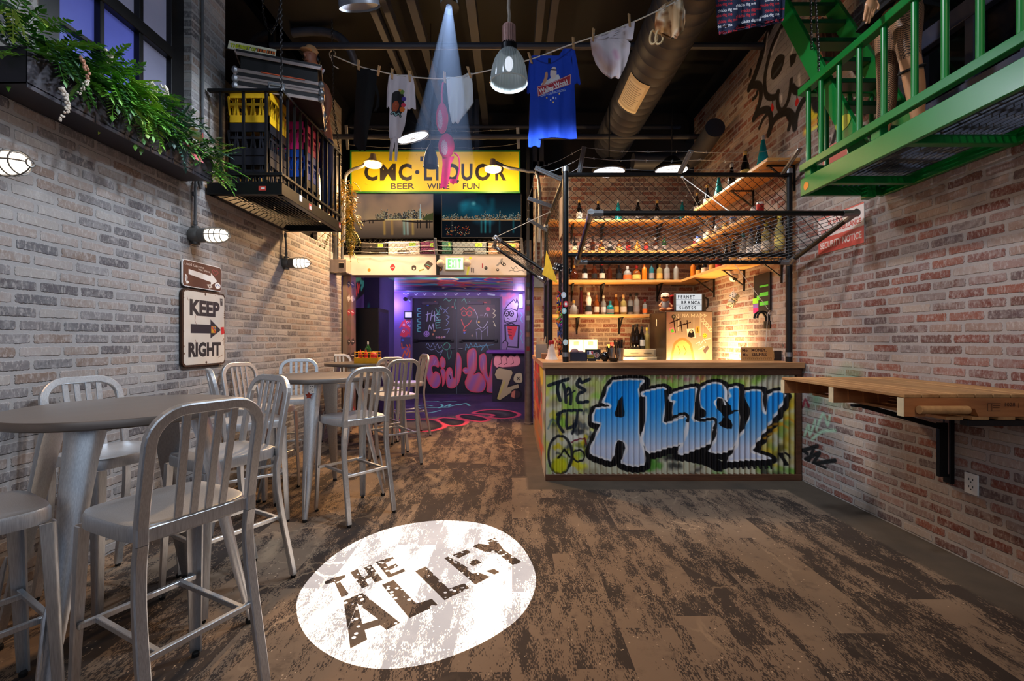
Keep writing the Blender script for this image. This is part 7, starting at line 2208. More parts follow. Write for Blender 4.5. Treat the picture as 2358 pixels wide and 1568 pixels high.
c_ = P(786, 386, BYb)
chain_links('support_chain', 'thin chain from the far balcony corner up past the clothesline hook', [c_ + Vector((0, 0, .01)), P(768, 250, BYb - .02), P(766, 150, BYb - .05), P(764, 40, BYb - .1)], mt=CH)
m = MB(); r = random.Random(50)
VY = [mat('vine_%s' % n, c, .6, 0, .25, 25) for n, c in (('gold', (226, 186, 60)), ('olive', (124, 120, 40)), ('cream', (236, 214, 170)))]
sprays(m, P(800, 455, 5.35), (.10, .10, .22), 46, .14, .04, r, (0, 0, 1), .8, (0, -.2, -.3))
sprays(m, P(806, 520, 5.4), (.07, .08, .18), 34, .16, .038, r, (0, 1), 1.2, (0, 0, -.8))
sprays(m, P(814, 570, 5.42), (.02, .02, .06), 6, .12, .03, r, (0,), 1.2, (0, 0, -1))
for i in range(26):
 p = P(r.uniform(795, 822), r.uniform(440, 490), 5.3)
 for k in range(4):
  leaf(m, p, rv(r), Vector((0, 0, 1)), .035, .012, 2)
tag(m.build('hanging_vine', VY), 'golden lit vine with pale blossoms hanging past the far end of the balcony', 'plant')
m = MB(); r = random.Random(51)
sprays(m, P(752, 540, 5.2), (.05, .05, .03), 5, .2, .03, r, (0, 1), 1.0, (-.5, 0, -.4)); keepout(m)
tag(m.build('vine_sprig', VY), 'thin vine sprig dangling below the far corner of the balcony', 'plant')
m = MB(); a, b = P(771, 627, 6.3), P(797, 597, 6.3)
m.bb(XL + .003, b.x, 6.3, 6.5, a.z, b.z); m.bb(XL + .003, b.x + .01, 6.29, 6.51, a.z - .014, a.z, 1); m.bb(b.x - .10, b.x - .03, 6.296, 6.3, a.z + .06, a.z + .13, 1)
tag(m.build('junction_box', [mat('grey_steel_box', (176, 160, 146), .6), BLACK_METAL], None, bevel=.003), 'grey steel junction box where the left wall meets the header', 'box')
m = MB(); m.tube([(XL + .05, 6.4, b.z + .001), (XL + .05, 6.4, 3.9)], .03, 10); m.tube([(XL + .14, 6.38, b.z + .001), (XL + .14, 6.38, 3.4)], .02, 10)
tag(m.build('conduit', MATS['grey_conduit']), 'twin conduits rising from the junction box', 'conduit')
m = MB(); a, b = lwp(760, 602, .002), lwp(767, 584, .002); m.bb(XL + .002, XL + .008, a.y, b.y, 2.44, 2.56)
tag(m.build('wall_plate', LBL['white'], None, bevel=.002), 'small white wall plate near the junction box', 'plate')
# liquor sign, screens, exit sign, fence over the passage
SG_Y = 6.95
GREEN = mat('green_sign_frame', (40, 120, 50), .45)
def liquor_art():
 cv = Canvas(1000, 250, (216, 200, 24), 1, (807, 347, 1197, 443))
 blobs(cv, 14, [(206, 190, 20), (224, 210, 40)], 20, 80, 3, (807, 347, 1197, 443), (.2, .5), 20)
 D = (34, 30, 30)
 cv.text(984, 369, 10.5, 'EL', D, .04, 1, 0, 'c', 34)
 for tx, x, w_ in (('C', 852, 31), ('M', 891.5, 37), ('C', 932, 31), ('L', 985, 19), ('I', 1006.5, 6), ('Q', 1041, 35), ('U', 1076, 26), ('O', 1113, 36), ('R', 1155, 26)):
  cv.text(x, 414.5, 37, tx, D, .035, 1, 0, 'c', w_)
 cv.disc(960, 396, 5, D, .8)
 for tx, x, w_ in (('BEER', 926, 55), ('WINE', 1009, 52), ('FUN', 1086, 39)):
  cv.text(x, 436.5, 13.5, tx, D, .012, 1, 0, 'c', w_)
 cv.line([(812, 440), (822, 440)], 1.4, (90, 80, 30))
 r = random.Random(2)
 for i in range(40):
  cv.disc(r.uniform(810, 1195), r.uniform(350, 441), r.uniform(.3, 1.2), (150, 140, 40), 1, .5)
 return cv.image('liquor sign')
def panel(name, label, cat, img, x0, y0, x1, y1, Y, rimm, rim, th=.06, emit=0., rough=.5, back=None):
 a, b = P(x0, y1, Y), P(x1, y0, Y)
 t = thing(name, label, cat, ((a.x + b.x) / 2, Y, a.z))
 w_, h_ = (b.x - a.x) / 2, b.z - a.z
 m = MB()
 m.bb(-w_, w_, 0, .02, 0, rim); m.bb(-w_, w_, 0, .02, h_ - rim, h_); m.bb(-w_, -w_ + rim, 0, .02, rim, h_ - rim); m.bb(w_ - rim, w_, 0, .02, rim, h_ - rim); m.bb(-w_ + .004, w_ - .004, .0205, th, .004, h_ - .004)
 m.build('frame', rimm, t, bevel=.002)
 m = MB(); m.quad((-w_ + rim, .008, rim), (w_ - rim, .008, rim), (w_ - rim, .008, h_ - rim), (-w_ + rim, .008, h_ - rim))
 m.build('face', imat(name + '_face_%d' % x0, img, rough, 0, emit, False, 0, emit > 0), t)
 return t
panel('liquor_sign', 'long yellow CMC LIQUOR sign with green frame above the two screens', 'sign', liquor_art(), 806, 346, 1198, 444, SG_Y, GREEN, .022, .07, 0)
def sky1():
 cv = Canvas(520, 280, (120, 96, 84), 1, (814, 446, 998, 547))
 for y in range(446, 548):
  t = (y - 446) / 60
  c = (118 + 50 * min(t, 1), 96 + 38 * min(t, 1), 86 + 10 * min(t, 1)) if y < 505 else (140 - (y - 505) * 1.6, 110 - (y - 505) * 1.2, 84 - (y - 505) * .8)
  cv.rect(814, y, 998, y + 1, c)
 blobs(cv, 34, [(96, 82, 80), (160, 124, 96), (176, 136, 104)], 12, 50, 3, (814, 446, 998, 486), (.2, .5), 14)
 r = random.Random(7)
 for i in range(60):
  x = 864 + i * 2.1 + r.uniform(-1, 1); w_ = r.uniform(1.4, 4)
  h_ = r.uniform(6, 16) + (10 if 876 < x < 892 or 928 < x < 970 else 0)
  cv.rect(x, 505 - h_, x + w_, 506, r.choice([(56, 52, 50), (74, 66, 56), (46, 44, 46), (96, 86, 70)]))
  for k in range(int(h_ * .8)):
   cv.disc(x + r.uniform(0, w_), 505 - r.uniform(0, h_), .45, r.choice([(240, 220, 160), (220, 230, 220), (250, 200, 120)]), .5)
 cv.rect(966, 480, 970, 506, (140, 170, 170)); cv.line([(968, 480), (968, 470)], 1, (190, 200, 200))
 cv.line([(860, 506), (996, 505)], 1.6, (240, 206, 130), 1)
 for x, c in ((884, (226, 170, 70)), (930, (150, 220, 200)), (938, (190, 230, 220)), (950, (226, 180, 80)), (902, (210, 150, 60))):
  cv.line([(x, 508), (x + 1, 538)], 4, c, 5, .6)
 cv.line([(822, 512), (850, 507), (884, 506)], 2.5, (40, 32, 28), 1); cv.line([(926, 508), (960, 511), (996, 510)], 3, (36, 30, 28), 1)
 for x in (824, 830, 838, 850, 858, 962, 968, 982, 984, 990):
  cv.line([(x, 507), (x, 513 if x < 900 else 524)], 2, (34, 28, 26), .8)
 cv.poly([(974, 505), (982, 496), (998, 490), (998, 506)], (66, 70, 40), 1, 2)
 return cv.image('dusk skyline')
def sky2():
 cv = Canvas(520, 280, (8, 18, 26), 1, (1017, 446, 1199, 546))
 for y in range(446, 506):
  t = (y - 446) / 60
  cv.rect(1017, y, 1199, y + 1, (8 + 4 * t, 16 + 40 * t, 26 + 44 * t))
 blobs(cv, 16, [(20, 130, 150), (30, 90, 110), (16, 70, 90)], 8, 40, 6, (1070, 460, 1130, 504), (.2, .6), 14)
 cv.disc(1090, 468, 3, (120, 200, 206), 8, .8)
 r = random.Random(9)
 for i in range(64):
  x = 1018 + i * 2.85; w_ = r.uniform(1.4, 3.2); h_ = r.uniform(5, 13) + (8 if i in (9, 10, 34, 46, 57, 61) else 0)
  cv.rect(x, 505 - h_, x + w_, 506, r.choice([(20, 30, 34), (30, 40, 44), (40, 46, 46)]))
  for k in range(int(h_)):
   cv.disc(x + r.uniform(0, w_), 505 - r.uniform(0, h_), .45, r.choice([(240, 226, 180), (200, 240, 240), (250, 170, 100)]), .5)
 cv.line([(1018, 506), (1198, 506)], 1.4, (220, 160, 100), 1)
 for x, c in ((1117, (60, 200, 200)), (1128, (40, 140, 150)), (1108, (60, 150, 150)), (1040, (60, 60, 60)), (1182, (30, 120, 130)), (1150, (30, 80, 90))):
  cv.line([(x, 508), (x, 534)], 3.4, c, 4, .6)
 for i in range(90):
  x, y = r.uniform(1026, 1080), r.uniform(518, 541)
  cv.disc(x, y, r.uniform(.4, 1.0), r.choice([(220, 80, 40), (240, 140, 60), (180, 40, 20), (240, 220, 170)]), .6, .9)
 return cv.image('night skyline')
BEZ = mat('screen_bezel', (18, 18, 20), .35)
panel('wall_screen', 'left screen showing an amber city skyline at dusk', 'screen', sky1(), 813, 444.5, 999, 549, 7.0, BEZ, .012, .06, .8, .3)
panel('wall_screen', 'right screen showing a dark night skyline with teal glow', 'screen', sky2(), 1016, 444.5, 1201, 548, 7.0, BEZ, .012, .06, .8, .3)
cv = Canvas(200, 140, (206, 236, 196), 1, (1027, 594, 1066, 620))
for tx, x in (('E', 1034.5), ('X', 1043), ('I', 1050.2), ('T', 1057.5)):
 cv.text(x, 617, 19, tx, (90, 170, 100), .05, 1, 0, 'c', 7.5 if tx != 'I' else 3)
EX = thing('exit_sign', 'lit green EXIT sign with twin lamp heads on the header beam', 'sign')
Y = HB_Y - .055
a, b = P(1024, 622, Y), P(1069, 591, Y)
m = MB(); m.bb(a.x, b.x, Y, HB_Y - .002, a.z, b.z); m.build('sign_housing', mat('pale_sign_housing', (186, 206, 176), .5), EX, bevel=.006)
a, b = P(1027, 620, Y - .001), P(1066, 594, Y - .001)
m = MB(); m.quad((a.x, Y - .0015, a.z), (b.x, Y - .0015, a.z), (b.x, Y - .0015, b.z), (a.x, Y - .0015, b.z)); m.build('exit_face', imat('exit_face', cv.image('exit face'), .4, 0, 1.5), EX)
for x in (1014, 1075.5):
 c = P(x, 606, Y - .02)
 m = MB(); m.lathe([(.02, .05), (.05, .03), (.055, -.02), (.05, -.035), (.0, -.04)], 18, Matrix.Translation(c) @ Matrix.Rotation(math.radians(100), 4, 'X')); m.tube([c + Vector((0, .04, .0)), Vector((P(1046, 0, Y).x, HB_Y - .012, c.z - .03))], .012, 6)
 m.build('lamp_head', mat('beige_lamp_head', (196, 180, 164), .5), EX)
FN = thing('header_fence', 'low chain link fence with barbed wire on top of the header beam', 'fence')
fy = HB_Y + .03
a, b = P(795, 588, fy), P(1212, 552, fy)
m = MB(); chain(m, (a.x, fy, zt + .004), (1, 0, 0), (0, 0, 1), b.x - a.x, b.z - zt, .07); m.build('chain_link', WIRE, FN)
m = MB(); m.tube([(a.x, fy, zt + .012), (b.x, fy, zt + .012)], .012, 8); m.build('bottom_rail', BLACK_METAL, FN)
for x in (1005, 1203):
 p, q = P(x, 588, fy - .02), P(x - 3, 548, fy - .12)
 m = MB(); m.bar(p, q, .04, .02, (0, 1, 0)); m.build('barb_post', GALV, FN, bevel=.003)
for y in (556, 566, 578):
 m = MB(); barbed(m, [P(797, y, fy - .06), P(1003, y - 2, fy - .09), P(1202, y - 3, fy - .09)], .03, .0022); m.build('barbed_wire', GALV, FN)
for x in (1008, 1216):
 m = MB(); p = P(x, 632, HB_Y - .02)
 m.bb(p.x - .022, p.x + .022, HB_Y - .03, HB_Y - .002, zb, (zt if x < 1100 else 4.3))
 tag(m.build('header_post', BLACK_METAL), 'black post on the header beam beside the exit sign' if x < 1100 else 'tall black post at the right end of the header beam', 'post')
UB = thing('barbed_fence', 'barbed wire strands strung between two poles above the liquor sign', 'barbed wire')
for x, y0, y1 in ((801, 345, 288), (1194, 342, 293)):
 m = MB(); m.bar(P(x, y0, 6.85), P(x - (4 if x < 900 else 2), y1, 6.7), .045, .02, (0, 1, 0)); m.build('barb_post', GALV, UB, bevel=.003)
for ya, yb in ((292, 296), (313, 312), (332, 330)):
 m = MB(); barbed(m, [P(798, ya, 6.72), P(1010, ya + 8, 6.72), P(1192, yb, 6.72)], .03, .0025); m.build('barbed_wire', GALV, UB)
for (x0, x1, y0, c, lab) in ((891, 964, 552, (186, 184, 188), 'pale grey hard case with a dark handle behind the header fence'), (966, 1000, 554, (120, 60, 110), 'purple stickered box behind the header fence'), (1016, 1038, 553, (60, 120, 110), 'teal box behind the fence, right of the centre post'), (1040, 1119, 554, (120, 136, 152), 'long blue grey crate behind the header fence'), (1124, 1196, 556, (150, 124, 104), 'brown box behind the fence at the right'), (828, 886, 556, (20, 20, 22), 'black box behind the fence at the left')):
 p, q = P(x0, 590, 6.95), P(x1, y0, 6.95)
 C_ = thing('equipment_case', lab, 'case', ((p.x + q.x) / 2, 7.02, zt + .002), 0, 'cases on the header behind the fence')
 w_, h_ = (q.x - p.x) / 2, q.z - zt
 m = MB(); m.bb(-w_, w_, 0, .3, 0, h_ * .62); m.bb(-w_, w_, 0, .3, h_ * .64, h_ * .98); m.bb(-w_ + .02, w_ - .02, .01, .29, h_ * .6, h_ * .66)
 m.build('case_shell', mat('case_%d' % x0, c, .5), C_, bevel=.012)
 m = MB(); m.tube([(-.09, -.003, h_ * .35), (-.085, -.02, h_ * .42), (.085, -.02, h_ * .42), (.09, -.003, h_ * .35)], .011, 6)
 m.build('case_handle', BLACK_METAL, C_)
 m = MB(); m.box((w_ * .55, -.002, h_ * .8), (w_ * .4, .003, h_ * .22)); m.build('case_sticker', mat('sticker_lime', (150, 200, 70), .6), C_)
BULB = mat('warm_lamp_glass', (255, 214, 150), .4, 0, .02, 3, emit=(255, 190, 110), es=9)
for k, (x, y, pts, lab) in enumerate(((859, 375, [(859, 362), (835, 384), (806, 396), (794, 425), (792, 560)], 'left warm gooseneck lamp shining on the liquor sign'), (1135, 386, [(1135, 372), (1170, 388), (1212, 396), (1240, 415), (1241, 560)], 'right warm gooseneck lamp shining on the liquor sign'))):
 YY = 6.3 if k == 0 else 6.45
 GN = thing('gooseneck_lamp', lab, 'lamp', (0, 0, 0), 0, 'lamps over the liquor sign')
 c = P(x, y, YY)
 m = MB(); m.tube(curve3([P(p[0], p[1] - 2, YY) for p in pts], 6), .022, 10); m.build('arm', GALV, GN)
 m = MB(); m.lathe([(.035, .12), (.042, .09), (.05, .03), (.125, .0), (.13, -.012), (.12, -.012), (.045, .022)], 28, Matrix.Translation(c), 0, False); m.build('shade', mat('enamel_shade', (170, 150, 130), .4, .3), GN)
 m = MB(); m.tube([c + Vector((.10 * math.cos(a), .10 * math.sin(a), -.03)) for a in np.linspace(0, 2 * PI, 25)], .016, 8); m.ball(c + Vector((0, 0, -.02)), (.04, .04, .05), 14, 10); m.build('ring_bulb', BULB, GN)
# ceiling steel, ducts, hanging lamps
BEAM = mat('dark_ceiling_steel', (44, 46, 56), .6, .2)
def along(u, z, w, h, y0, y1, name, label, cat='beam'):
 m = MB(); m.bb(u - w / 2, u + w / 2, y0, y1, z - h / 2, z + h / 2)
 return tag(m.build(name, BEAM, None, bevel=.004), label, cat)
for u, z, w, lab in ((-1.42, 4.75, .07, 'left flange of the twin ceiling channel'), (-1.28, 4.75, .07, 'right flange of the twin ceiling channel'), (-1.02, 4.8, .09, 'ceiling channel left of the light beam'), (-.42, 4.82, .10, 'ceiling channel just right of the twin channels'), (.30, 4.82, .08, 'left channel behind the ribbed pendant'), (.44, 4.82, .08, 'right channel behind the ribbed pendant')):
 along(u, z, w, .12, 1.5, 7.7, 'ceiling_channel', lab)
for i, (Y, z, lab) in enumerate(((4.9, 4.5, 'nearer cross pipe under the ceiling'), (6.3, 4.15, 'farther cross pipe above the bar'), (7.3, 4.75, 'cross beam at the back of the ceiling'))):
 m = MB(); m.tube([(-2.6, Y, z), (2.7, Y, z)], .035, 10)
 tag(m.build('cross_pipe', BEAM), lab, 'pipe')
for x, lab in ((-.62, 'vertical strut hanging from the ceiling behind the white briefs'), (.42, 'vertical strut hanging behind the blue shirt')):
 m = MB(); m.bb(x - .09, x - .02, 7.3, 7.4, 3.4, 5.2); m.bb(x + .02, x + .09, 7.3, 7.4, 3.4, 5.2); m.bb(x - .1, x + .1, 7.3, 7.4, 4.1, 4.2)
 tag(m.build('ceiling_strut', BEAM), lab, 'strut')
DUCT = mat('charcoal_duct', (46, 49, 60), .55, .3, .12, 4)
dcx, dcz = 1.56, 4.40
D_ = thing('spiral_duct', 'big charcoal spiral duct running diagonally overhead towards the bar', 'duct')
m = MB()
pts, rs = [], []
y = 1.2
while y < 7.0:
 pts += [(dcx, y, dcz), (dcx, y + .135, dcz), (dcx, y + .14, dcz), (dcx, y + .15, dcz), (dcx, y + .155, dcz)]; rs += [.27, .27, .275, .275, .27]
 y += .16
m.tube(pts, rs, 36); m.build('duct_body', DUCT, D_, sharp=60)
cv = Canvas(160, 120, (190, 176, 150), 1, (0, 0, 160, 120)); cv.rect(0, 0, 160, 8, (226, 216, 190)); cv.rect(16, 16, 140, 108, (206, 196, 176))
for i in range(11):
 cv.line([(22, 24 + i * 7.4), (22 + (i * 37 % 30) + 84, 24 + i * 7.4)], 2.2, (120, 112, 100), .8)
m = MB()
n = 8
a0, a1 = math.radians(205), math.radians(262)
for i in range(n):
 u0, u1 = a0 + (a1 - a0) * i / n, a0 + (a1 - a0) * (i + 1) / n
 g = lambda a, yy: (dcx + .2775 * math.cos(a), yy, dcz + .2775 * math.sin(a))
 m.quad(g(u0, 5.0), g(u1, 5.0), g(u1, 5.62), g(u0, 5.62), 0, [(i / n, 0), ((i + 1) / n, 0), ((i + 1) / n, 1), (i / n, 1)])
m.build('instruction_label', imat('duct_label', cv.image('duct label'), .6), D_)
m = MB(); m.tube(curve3([(1.75, 6.6, 3.92), (2.2, 6.6, 3.92), (2.45, 6.55, 3.9), (2.55, 6.3, 3.9), (2.5, 5.6, 3.95)], 8), .12, 18)
tag(m.build('branch_duct', DUCT), 'smaller dark elbow duct below the big one in the corner', 'duct')
m = MB(); m.tube(curve3([P(660, 78, 5.6), P(720, 72, 5.6), P(770, 80, 5.6), P(800, 105, 5.6), P(820, 150, 5.7)], 6), .05, 12)
tag(m.build('flexible_pipe', mat('grey_pipe', (70, 72, 82), .5, .2)), 'curved grey pipe above the clothesline hook', 'pipe')
LED = mat('led_disc', (240, 244, 255), .4, 0, .02, 3, emit=(230, 240, 255), es=1.6)
def disc_lamp(label, c, r_, tilt, grid=True):
 t = thing('disc_lamp', label, 'lamp', c, 0, 'round disc lamps', tilt)
 m = MB(); m.lathe([(r_, -.0), (r_ + .008, .01), (r_ + .005, .03), (r_ * .55, .11), (r_ * .3, .17), (0, .18)], 36); m.build('black_housing', BLACK_METAL, t)
 m = MB(); m.lathe([(r_ - .012, -.003), (r_ - .02, -.012), (0, -.014)], 36, None, 0, True); m.build('led_face', LED, t)
 if grid:
  m = MB()
  for q in (.35, .7, 1.0):
   m.tube([(r_ * q * math.cos(a), r_ * q * math.sin(a), -.02) for a in np.linspace(0, 2 * PI, 25)], .002, 4)
  for k in range(6):
   a = PI * k / 6
   m.tube([(-r_ * math.cos(a), -r_ * math.sin(a), -.02), (r_ * math.cos(a), r_ * math.sin(a), -.02)], .002, 4)
  m.build('wire_guard', GALV, t)
 m = MB(); m.tube([(0, 0, .18), (0, 0, .9)], .008, 6); m.build('rod', BLACK_METAL, t)
 return t
disc_lamp('round white disc lamp tilted behind the white shirt', P(950, 316, 5.9), .215, (.22, -.28, 0))
disc_lamp('round white disc lamp over the bar, left one', P(1402, 396, 6.0), .215, (.05, 0, 0), False)
disc_lamp('round white disc lamp over the bar, right one', P(1546, 392, 6.0), .215, (.05, 0, 0), False)
m = MB()
BS = thing('bell_pendant', 'grey bell pendant lamp cut off by the top of the photo', 'lamp', P(829, 18, 3.4), 0, None, (.45, -.12, 0))
m = MB(); m.lathe([(.150, .0), (.148, .03), (.13, .11), (.09, .2), (.05, .26), (.04, .34), (0, .35)], 32, None, 0, False); m.lathe([(.138, .012), (.06, .05), (0, .06)], 32, None, 0, False)
m.build('bell_shade', mat('grey_enamel', (128, 132, 144), .4, .2), BS)
BP = thing('black_pendant', 'small black bell pendant in front of the liquor sign', 'lamp', P(992, 384, 5.4))
m = MB(); m.lathe([(.09, .0), (.092, .01), (.084, .09), (.06, .18), (.03, .24), (.014, .27), (0, .272)], 28, None, 0, False); m.lathe([(.082, .012), (.05, .10), (0, .13)], 24, None, 0, False)
m.build('bell_shade', mat('navy_black_enamel', (26, 32, 46), .4), BP)
m = MB(); m.tube([(0, 0, .27), (0, 0, 1.7)], .004, 6); m.build('cord', BLACK_METAL, BP)
RP = thing('ribbed_pendant', 'clear ribbed glass pendant with pink finned top, hanging at the upper middle', 'lamp', P(1172, 192, 3.75))
t = NT('ribbed_glass')
g1, g2 = t.n('BsdfPrincipled'), t.n('BsdfTransparent')
g1.inputs['Base Color'].default_value = (.62, .72, .72, 1); g1.inputs['Roughness'].default_value = .15
mx = t.n('MixShader'); mx.inputs[0].default_value = .55
t.t.links.new(g2.outputs[0], mx.inputs[1]); t.t.links.new(g1.outputs[0], mx.inputs[2]); t.t.links.new(mx.outputs[0], t.out.inputs[0])
m = MB()
prf = [(.152, .0), (.154, .012), (.150, .05), (.140, .12), (.118, .19), (.085, .245), (.06, .27)]
n = 72
vs, fs = [], []
for r_, z in prf:
 for j in range(n):
  q = r_ * (1.012 if j % 2 else .99)
  vs.append((q * math.cos(2 * PI * j / n), q * math.sin(2 * PI * j / n), z))
for i in range(len(prf) - 1):
 for j in range(n):
  fs.append((i * n + j, i * n + (j + 1) % n, (i + 1) * n + (j + 1) % n, (i + 1) * n + j))
m.add(vs, fs, 0, True); m.build('ribbed_shade', t.mat, RP, sharp=10)
m = MB(); m.tube([(.153 * math.cos(a), .153 * math.sin(a), .0) for a in np.linspace(0, 2 * PI, 37)], .005, 6); m.build('rim_ring', mat('pale_glass_rim', (206, 220, 220), .2), RP)
m = MB(); m.lathe([(.062, .265), (.064, .31), (.05, .315)], 24)
for k in range(20):
 a = 2 * PI * k / 20
 m.box((.058 * math.cos(a), .058 * math.sin(a), .30), (.012, .004, .05), Matrix.Identity(4))
m.build('black_collar', BLACK_METAL, RP)
m = MB()
for k in range(22):
 a = 2 * PI * k / 22
 m.add([Matrix.Rotation(a, 4, 'Z') @ Vector(v) for v in ((.02, -.003, .315), (.056, -.003, .315), (.056, .003, .315), (.02, .003, .315), (.02, -.003, .48), (.054, -.003, .47), (.054, .003, .47), (.02, .003, .48))], [(0, 1, 2, 3), (4, 7, 6, 5), (0, 4, 5, 1), (1, 5, 6, 2), (2, 6, 7, 3), (3, 7, 4, 0)])
m.lathe([(.035, .315), (.035, .485), (0, .49)], 20)
m.build('finned_top', mat('pink_beige_fins', (206, 164, 156), .45, .2), RP)
m = MB(); m.tube([(0, 0, .49), (.004, 0, .56), (-.004, 0, .62), (.003, 0, .9), (0, 0, 1.1)], .014, 8); m.build('wrapped_cord', mat('rope_wrapped_cord', (176, 164, 150), .8), RP)
m = MB(); m.ball((0, 0, .16), (.035, .035, .06), 14, 10); m.build('bulb', mat('cool_bulb', (235, 242, 255), .3, 0, .02, 3, emit=(235, 242, 255), es=1.5), RP)
# clothesline
def clY(x):
 return 5.04 + (x - 765) / (1540 - 765) * (3.80 - 5.04)
def cl(x, y, dy=0.0):
 return P(x, y, clY(x) + dy)
line_pts = [(765, 127), (826, 152), (872, 164), (930, 175), (1020, 181), (1100, 168), (1218, 138), (1310, 104), (1410, 70), (1508, 28), (1640, -40)]
m = MB(); m.tube(curve3([cl(x, y) for x, y in line_pts], 5), .006, 6)
tag(m.build('clothesline', WHITE_ROPE), 'white clothesline sagging across the room', 'clothesline')
hk_ = cl(765, 127)
m = MB(); m.tube(curve3([hk_ + Vector((-.02, 0, -.03)), hk_ + Vector((-.03, 0, .02)), hk_ + Vector((0, 0, .055)), hk_ + Vector((.035, 0, .03)), hk_ + Vector((.03, 0, .01))], 5), .006, 6); m.tube(curve3([hk_ + Vector((-.01, 0, 0)), hk_ + Vector((.0, 0, -.09)), hk_ + Vector((.02, 0, -.12)), hk_ + Vector((.07, 0, -.15))], 5), .005, 6)
tag(m.build('line_hook', LBL['white']), 'bent white hook at the left end of the clothesline', 'hook')
def cloth(name, label, lobes, mt, box, cat='clothing', nx=16, amp=.014, fr=7.0, th=.004, seed=0, parent=None, dy=0.0):
 """hanging cloth: lobes of rows (y, x left, x right) in photograph pixels, folded in depth"""
 m = MB()
 for rows in lobes:
  rows2 = []
  for i in range(len(rows) - 1):
   for k in range(4):
    f = k / 4
    rows2.append([rows[i][q] * (1 - f) + rows[i + 1][q] * f for q in range(3)])
  rows2.append(rows[-1])
  top = rows2[0][0]
  vs, uv = [], []
  for (y, xl, xr) in rows2:
   for j in range(nx + 1):
    u = j / nx
    x = xl + (xr - xl) * u
    yy = y + (2.0 * math.sin(u * 9 + seed) if y > rows2[-1][0] - .1 else 0)
    w_ = amp * (.3 + min(1, (y - top) / 60)) * math.sin(x * fr * .02 + seed + math.sin(y * .03)) + amp * .5 * math.sin(x * fr * .05 + y * .02)
    vs.append(cl(x, yy, dy + w_)); uv.append(((x - box[0]) / (box[2] - box[0]), 1 - (yy - box[1]) / (box[3] - box[1])))
  R_, N_ = len(rows2), nx + 1
  fs = [(i * N_ + j, (i + 1) * N_ + j, (i + 1) * N_ + j + 1, i * N_ + j + 1) for i in range(R_ - 1) for j in range(nx)]
  k = len(vs)
  m.add(vs + [v + Vector((0, th, 0)) for v in vs], fs + [tuple(k + q for q in reversed(f)) for f in fs] , 0, True, [[uv[q] for q in f] for f in fs] + [[uv[q] for q in reversed(f)] for f in fs])
 o = m.build(name, mt, parent, sharp=180)
 if parent is None:
  tag(o, label, cat)
 return o
def pin(x, y, tilt, lab):
 t = thing('clothes_peg', lab, 'clothes peg', cl(x, y, -.012), 0, 'wooden pegs on the clothesline', (0, tilt, 0))
 m = MB(); m.bar((-.004, -.008, -.055), (-.006, -.008, .055), .012, .010, (0, 1, 0)); m.bar((.004, .003, -.055), (.008, .003, .055), .012, .010, (0, 1, 0))
 m.build('peg_halves', mat('peg_wood', (206, 164, 116), .7), t, bevel=.0015)
 m = MB(); m.tube([(-.012, -.004, .005), (.012, -.004, .005)], .004, 6); m.build('spring', GALV, t)
for x, y, tl, lab in ((826, 150, 0, 'peg at the left of the black trousers'), (872, 163, .15, 'peg at the right of the black trousers'), (903, 170, 0, 'left peg of the white shirt'), (943, 175, -.05, 'right peg of the white shirt'), (1024, 178, -.05, 'peg holding the pink bra and white briefs'), (1080, 166, -.3, 'right peg of the white briefs'), (1221, 134, -.3, 'left peg of the blue shirt'), (1320, 100, -.05, 'right peg of the blue shirt'), (1366, 80, .05, 'left peg of the stained briefs'), (1449, 47, -.08, 'right peg of the stained briefs')):
 pin(x, y, tl, lab)
box = (888, 170, 960, 372)
cv = Canvas(290, 810, (226, 214, 218), 1, box)
cv.poly([(904, 262), (903, 226), (906, 214), (916, 210), (926, 214), (930, 230), (926, 250), (922, 262)], (38, 34, 36), 1, 1, 1, 3)
cv.poly([(906, 236), (914, 232), (919, 242), (915, 254), (906, 258), (903, 246)], (176, 84, 50), .3, .8, 1, 3)
cv.disc(912, 240, 1, (240, 230, 220)); cv.line([(908, 248), (913, 249)], 1.2, (150, 40, 40))
for x, y, r_, c in ((926, 212, 5, (120, 150, 70)), (930, 228, 5, (80, 60, 150)), (929, 242, 5, (226, 60, 90)), (926, 252, 6, (236, 120, 40)), (921, 208, 3, (220, 170, 90))):
 cv.poly([(x + r_ * math.cos(a), y + r_ * math.sin(a)) for a in np.linspace(0, 6, 7)], c, .4, 1, 1, 2)
cv.line([(901, 262), (908, 258), (911, 266), (918, 260), (922, 268)], 5, (40, 44, 46), 1, 1, 3); cv.line([(901, 262), (908, 258), (911, 266), (918, 260), (922, 268)], 2, (150, 190, 190), .8, 1, 3)
WT = imat('white_shirt_print', cv.image('white shirt'), .85)
cloth('white_shirt', 'white printed T-shirt with a portrait of a woman, hanging from two pegs', [[(172, 897, 948), (180, 896, 948), (200, 895, 944), (250, 897, 938), (290, 896, 932), (317, 896, 922)], [(176, 946, 951), (200, 940, 955), (230, 938, 957), (250, 939, 958)], [(176, 895, 899), (210, 891, 899), (247, 890, 898)], [(316, 897, 916), (328, 899, 909), (345, 897, 905), (369, 896, 902)], [(316, 904, 916), (328, 910, 917), (345, 909, 916), (370, 909, 914)]], WT, box, nx=10, fr=9)
box = (1205, 105, 1345, 345)
cv = Canvas(520, 890, (18, 66, 190), 1, box)
blobs(cv, 12, [(24, 76, 204), (14, 56, 170)], 10, 40, 4, box, (.2, .4), 12)
cv.line([(1228, 132), (1245, 142), (1268, 146), (1296, 130), (1318, 112)], 3, (12, 44, 140), 1, 1, 3)
cv.rect(1262, 134, 1268, 146, (24, 24, 30))
cv.poly([(1246, 195), (1254, 188), (1262, 184), (1276, 176), (1286, 172), (1290, 186), (1284, 192), (1262, 200)], (226, 224, 226), .6, 1, 1, 2)
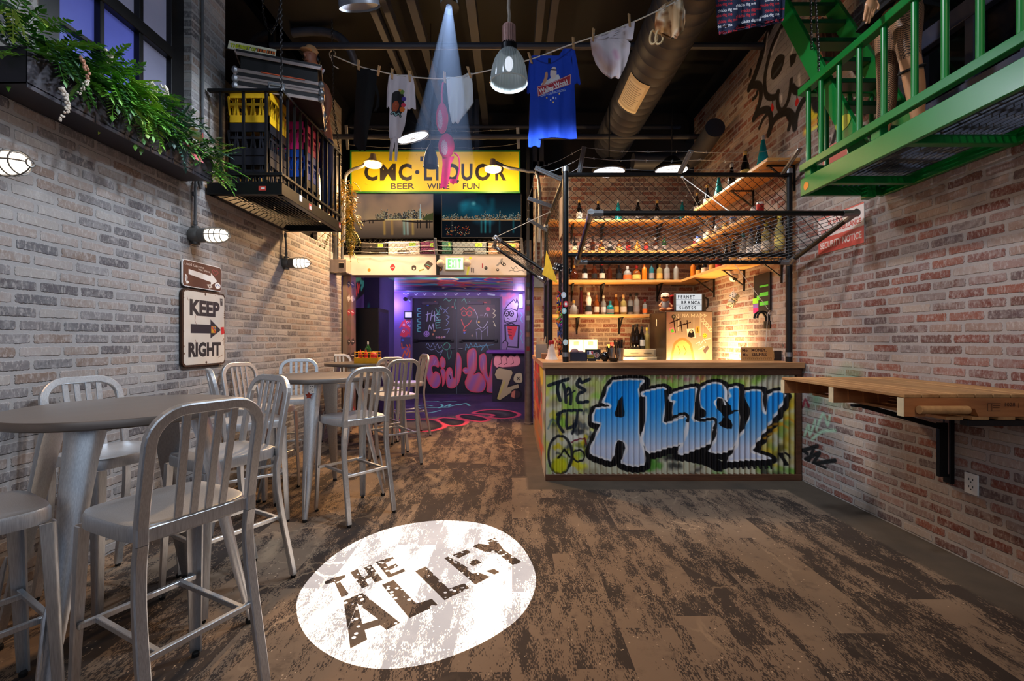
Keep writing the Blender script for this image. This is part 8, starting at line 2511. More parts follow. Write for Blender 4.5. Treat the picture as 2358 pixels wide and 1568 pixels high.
cv.poly([(1269, 180), (1268, 164), (1273, 155), (1279, 156), (1281, 168), (1278, 178)], (226, 208, 200), .8, 1, 1, 2); cv.line([(1269, 160), (1281, 161)], 2.2, (60, 50, 60), .6)
cv.poly([(1248, 196), (1254, 180), (1256, 168), (1260, 166), (1261, 176), (1256, 190)], (206, 150, 120), .6, 1, 1, 2)
cv.poly([(1238, 200), (1264, 194), (1314, 172), (1313, 193), (1270, 208), (1240, 221)], (176, 50, 64), 1.4, .8); cv.line([(1238, 200), (1264, 194), (1314, 172), (1313, 193), (1270, 208), (1240, 221), (1238, 200)], 1, (230, 226, 226), .6)
cv.text(1259, 210, 10, 'Walley', (236, 232, 232), .04, 1, .24, 'c', 36); cv.text(1293, 198, 11, 'World', (236, 232, 232), .04, 1, .30, 'c', 32)
cv.line([(1246, 215), (1264, 210), (1280, 203), (1304, 194)], 1.6, (230, 226, 226), .6)
cv.text(1274, 216, 5, "SORRY FOLKS, PARK'S CLOSED.", (206, 214, 230), .02, 1, .24, 'c', 60)
for x, y in ((1259, 225), (1288, 216), (1274, 235.5)):
 cv.disc(x, y, 2, (206, 150, 60), .6); cv.disc(x, y, 1, (250, 246, 220), .4)
for x, y in ((1268, 230), (1274, 225), (1280, 226)):
 cv.rect(x - 1.3, y - 2.4, x + 1.3, y + 2.4, (226, 230, 240))
BT = imat('blue_shirt_print', cv.image('blue shirt'), .85)
cloth('blue_shirt', 'royal blue Walley World T-shirt hanging in the middle of the clothesline', [[(128, 1224, 1316), (140, 1223, 1316), (180, 1222, 1322), (240, 1220, 1325), (300, 1218, 1327), (318, 1216, 1329)], [(316, 1216, 1246), (337, 1217, 1244)], [(112, 1298, 1322), (129, 1286, 1322)], [(130, 1219, 1228), (170, 1216, 1231), (213, 1213, 1232)], [(116, 1316, 1324), (150, 1318, 1330), (192, 1320, 1337)]], BT, box, nx=18, fr=8, amp=.012, th=.012)
cv = Canvas(60, 60, (226, 228, 228), 1, (1020, 160, 1092, 285))
cloth('white_briefs', 'large plain white briefs pegged right of the pink bra', [[(177, 1028, 1086), (190, 1028, 1088), (210, 1030, 1089), (235, 1032, 1090), (250, 1034, 1080), (268, 1037, 1064), (281, 1040, 1056)], [(168, 1076, 1088), (178, 1060, 1087)]], imat('white_brief_cloth', cv.image('white briefs'), .9), (1020, 160, 1092, 285), nx=12, amp=.02, fr=12, th=.02)
box = (1355, 45, 1466, 182)
cv = Canvas(330, 410, (228, 216, 222), 1, box)
for pts, c, w_ in (([(1370, 112), (1385, 135), (1400, 160)], (196, 146, 124), 20), ([(1395, 158), (1408, 150)], (190, 150, 130), 14), ([(1416, 120), (1420, 132)], (200, 120, 160), 6), ([(1440, 75), (1436, 105)], (190, 164, 150), 6), ([(1380, 120), (1410, 145)], (206, 180, 190), 18)):
 cv.line(pts, w_, c, 14, .7, 3)
cloth('stained_briefs', 'white and pink stained briefs pegged right of the blue shirt', [[(88, 1360, 1440), (100, 1361, 1452), (120, 1364, 1450), (145, 1373, 1443), (165, 1388, 1434), (177, 1404, 1428)], [(51, 1450, 1462), (70, 1410, 1460), (89, 1362, 1457)]], imat('stained_brief_cloth', cv.image('stained briefs'), .9), box, nx=14, amp=.018, fr=9, th=.018)
cloth('black_trousers', 'black trousers hanging at the left end of the clothesline', [[(158, 820, 870), (180, 821, 868), (210, 819, 864), (250, 817, 858), (290, 815, 850), (330, 814, 844), (346, 826, 842)], [(196, 862, 868), (222, 868, 874), (244, 866, 873), (256, 860, 866)]], mat('black_cotton', (14, 14, 16), .9), (815, 150, 875, 350), nx=8)
BR = thing('pink_bra', 'bright pink lace bra hanging from one strap before the liquor sign', 'bra')
PK, LACE = mat('hot_pink_cloth', (226, 24, 96), .8), mat('pale_lace', (226, 160, 176), .85, 0, .5, 160)
clb = lambda x, y, d=0: cl(x, y, -.03 + d)
m = MB(); m.tube([clb(1020, 190), clb(1017, 215), clb(1018, 240)], .010, 6); m.tube(curve3([clb(1046, 352), clb(1056, 362), clb(1058, 385), clb(1052, 412), clb(1042, 424)], 5), .009, 6); m.build('strap', PK, BR)
for (x, y, rx_, ry_) in ((1018, 272, .062, .155), (1028, 336, .082, .125)):
 m = MB(); m.ball(clb(x, y), (rx_, .045, ry_), 20, 14); m.build('cup', PK, BR)
 m = MB(); m.ball(clb(x - 2, y + 1, -.014), (rx_ * .72, .036, ry_ * .82), 18, 12); m.build('lace_panel', LACE, BR)
cloth('band', '', [[(360, 1018, 1046), (378, 1019, 1038), (400, 1017, 1036), (420, 1015, 1032), (432, 1013, 1028)], [(412, 1034, 1050), (420, 1036, 1052)]], PK, (1000, 350, 1060, 440), nx=8, parent=BR, th=.012, dy=-.03)
box = (1490, -5, 1582, 112)
cv = Canvas(280, 350, (216, 176, 130), 1, box)
blobs(cv, 30, [(140, 80, 40), (236, 220, 196), (190, 130, 70), (240, 232, 216), (120, 66, 34)], 6, 24, 5, box, (.4, .9), 7)
for rows, nm, par in (([(-4, 1556, 1572), (10, 1528, 1574), (25, 1512, 1578), (50, 1510, 1578), (70, 1512, 1574), (82, 1540, 1562)], 'stained_bag', None),):
 o = cloth(nm, 'brown stained cloth bundle with dangling loops at the upper right of the clothesline', [rows], imat('stained_bundle', cv.image('stained bundle'), .9), box, nx=14, amp=.03, fr=10, th=.03)
m = MB()
for x in (1505, 1518):
 c = cl(x, 86)
 m.tube([c + Vector((.030 * math.cos(a), .012 * math.sin(a * 2), .055 * math.sin(a))) for a in np.linspace(0, 2 * PI, 21)], .009, 6)
ob = m.build('dangling_loop', mat('cream_elastic', (222, 196, 150), .8), o)
box = (1645, -30, 1810, 82)
cv = Canvas(500, 340, (24, 36, 66), 1, box)
for i in range(8):
 y = -20 + i * 12.5
 for j in range(3):
  cv.text(1664 + j * 54 + (i % 2) * 12, y + 8, 6.5, 'chicks dig me', (226, 226, 232) if (i + j) % 3 == 0 else (200, 40, 56), .03, 1, .16, 'c', 46)
cloth('dark_patterned_shirt', 'navy cloth printed chicks dig me in red and white at the top right', [[(-40, 1645, 1812), (0, 1648, 1808), (40, 1651, 1806), (62, 1653, 1740), (78, 1656, 1668)], [(40, 1740, 1806), (50, 1738, 1802), (60, 1660, 1760)]], imat('patterned_cloth', cv.image('patterned cloth'), .85), box, nx=16, amp=.02, dy=-.1)
# green fire escape
GR = mat('green_gloss_paint', (10, 118, 48), .32, 0, .10, 3)
GX0, GX1, GYa, GYb, GZ0, GZ1 = 2.15, XR - .012, .75, 3.37, 2.40, 3.17
FE = thing('fire_escape', 'bright green steel fire escape platform with railing on the right wall', 'fire escape')
def gbar(n_, a, b, w, h, up=(0, 0, 1)):
 m = MB(); m.bar(a, b, w, h, up); return m.build(n_, GR, FE, bevel=.003)
gbar('edge_beam', (GX0, GYa, GZ0 + .06), (GX0, GYb, GZ0 + .06), .03, .125)
gbar('edge_beam', (GX1 - .02, GYa, GZ0 + .06), (GX1 - .02, GYb, GZ0 + .06), .03, .125)
gbar('edge_beam', (GX0, GYb - .015, GZ0 + .055), (GX1, GYb - .015, GZ0 + .055), .03, .11)
gbar('bottom_rail', (GX0, GYa, GZ0 + .205), (GX0, GYb, GZ0 + .205), .045, .05)
gbar('top_rail', (GX0, GYa, GZ1), (GX0, GYb + .01, GZ1), .06, .05)
gbar('top_rail', (GX0, GYb, GZ1 - .005), (GX1, GYb, GZ1 - .005), .05, .03)
gbar('bottom_rail', (GX0, GYb, GZ0 + .205), (GX1, GYb, GZ0 + .205), .04, .04)
for y in (3.34, 2.72, 1.9):
 gbar('stand_off', (GX0 + .03, y - .02, GZ0 + .02), (GX0 + .03, y - .02, GZ0 + .2), .05, .07)
 gbar('cross_beam', (GX0, y - .25, GZ0 + .02), (GX1, y - .25, GZ0 + .02), .05, .05)
gbar('stand_off', (GX1 - .15, GYb - .05, GZ0 - .03), (GX1 - .15, GYb - .05, GZ0 + .1), .06, .07)
for y in (3.30, 3.165, 2.99, 2.816, 2.63, 2.43, 2.26, 2.09, 1.92, 1.75, 1.58):
 m = MB(); m.tube([(GX0, y, GZ0 + .21), (GX0, y, GZ1)], .0165, 12); m.build('baluster', GR, FE)
for x in (2.33, 2.50, 2.66):
 m = MB(); m.tube([(x, GYb, GZ0 + .21), (x, GYb, GZ1 - .01)], .015, 12); m.build('baluster', GR, FE)
m = MB()
for x in np.arange(GX0 + .05, GX1 - .04, .038):
 m.bar((x, GYa, GZ0 + .075), (x, GYb - .03, GZ0 + .075), .005, .02)
for y in np.arange(GYa + .05, GYb, .10):
 m.bar((GX0, y, GZ0 + .083), (GX1 - .03, y, GZ0 + .083), .006, .006)
m.build('deck_grating', mat('grey_grating', (70, 76, 92), .5, .5), FE)
m = MB(); q = Vector((GX0 - .0165, 3.30, GZ0 + .055))
m.prism([(.028 * math.cos(a) * (1 + .15 * math.sin(3 * a)), .028 * math.sin(a)) for a in np.linspace(0, 2 * PI, 17)[:-1]], 0, .0015, Matrix.Translation(q) @ Matrix.Rotation(-PI / 2, 4, 'Y'))
s_ = m.build('beam_sticker', mat('orange_round_sticker', (236, 140, 40), .5), FE); s_['label'] = 'orange round sticker'
LD = thing('fire_escape_ladder', 'steep green ladder with flat treads rising from the fire escape', 'ladder')
la, lb = Vector((2.22, 2.88, 2.51)), Vector((2.20, 3.78, 4.2))
for dx_ in (0, .40):
 m = MB(); m.bar(la + Vector((dx_, 0, 0)), lb + Vector((dx_, 0, 0)), .03, .13, (0, -.9, .5)); m.build('stringer', GR, LD, bevel=.003)
for f in (.12, .25, .38, .51, .64, .77, .9):
 p = la.lerp(lb, f)
 m = MB(); m.bb(p.x + .016, p.x + .384, p.y - .05, p.y + .07, p.z - .02, p.z + .012); m.build('tread', mat('dark_green_tread', (8, 70, 36), .4), LD, bevel=.003)
m = MB(); q = la.lerp(lb, .16) + Vector((-.017, -.0, .0))
m.prism([(.05 * math.cos(a), .07 * math.sin(a)) for a in np.linspace(0, 2 * PI, 15)[:-1]], 0, .0015, Matrix.Translation(q) @ Matrix.Rotation(-PI / 2, 4, 'Y'))
s_ = m.build('stringer_sticker', mat('green_yellow_sticker', (190, 190, 60), .5), LD); s_['label'] = 'yellowish logo sticker'
c_ = P(1885, 300, 3.25)
chain_links('ladder_chain', 'pair of dangling chains beside the green ladder', [c_ + Vector((0, 0, .0)), P(1885, 120, 3.25), P(1877, -10, 3.25)], link=.03, r=.003, mt=CH)
chain_links('ladder_chain', 'second chain dangling just left of the first beside the ladder', [P(1869, 110, 3.3), P(1867, 0, 3.3), P(1866, -20, 3.3)], link=.03, r=.003, mt=CH)
LB_ = thing('leather_satchel', 'brown leather bag hanging behind the ladder treads', 'bag')
q = lambda x, y, Y=3.72: P(x, y, Y)
m = MB()
pts = [q(1886, 40), q(1952, 38), q(1958, 100), q(1956, 150), q(1905, 152), q(1890, 100)]
k = len(pts)
m.add([p for p in pts] + [p + Vector((0, .07, 0)) for p in pts], [tuple(range(k))[::-1], tuple(range(k, 2 * k))] + [(i, (i + 1) % k, k + (i + 1) % k, k + i) for i in range(k)])
m.build('bag_body', mat('brown_leather', (126, 78, 54), .55, 0, .3, 8, .4, 30), LB_, bevel=.015)
m = MB()
for x in (1898, 1914, 1934):
 m.tube([q(x, 44, 3.70), q(x + 5, 90, 3.69), q(x + 3, 148, 3.70)], .009, 6)
m.tube(curve3([q(1892, 42, 3.69), q(1902, 62, 3.68), q(1918, 60, 3.68), q(1914, 44, 3.69)], 5), .012, 6)
m.build('leather_folds', mat('dark_leather', (90, 54, 38), .5), LB_)
t = NT('fishnet_stocking')
tc = t.n('TexCoord').outputs['Object']
x_, y_, z_ = t.sep(tc)
a1 = t.math('SINE', t.math('MULTIPLY', t.math('ADD', t.math('ADD', x_, y_), z_), 520.0)); a2 = t.math('SINE', t.math('MULTIPLY', t.math('SUBTRACT', t.math('ADD', x_, y_), z_), 520.0))
net = t.math('GREATER_THAN', t.math('MAXIMUM', a1, a2), .62)
t.bsdf(Base_Color=t.mix(net, L4((196, 146, 106)), L4((30, 22, 20))), Roughness=.5)
FISH = t.mat
MSK2 = mat('mannequin_tan', (206, 150, 108), .42)
MQ = thing('mannequin', 'mannequin in fishnet stockings standing on the green fire escape', 'mannequin')
zf2 = GZ0 + .09
fa = Vector((2.44, 2.72, zf2 + .06)); kn = P(2066, 175, 2.62); hp_ = P(2048, 50, 2.62); hp_ = Vector((2.33, 2.80, zf2 + .92))
fb = Vector((2.31, 2.86, zf2 + .06)); kb = P(2040, 190, 2.78)
pel = Vector((2.40, 2.80, zf2 + .96))
kn = Vector((2.30, 2.64, zf2 + .52)); kb = Vector((2.34, 2.84, zf2 + .5))
J = [(tuple(pel), .13), (tuple(pel + Vector((.02, .0, .22))), .11), (tuple(pel + Vector((.03, 0, .42))), .13), (tuple(pel + Vector((.03, 0, .56))), .055), (tuple(pel + Vector((.03, -.02, .66))), .08),
     (tuple(pel + Vector((-.04, -.06, -.10))), .092), (tuple((pel + kn) / 2 + Vector((-.03, -.05, 0))), .082), (tuple(kn), .056), (tuple(kn * .62 + fa * .38 + Vector((.02, .01, 0))), .055), (tuple(fa * .85 + kn * .15), .032), (tuple(fa), .030), (tuple(fa + Vector((-.03, -.10, -.03))), .022),
     (tuple(pel + Vector((-.03, .05, -.12))), .088), (tuple(kb), .054), (tuple(kb * .6 + fb * .4 + Vector((.02, 0, 0))), .052), (tuple(fb), .030), (tuple(fb + Vector((-.04, -.08, -.03))), .022),
     (tuple(pel + Vector((-.13, -.02, .44))), .05), (tuple(P(2012, -40, 2.62)), .036), (tuple(P(2006, 4, 2.6)), .024)]
E_ = [(0, 1), (1, 2), (2, 3), (3, 4), (0, 5), (5, 6), (6, 7), (7, 8), (8, 9), (9, 10), (10, 11), (0, 12), (12, 13), (13, 14), (14, 15), (15, 16), (2, 17), (17, 18), (18, 19)]
body_skin('body', J, E_, MSK2, MQ)
g_ = lambda j, e: (j[0], j[1] + e)
body_skin('stocking', [g_(J[5], .003), g_(J[6], .003), g_(J[7], .003), (tuple(kn * .8 + fa * .2 + Vector((.01, .005, 0))), .054)], [(0, 1), (1, 2), (2, 3)], FISH, MQ)
body_skin('stocking', [g_(J[12], .003), g_(J[13], .003), g_(J[14], .003), (tuple(fb * .8 + kb * .2), .036)], [(0, 1), (1, 2), (2, 3)], FISH, MQ)
m = MB(); c = kn * .8 + fa * .2; d_ = (fa - kn).normalized(); u_ = d_.orthogonal().normalized(); v_ = d_.cross(u_)
m.tube([c + Vector((.01, .005, 0)) + (u_ * math.cos(a) + v_ * math.sin(a)) * .058 for a in np.linspace(0, 2 * PI, 21)], .008, 6); m.build('stocking_band', mat('black_elastic', (12, 12, 13), .8), MQ)
body_skin('black_dress', [(J[0][0], .15), (J[1][0], .125), (J[2][0], .145), (tuple(pel + Vector((-.02, 0, -.1))), .155)], [(0, 1), (1, 2), (0, 3)], mat('black_cotton', (14, 14, 16), .9), MQ)
hc = P(2004, 12, 2.6)
m = MB(); m.ball(hc, (.030, .018, .036), 14, 10)
for i, (x, y, l_) in enumerate(((1993, 22, 38), (1999, 24, 42), (2005, 24, 41), (2012, 22, 30))):
 m.tube([P(x + 3, y - 10, 2.6), P(x + 1, y + l_ * .25 - 6, 2.595), P(x - 2, y + l_ * .6 - 8, 2.59), P(x - 4, y + l_ - 12, 2.59)], [.0095, .009, .008, .005], 8)
m.tube([P(2016, 4, 2.6), P(2022, 14, 2.59), P(2022, 22, 2.585)], [.011, .009, .006], 8)
m.build('hand', MSK2, MQ)
for f_, n_ in ((fa, 0), (fb, 1)):
 m = MB(); m.ball(f_ + Vector((-.025, -.06, -.034)), (.03, .085, .022), 14, 8); m.tube([f_ + Vector((.0, .02, -.02)), f_ + Vector((.0, .03, -.055))], .012, 8)
 m.build('shoe', mat('black_patent', (14, 14, 18), .2), MQ)
# pallet wall table
PW = wood('pallet_wood', (150, 104, 60), (196, 148, 94), (22, 2.5, 22), .65)
PWE = mat('pale_end_grain', (226, 206, 166), .8, 0, .15, 20)
PT = thing('pallet_table', 'wall mounted bar table made from a wooden pallet', 'table')
TX0, TX1, TYa, TYb, TZ = 1.955, XR - .004, 2.27, 3.31, 1.068
y = TYa
r = random.Random(4)
k = 0
xs = np.linspace(TX0, TX1, 10)
for i in range(9):
 m = MB(); m.bb(xs[i] + .002, xs[i + 1] - .002, TYa, TYb + r.uniform(-.01, .01), TZ - .018, TZ + r.uniform(-.001, .001))
 m.build('top_board', PW, PT, bevel=.002)
for yy in (TYa + .02, TYa + .52, TYb - .02):
 yc = min(max(yy, TYa + .021), TYb - .021)
 m = MB()
 prof_ = [(TX0 + .004, TZ - .020), (TX1, TZ - .020), (TX1, TZ - .112), (2.48, TZ - .112), (2.46, TZ - .078), (2.30, TZ - .078), (2.28, TZ - .112), (TX0 + .004, TZ - .112)]
 if yy < 2.4:
  prof_ = [(TX0 + .004, TZ - .020), (TX1, TZ - .020), (TX1, TZ - .112), (2.33, TZ - .112), (2.31, TZ - .072), (2.08, TZ - .072), (2.06, TZ - .112), (TX0 + .004, TZ - .112)]
 m.prism([(a, b) for a, b in reversed(prof_)], -yc - .019, -yc + .019, Matrix(((1, 0, 0, 0), (0, 0, -1, 0), (0, 1, 0, 0), (0, 0, 0, 1))))
 m.build('stringer', wood('pallet_side_wood', (150, 88, 46), (190, 124, 70), (3, 22, 22), .65), PT)
 m = MB(); m.bb(TX0 - .001, TX0 + .003, yc - .019, yc + .019, TZ - .112, TZ - .02); m.build('end_grain', PWE, PT)
for i in range(5):
 x = 2.17 + i * .13
 m = MB(); m.bb(x, x + .085, TYa + .003, TYb - .02, TZ - .130, TZ - .1135); m.build('bottom_board', PW, PT, bevel=.002)
cv = Canvas(300, 60, (176, 110, 60), 0.0, (0, 0, 300, 60))
INKP = (66, 34, 20)
for x0, y0, x1, y1 in ((10, 14, 60, 14), (10, 46, 60, 46), (10, 14, 10, 46), (26, 14, 26, 46), (30, 24, 58, 24), (30, 32, 56, 32)):
 cv.line([(x0, y0), (x1, y1)], 1.6, INKP, .8)
cv.text(98, 26, 15, '1028', INKP, 0, 1, 0, 'c', 40); cv.line([(132, 12), (132, 32)], 1.8, INKP); cv.text(180, 28, 8, 'VV FINISH', INKP, 0, 1, 0, 'c', 56); cv.text(188, 40, 7, '1 V 2 1 me', INKP, 0, 1, 0, 'c', 40)
m = MB(); m.quad((2.36, TYa - .0005, TZ - .10), (2.74, TYa - .0005, TZ - .10), (2.74, TYa - .0005, TZ - .03), (2.36, TYa - .0005, TZ - .03)); m.build('ink_stamp', imat('pallet_stamp', cv.image('pallet stamp'), .7, 0, 0, True), PT)
m = MB(); a, b = P(2108, 960, 2.268), P(2210, 942, 2.26)
m.tube([(a.x, TYa - .022, TZ - .075), (a.x + .24, TYa - .022, TZ - .075)], .0205, 12); m.build('dowel', PW, PT)
BKT = thing('table_bracket', 'black steel folding bracket holding up the pallet table', 'bracket')
m = MB(); yb_ = 2.86
m.bb(XR - .03, XR - .002, yb_ - .025, yb_ + .025, .44, TZ - .135); m.bb(XR - .085, XR - .03, yb_ - .012, yb_ + .012, .48, TZ - .25); m.build('wall_bar', BLACK_METAL, BKT, bevel=.002)
m = MB(); m.bar((XR - .06, yb_, TZ - .28), (XR - .55, yb_, TZ - .145), .03, .03); m.bb(XR - .62, XR - .03, yb_ - .02, yb_ + .02, TZ - .15, TZ - .135); m.build('support_arm', BLACK_METAL, BKT, bevel=.002)
m = MB(); m.bb(XR - .0325, XR - .0305, yb_ - .018, yb_ + .008, .50, .84); m.build('warning_label', mat('worn_label', (150, 120, 110), .5), BKT)
m = MB(); m.bb(TX0 + .35, XR - .03, 2.30, 2.345, TZ - .166, TZ - .134)
tag(m.build('bracket_arm', BLACK_METAL, None, bevel=.003), 'second black bracket arm under the near edge of the pallet table', 'bracket')
OT = thing('wall_outlet', 'white double power outlet low on the right wall', 'outlet')
a, b = rwp(2221, 1140, .003), rwp(2256, 1096, .003)
m = MB(); yc = (a.y + b.y) / 2; zc = .475
m.bb(XR - .010, XR - .001, yc - .042, yc + .042, zc - .062, zc + .062); m.build('cover_plate', LBL['white'], OT, bevel=.003)
m = MB()
for z in (-.022, .022):
 for s2 in (-.012, .012):
  m.bb(XR - .0115, XR - .010, yc + s2 - .002, yc + s2 + .002, zc + z - .001, zc + z + .011)
 m.bb(XR - .0115, XR - .010, yc - .003, yc + .003, zc + z - .013, zc + z - .007)
m.build('sockets', mat('socket_dark', (50, 44, 40), .6), OT)
# around the passage mouth
CLM = mat('scuffed_column_steel', (128, 118, 118), .4, .6, .25, 9)
CO = thing('steel_column', 'round scuffed steel column with stickers at the right of the passage', 'column', (.262, 7.2, 0))
m = MB(); m.tube([(0, 0, .0), (0, 0, 2.9)], .062, 24); m.lathe([(.075, 0), (.075, .03), (.064, .034)], 24); m.build('column_shaft', CLM, CO)
for z, c in ((1.93, (220, 200, 190)), (1.83, (206, 120, 130)), (1.68, (226, 220, 214)), (1.2, (150, 50, 44)), (1.42, (180, 130, 110)), (2.2, (120, 150, 190))):
 m = MB(); m.box((-.01, -.0625, z), (.05, .003, .07), Matrix.Identity(4)); s_ = m.build('column_sticker', mat('colsticker_%d' % int(z * 100), c, .5), CO)
m = MB(); m.tube([(.36, 6.86, 2.3), (.36, 6.86, 3.6)], .022, 10); m.tube([(.44, 6.86, 2.3), (.44, 6.86, 3.4)], .018, 10); m.bb(.33, .5, 6.78, 6.895, 2.12, 2.3)
tag(m.build('conduit', MATS['grey_conduit']), 'pale conduits and box on the brick strip beside the column', 'conduit')
TUBE = mat('violet_tube_light', (236, 230, 255), .4, 0, .02, 3, emit=(214, 200, 255), es=8)
for x, y0, y1, lab in ((901, 672, 734, 'glowing white tube light at the left of the passage'), (1199, 680, 706, 'glowing tube light at the right of the passage, behind the column')):
 TL_ = thing('tube_light', lab, 'lamp', (0, 0, 0), 0, 'tube lights in the passage')
 a, b = P(x, y1, PY - .06), P(x, y0, PY - .06)
 m = MB(); m.tube([a, b], .035, 10); m.build('glowing_tube', TUBE, TL_)
 m = MB(); m.bb(a.x - .05, a.x + .05, PY - .03, PY - .002, a.z - .03, b.z + .03); m.build('mount', mat('white_mount', (200, 196, 214), .5), TL_)
IC = thing('intercom_panel', 'small lit screen in a black frame left of the double doors', 'panel')
a, b = P(931, 733, PY - .04), P(950, 717, PY - .04)
m = MB(); m.bb(a.x, b.x, PY - .04, PY - .002, a.z, b.z); m.build('frame', BLACK_METAL, IC)
m = MB(); m.bb(a.x + .02, b.x - .02, PY - .042, PY - .0405, a.z + .02, b.z - .02); m.build('screen', mat('pale_screen', (190, 196, 236), .4, 0, .02, 3, emit=(190, 196, 236), es=.7), IC)
m = MB(); c = P(934, 689, PY - .05); m.lathe([(.05, 0), (.05, .04), (.03, .045)], 20, Matrix.Translation(c) @ Matrix.Rotation(PI / 2, 4, 'X')); m.ball(c, (.03, .03, .03), 10, 8)
tag(m.build('dome_sensor', BLACK_METAL), 'small black round sensor above the lit screen', 'sensor')
SP = thing('tall_speaker', 'tall black cabinet just inside the left of the passage', 'cabinet', (-2.30, 7.45, 0))
m = MB(); m.bb(-.26, .20, -.3, .3, 0, 1.84); m.build('cabinet_body', mat('black_cabinet', (12, 11, 16), .5), SP, bevel=.008)
m = MB(); m.bb(.2005, .204, -.26, .26, .2, 1.78); m.build('side_grille', mat('dark_blue_panel', (26, 22, 70), .5), SP)
cv = Canvas(300, 320, (34, 26, 40), 1, (1134, 812, 1206, 926))
blobs(cv, 12, [(50, 40, 60), (26, 20, 30)], 8, 30, 4, (1134, 812, 1206, 926), (.3, .6), 8)
CB = [(1137, 836), (1140, 818), (1150, 817), (1154, 822), (1160, 816), (1168, 822), (1174, 816), (1182, 820), (1188, 814), (1194, 826), (1192, 838), (1180, 842), (1160, 844), (1146, 846)]
cv.poly(CB, (90, 30, 50), 1.6, 1, 1, 3); cv.poly(CB, (216, 140, 140), 0, 1, 1, 3)
for x in (1152, 1164, 1178):
 cv.line([(x, 822), (x + 2, 834), (x - 4, 838)], 1.3, (90, 40, 50), .6)
ZP = [(1143, 850), (1148, 846), (1176, 852), (1178, 858), (1166, 892), (1190, 884), (1192, 892), (1150, 922), (1144, 918), (1156, 874), (1144, 872), (1139, 862)]
cv.poly(ZP, (14, 10, 14), 2.4, 1); cv.poly(ZP, (170, 156, 112), 0, 1)
cv.line([(1146, 918), (1160, 880)], 3, (190, 180, 60), 4, .8)
cv.poly([(1180, 872), (1184, 860), (1196, 858), (1199, 866), (1198, 880), (1184, 880)], (14, 10, 14), 1.6, 1, 1, 3); cv.poly([(1180, 872), (1184, 860), (1196, 858), (1199, 866), (1198, 880), (1184, 880)], (186, 176, 130), 0, 1, 1, 3)
cv.line([(1188, 868), (1193, 874)], 1.4, (30, 24, 20)); cv.line([(1193, 868), (1188, 874)], 1.4, (30, 24, 20))
cv.disc(1186, 908, 13, (14, 10, 12), 1); cv.disc(1186, 908, 9, (60, 40, 40), 2); cv.poly([(1176, 902), (1184, 898), (1182, 918), (1174, 914)], (196, 120, 90), 0, 2)
CT = thing('painted_cabinet', 'graffiti painted cabinet with a purple top at the right of the passage', 'cabinet')
a, b = P(1134, 926, 9.8), P(1210, 814, 9.8)
m = MB(); m.quad((a.x, 9.8, 0.0), (b.x, 9.8, 0.0), (b.x, 9.8, b.z), (a.x, 9.8, b.z)); m.bb(a.x, b.x, 9.802, 10.4, 0, b.z, 1); m.build('cabinet_body', [imat('cabinet_print', cv.image('painted cabinet'), .5), mat('dark_plum_paint', (34, 26, 44), .5)], CT)
m = MB(); m.bb(a.x - .13, b.x + .06, 9.68, 10.45, b.z + .001, b.z + .07); m.build('cabinet_top', mat('purple_top', (96, 50, 130), .3), CT, bevel=.015)
CX_, CY_ = P(846, 0, 5.78).x, 5.80
CD2 = thing('condiment_caddy', 'yellow wire caddy on the farthest bar table', 'caddy', (CX_, CY_, 1.0412))
YW = mat('yellow_wire', (236, 170, 20), .45)
m = MB()
for s2 in (-1, 1):
 m.bb(-.15, .15, s2 * .07 - .004, s2 * .07 + .004, .0, .07); m.bb(s2 * .15 - .004, s2 * .15 + .004, -.07, .07, 0, .07)
m.bb(-.15, .15, -.07, .07, 0, .006); m.build('tray', YW, CD2, bevel=.002)
m = MB()
for s2 in (-1, 1):
 for x in (-.145, .145, -.05, .05):
  m.bar((x, s2 * .07, .07), (x, s2 * .07, .15), .008)
 m.tube([(-.145, s2 * .07, .11), (.145, s2 * .07, .11)], .004, 6); m.tube([(-.145, s2 * .07, .14), (.145, s2 * .07, .14)], .004, 6)
m.build('wire_rail', YW, CD2)
SHAPES['sauce'] = [(.0, 0), (.026, 0), (.028, .006), (.028, .10), (.024, .12), (.012, .135), (.004, .165)]
for x, y_, gl, lab in ((-.085, -.03, 'red', 'left red squeeze bottle in the yellow caddy'), (-.015, -.03, 'red', 'right red squeeze bottle in the yellow caddy'), (-.01, .035, 'green', 'green sauce bottle behind the red ones in the caddy')):
 bottle(CX_ + x, CY_ + y_, 1.0412 + .007, 'sauce', gl, None, 'white' if gl == 'green' else None, lab, 1.0 if gl == 'red' else 1.5)
m = MB(); m.ball((CX_ + .07, CY_ + .01, 1.115), (.055, .045, .065), 14, 10)
tag(m.build('red_bag', mat('red_plastic', (176, 24, 26), .35)), 'rounded red item sitting in the yellow caddy', 'condiment')
# logo projector and its light
LP = Vector((-.63, 4.60, 4.86))
z6 = lambda x, y: (650 + x / 3.628, 1150 + y / 3.628)
def on_floor(x, y):
 px, py = z6(x, y)
 Y = H * F / (py - CY)
 return Vector(((px - CX) * Y / F, Y, 0))
GT = .045
def gob(pts):
 return [LP + (on_floor(*p) - LP) * GT for p in pts]
PJ = thing('logo_projector', 'ceiling projector throwing the round THE ALLEY logo onto the floor', 'projector')
aim = Vector((-.5, 2.45, 0)) - LP
MR = Matrix.Translation(LP) @ aim.to_track_quat('Z', 'Y').to_matrix().to_4x4()
m = MB(); m.lathe([(.085, -.16), (.09, -.15), (.09, .16), (.07, .16), (.07, -.12)], 24, MR, 0, False); m.lathe([(.0, -.17), (.085, -.16)], 24, MR)
m.build('projector_housing', BLACK_METAL, PJ)
m = MB(); m.bar(LP + Vector((0, .02, .1)), LP + Vector((0, .02, .34)), .03); m.build('mount_arm', BLACK_METAL, PJ)
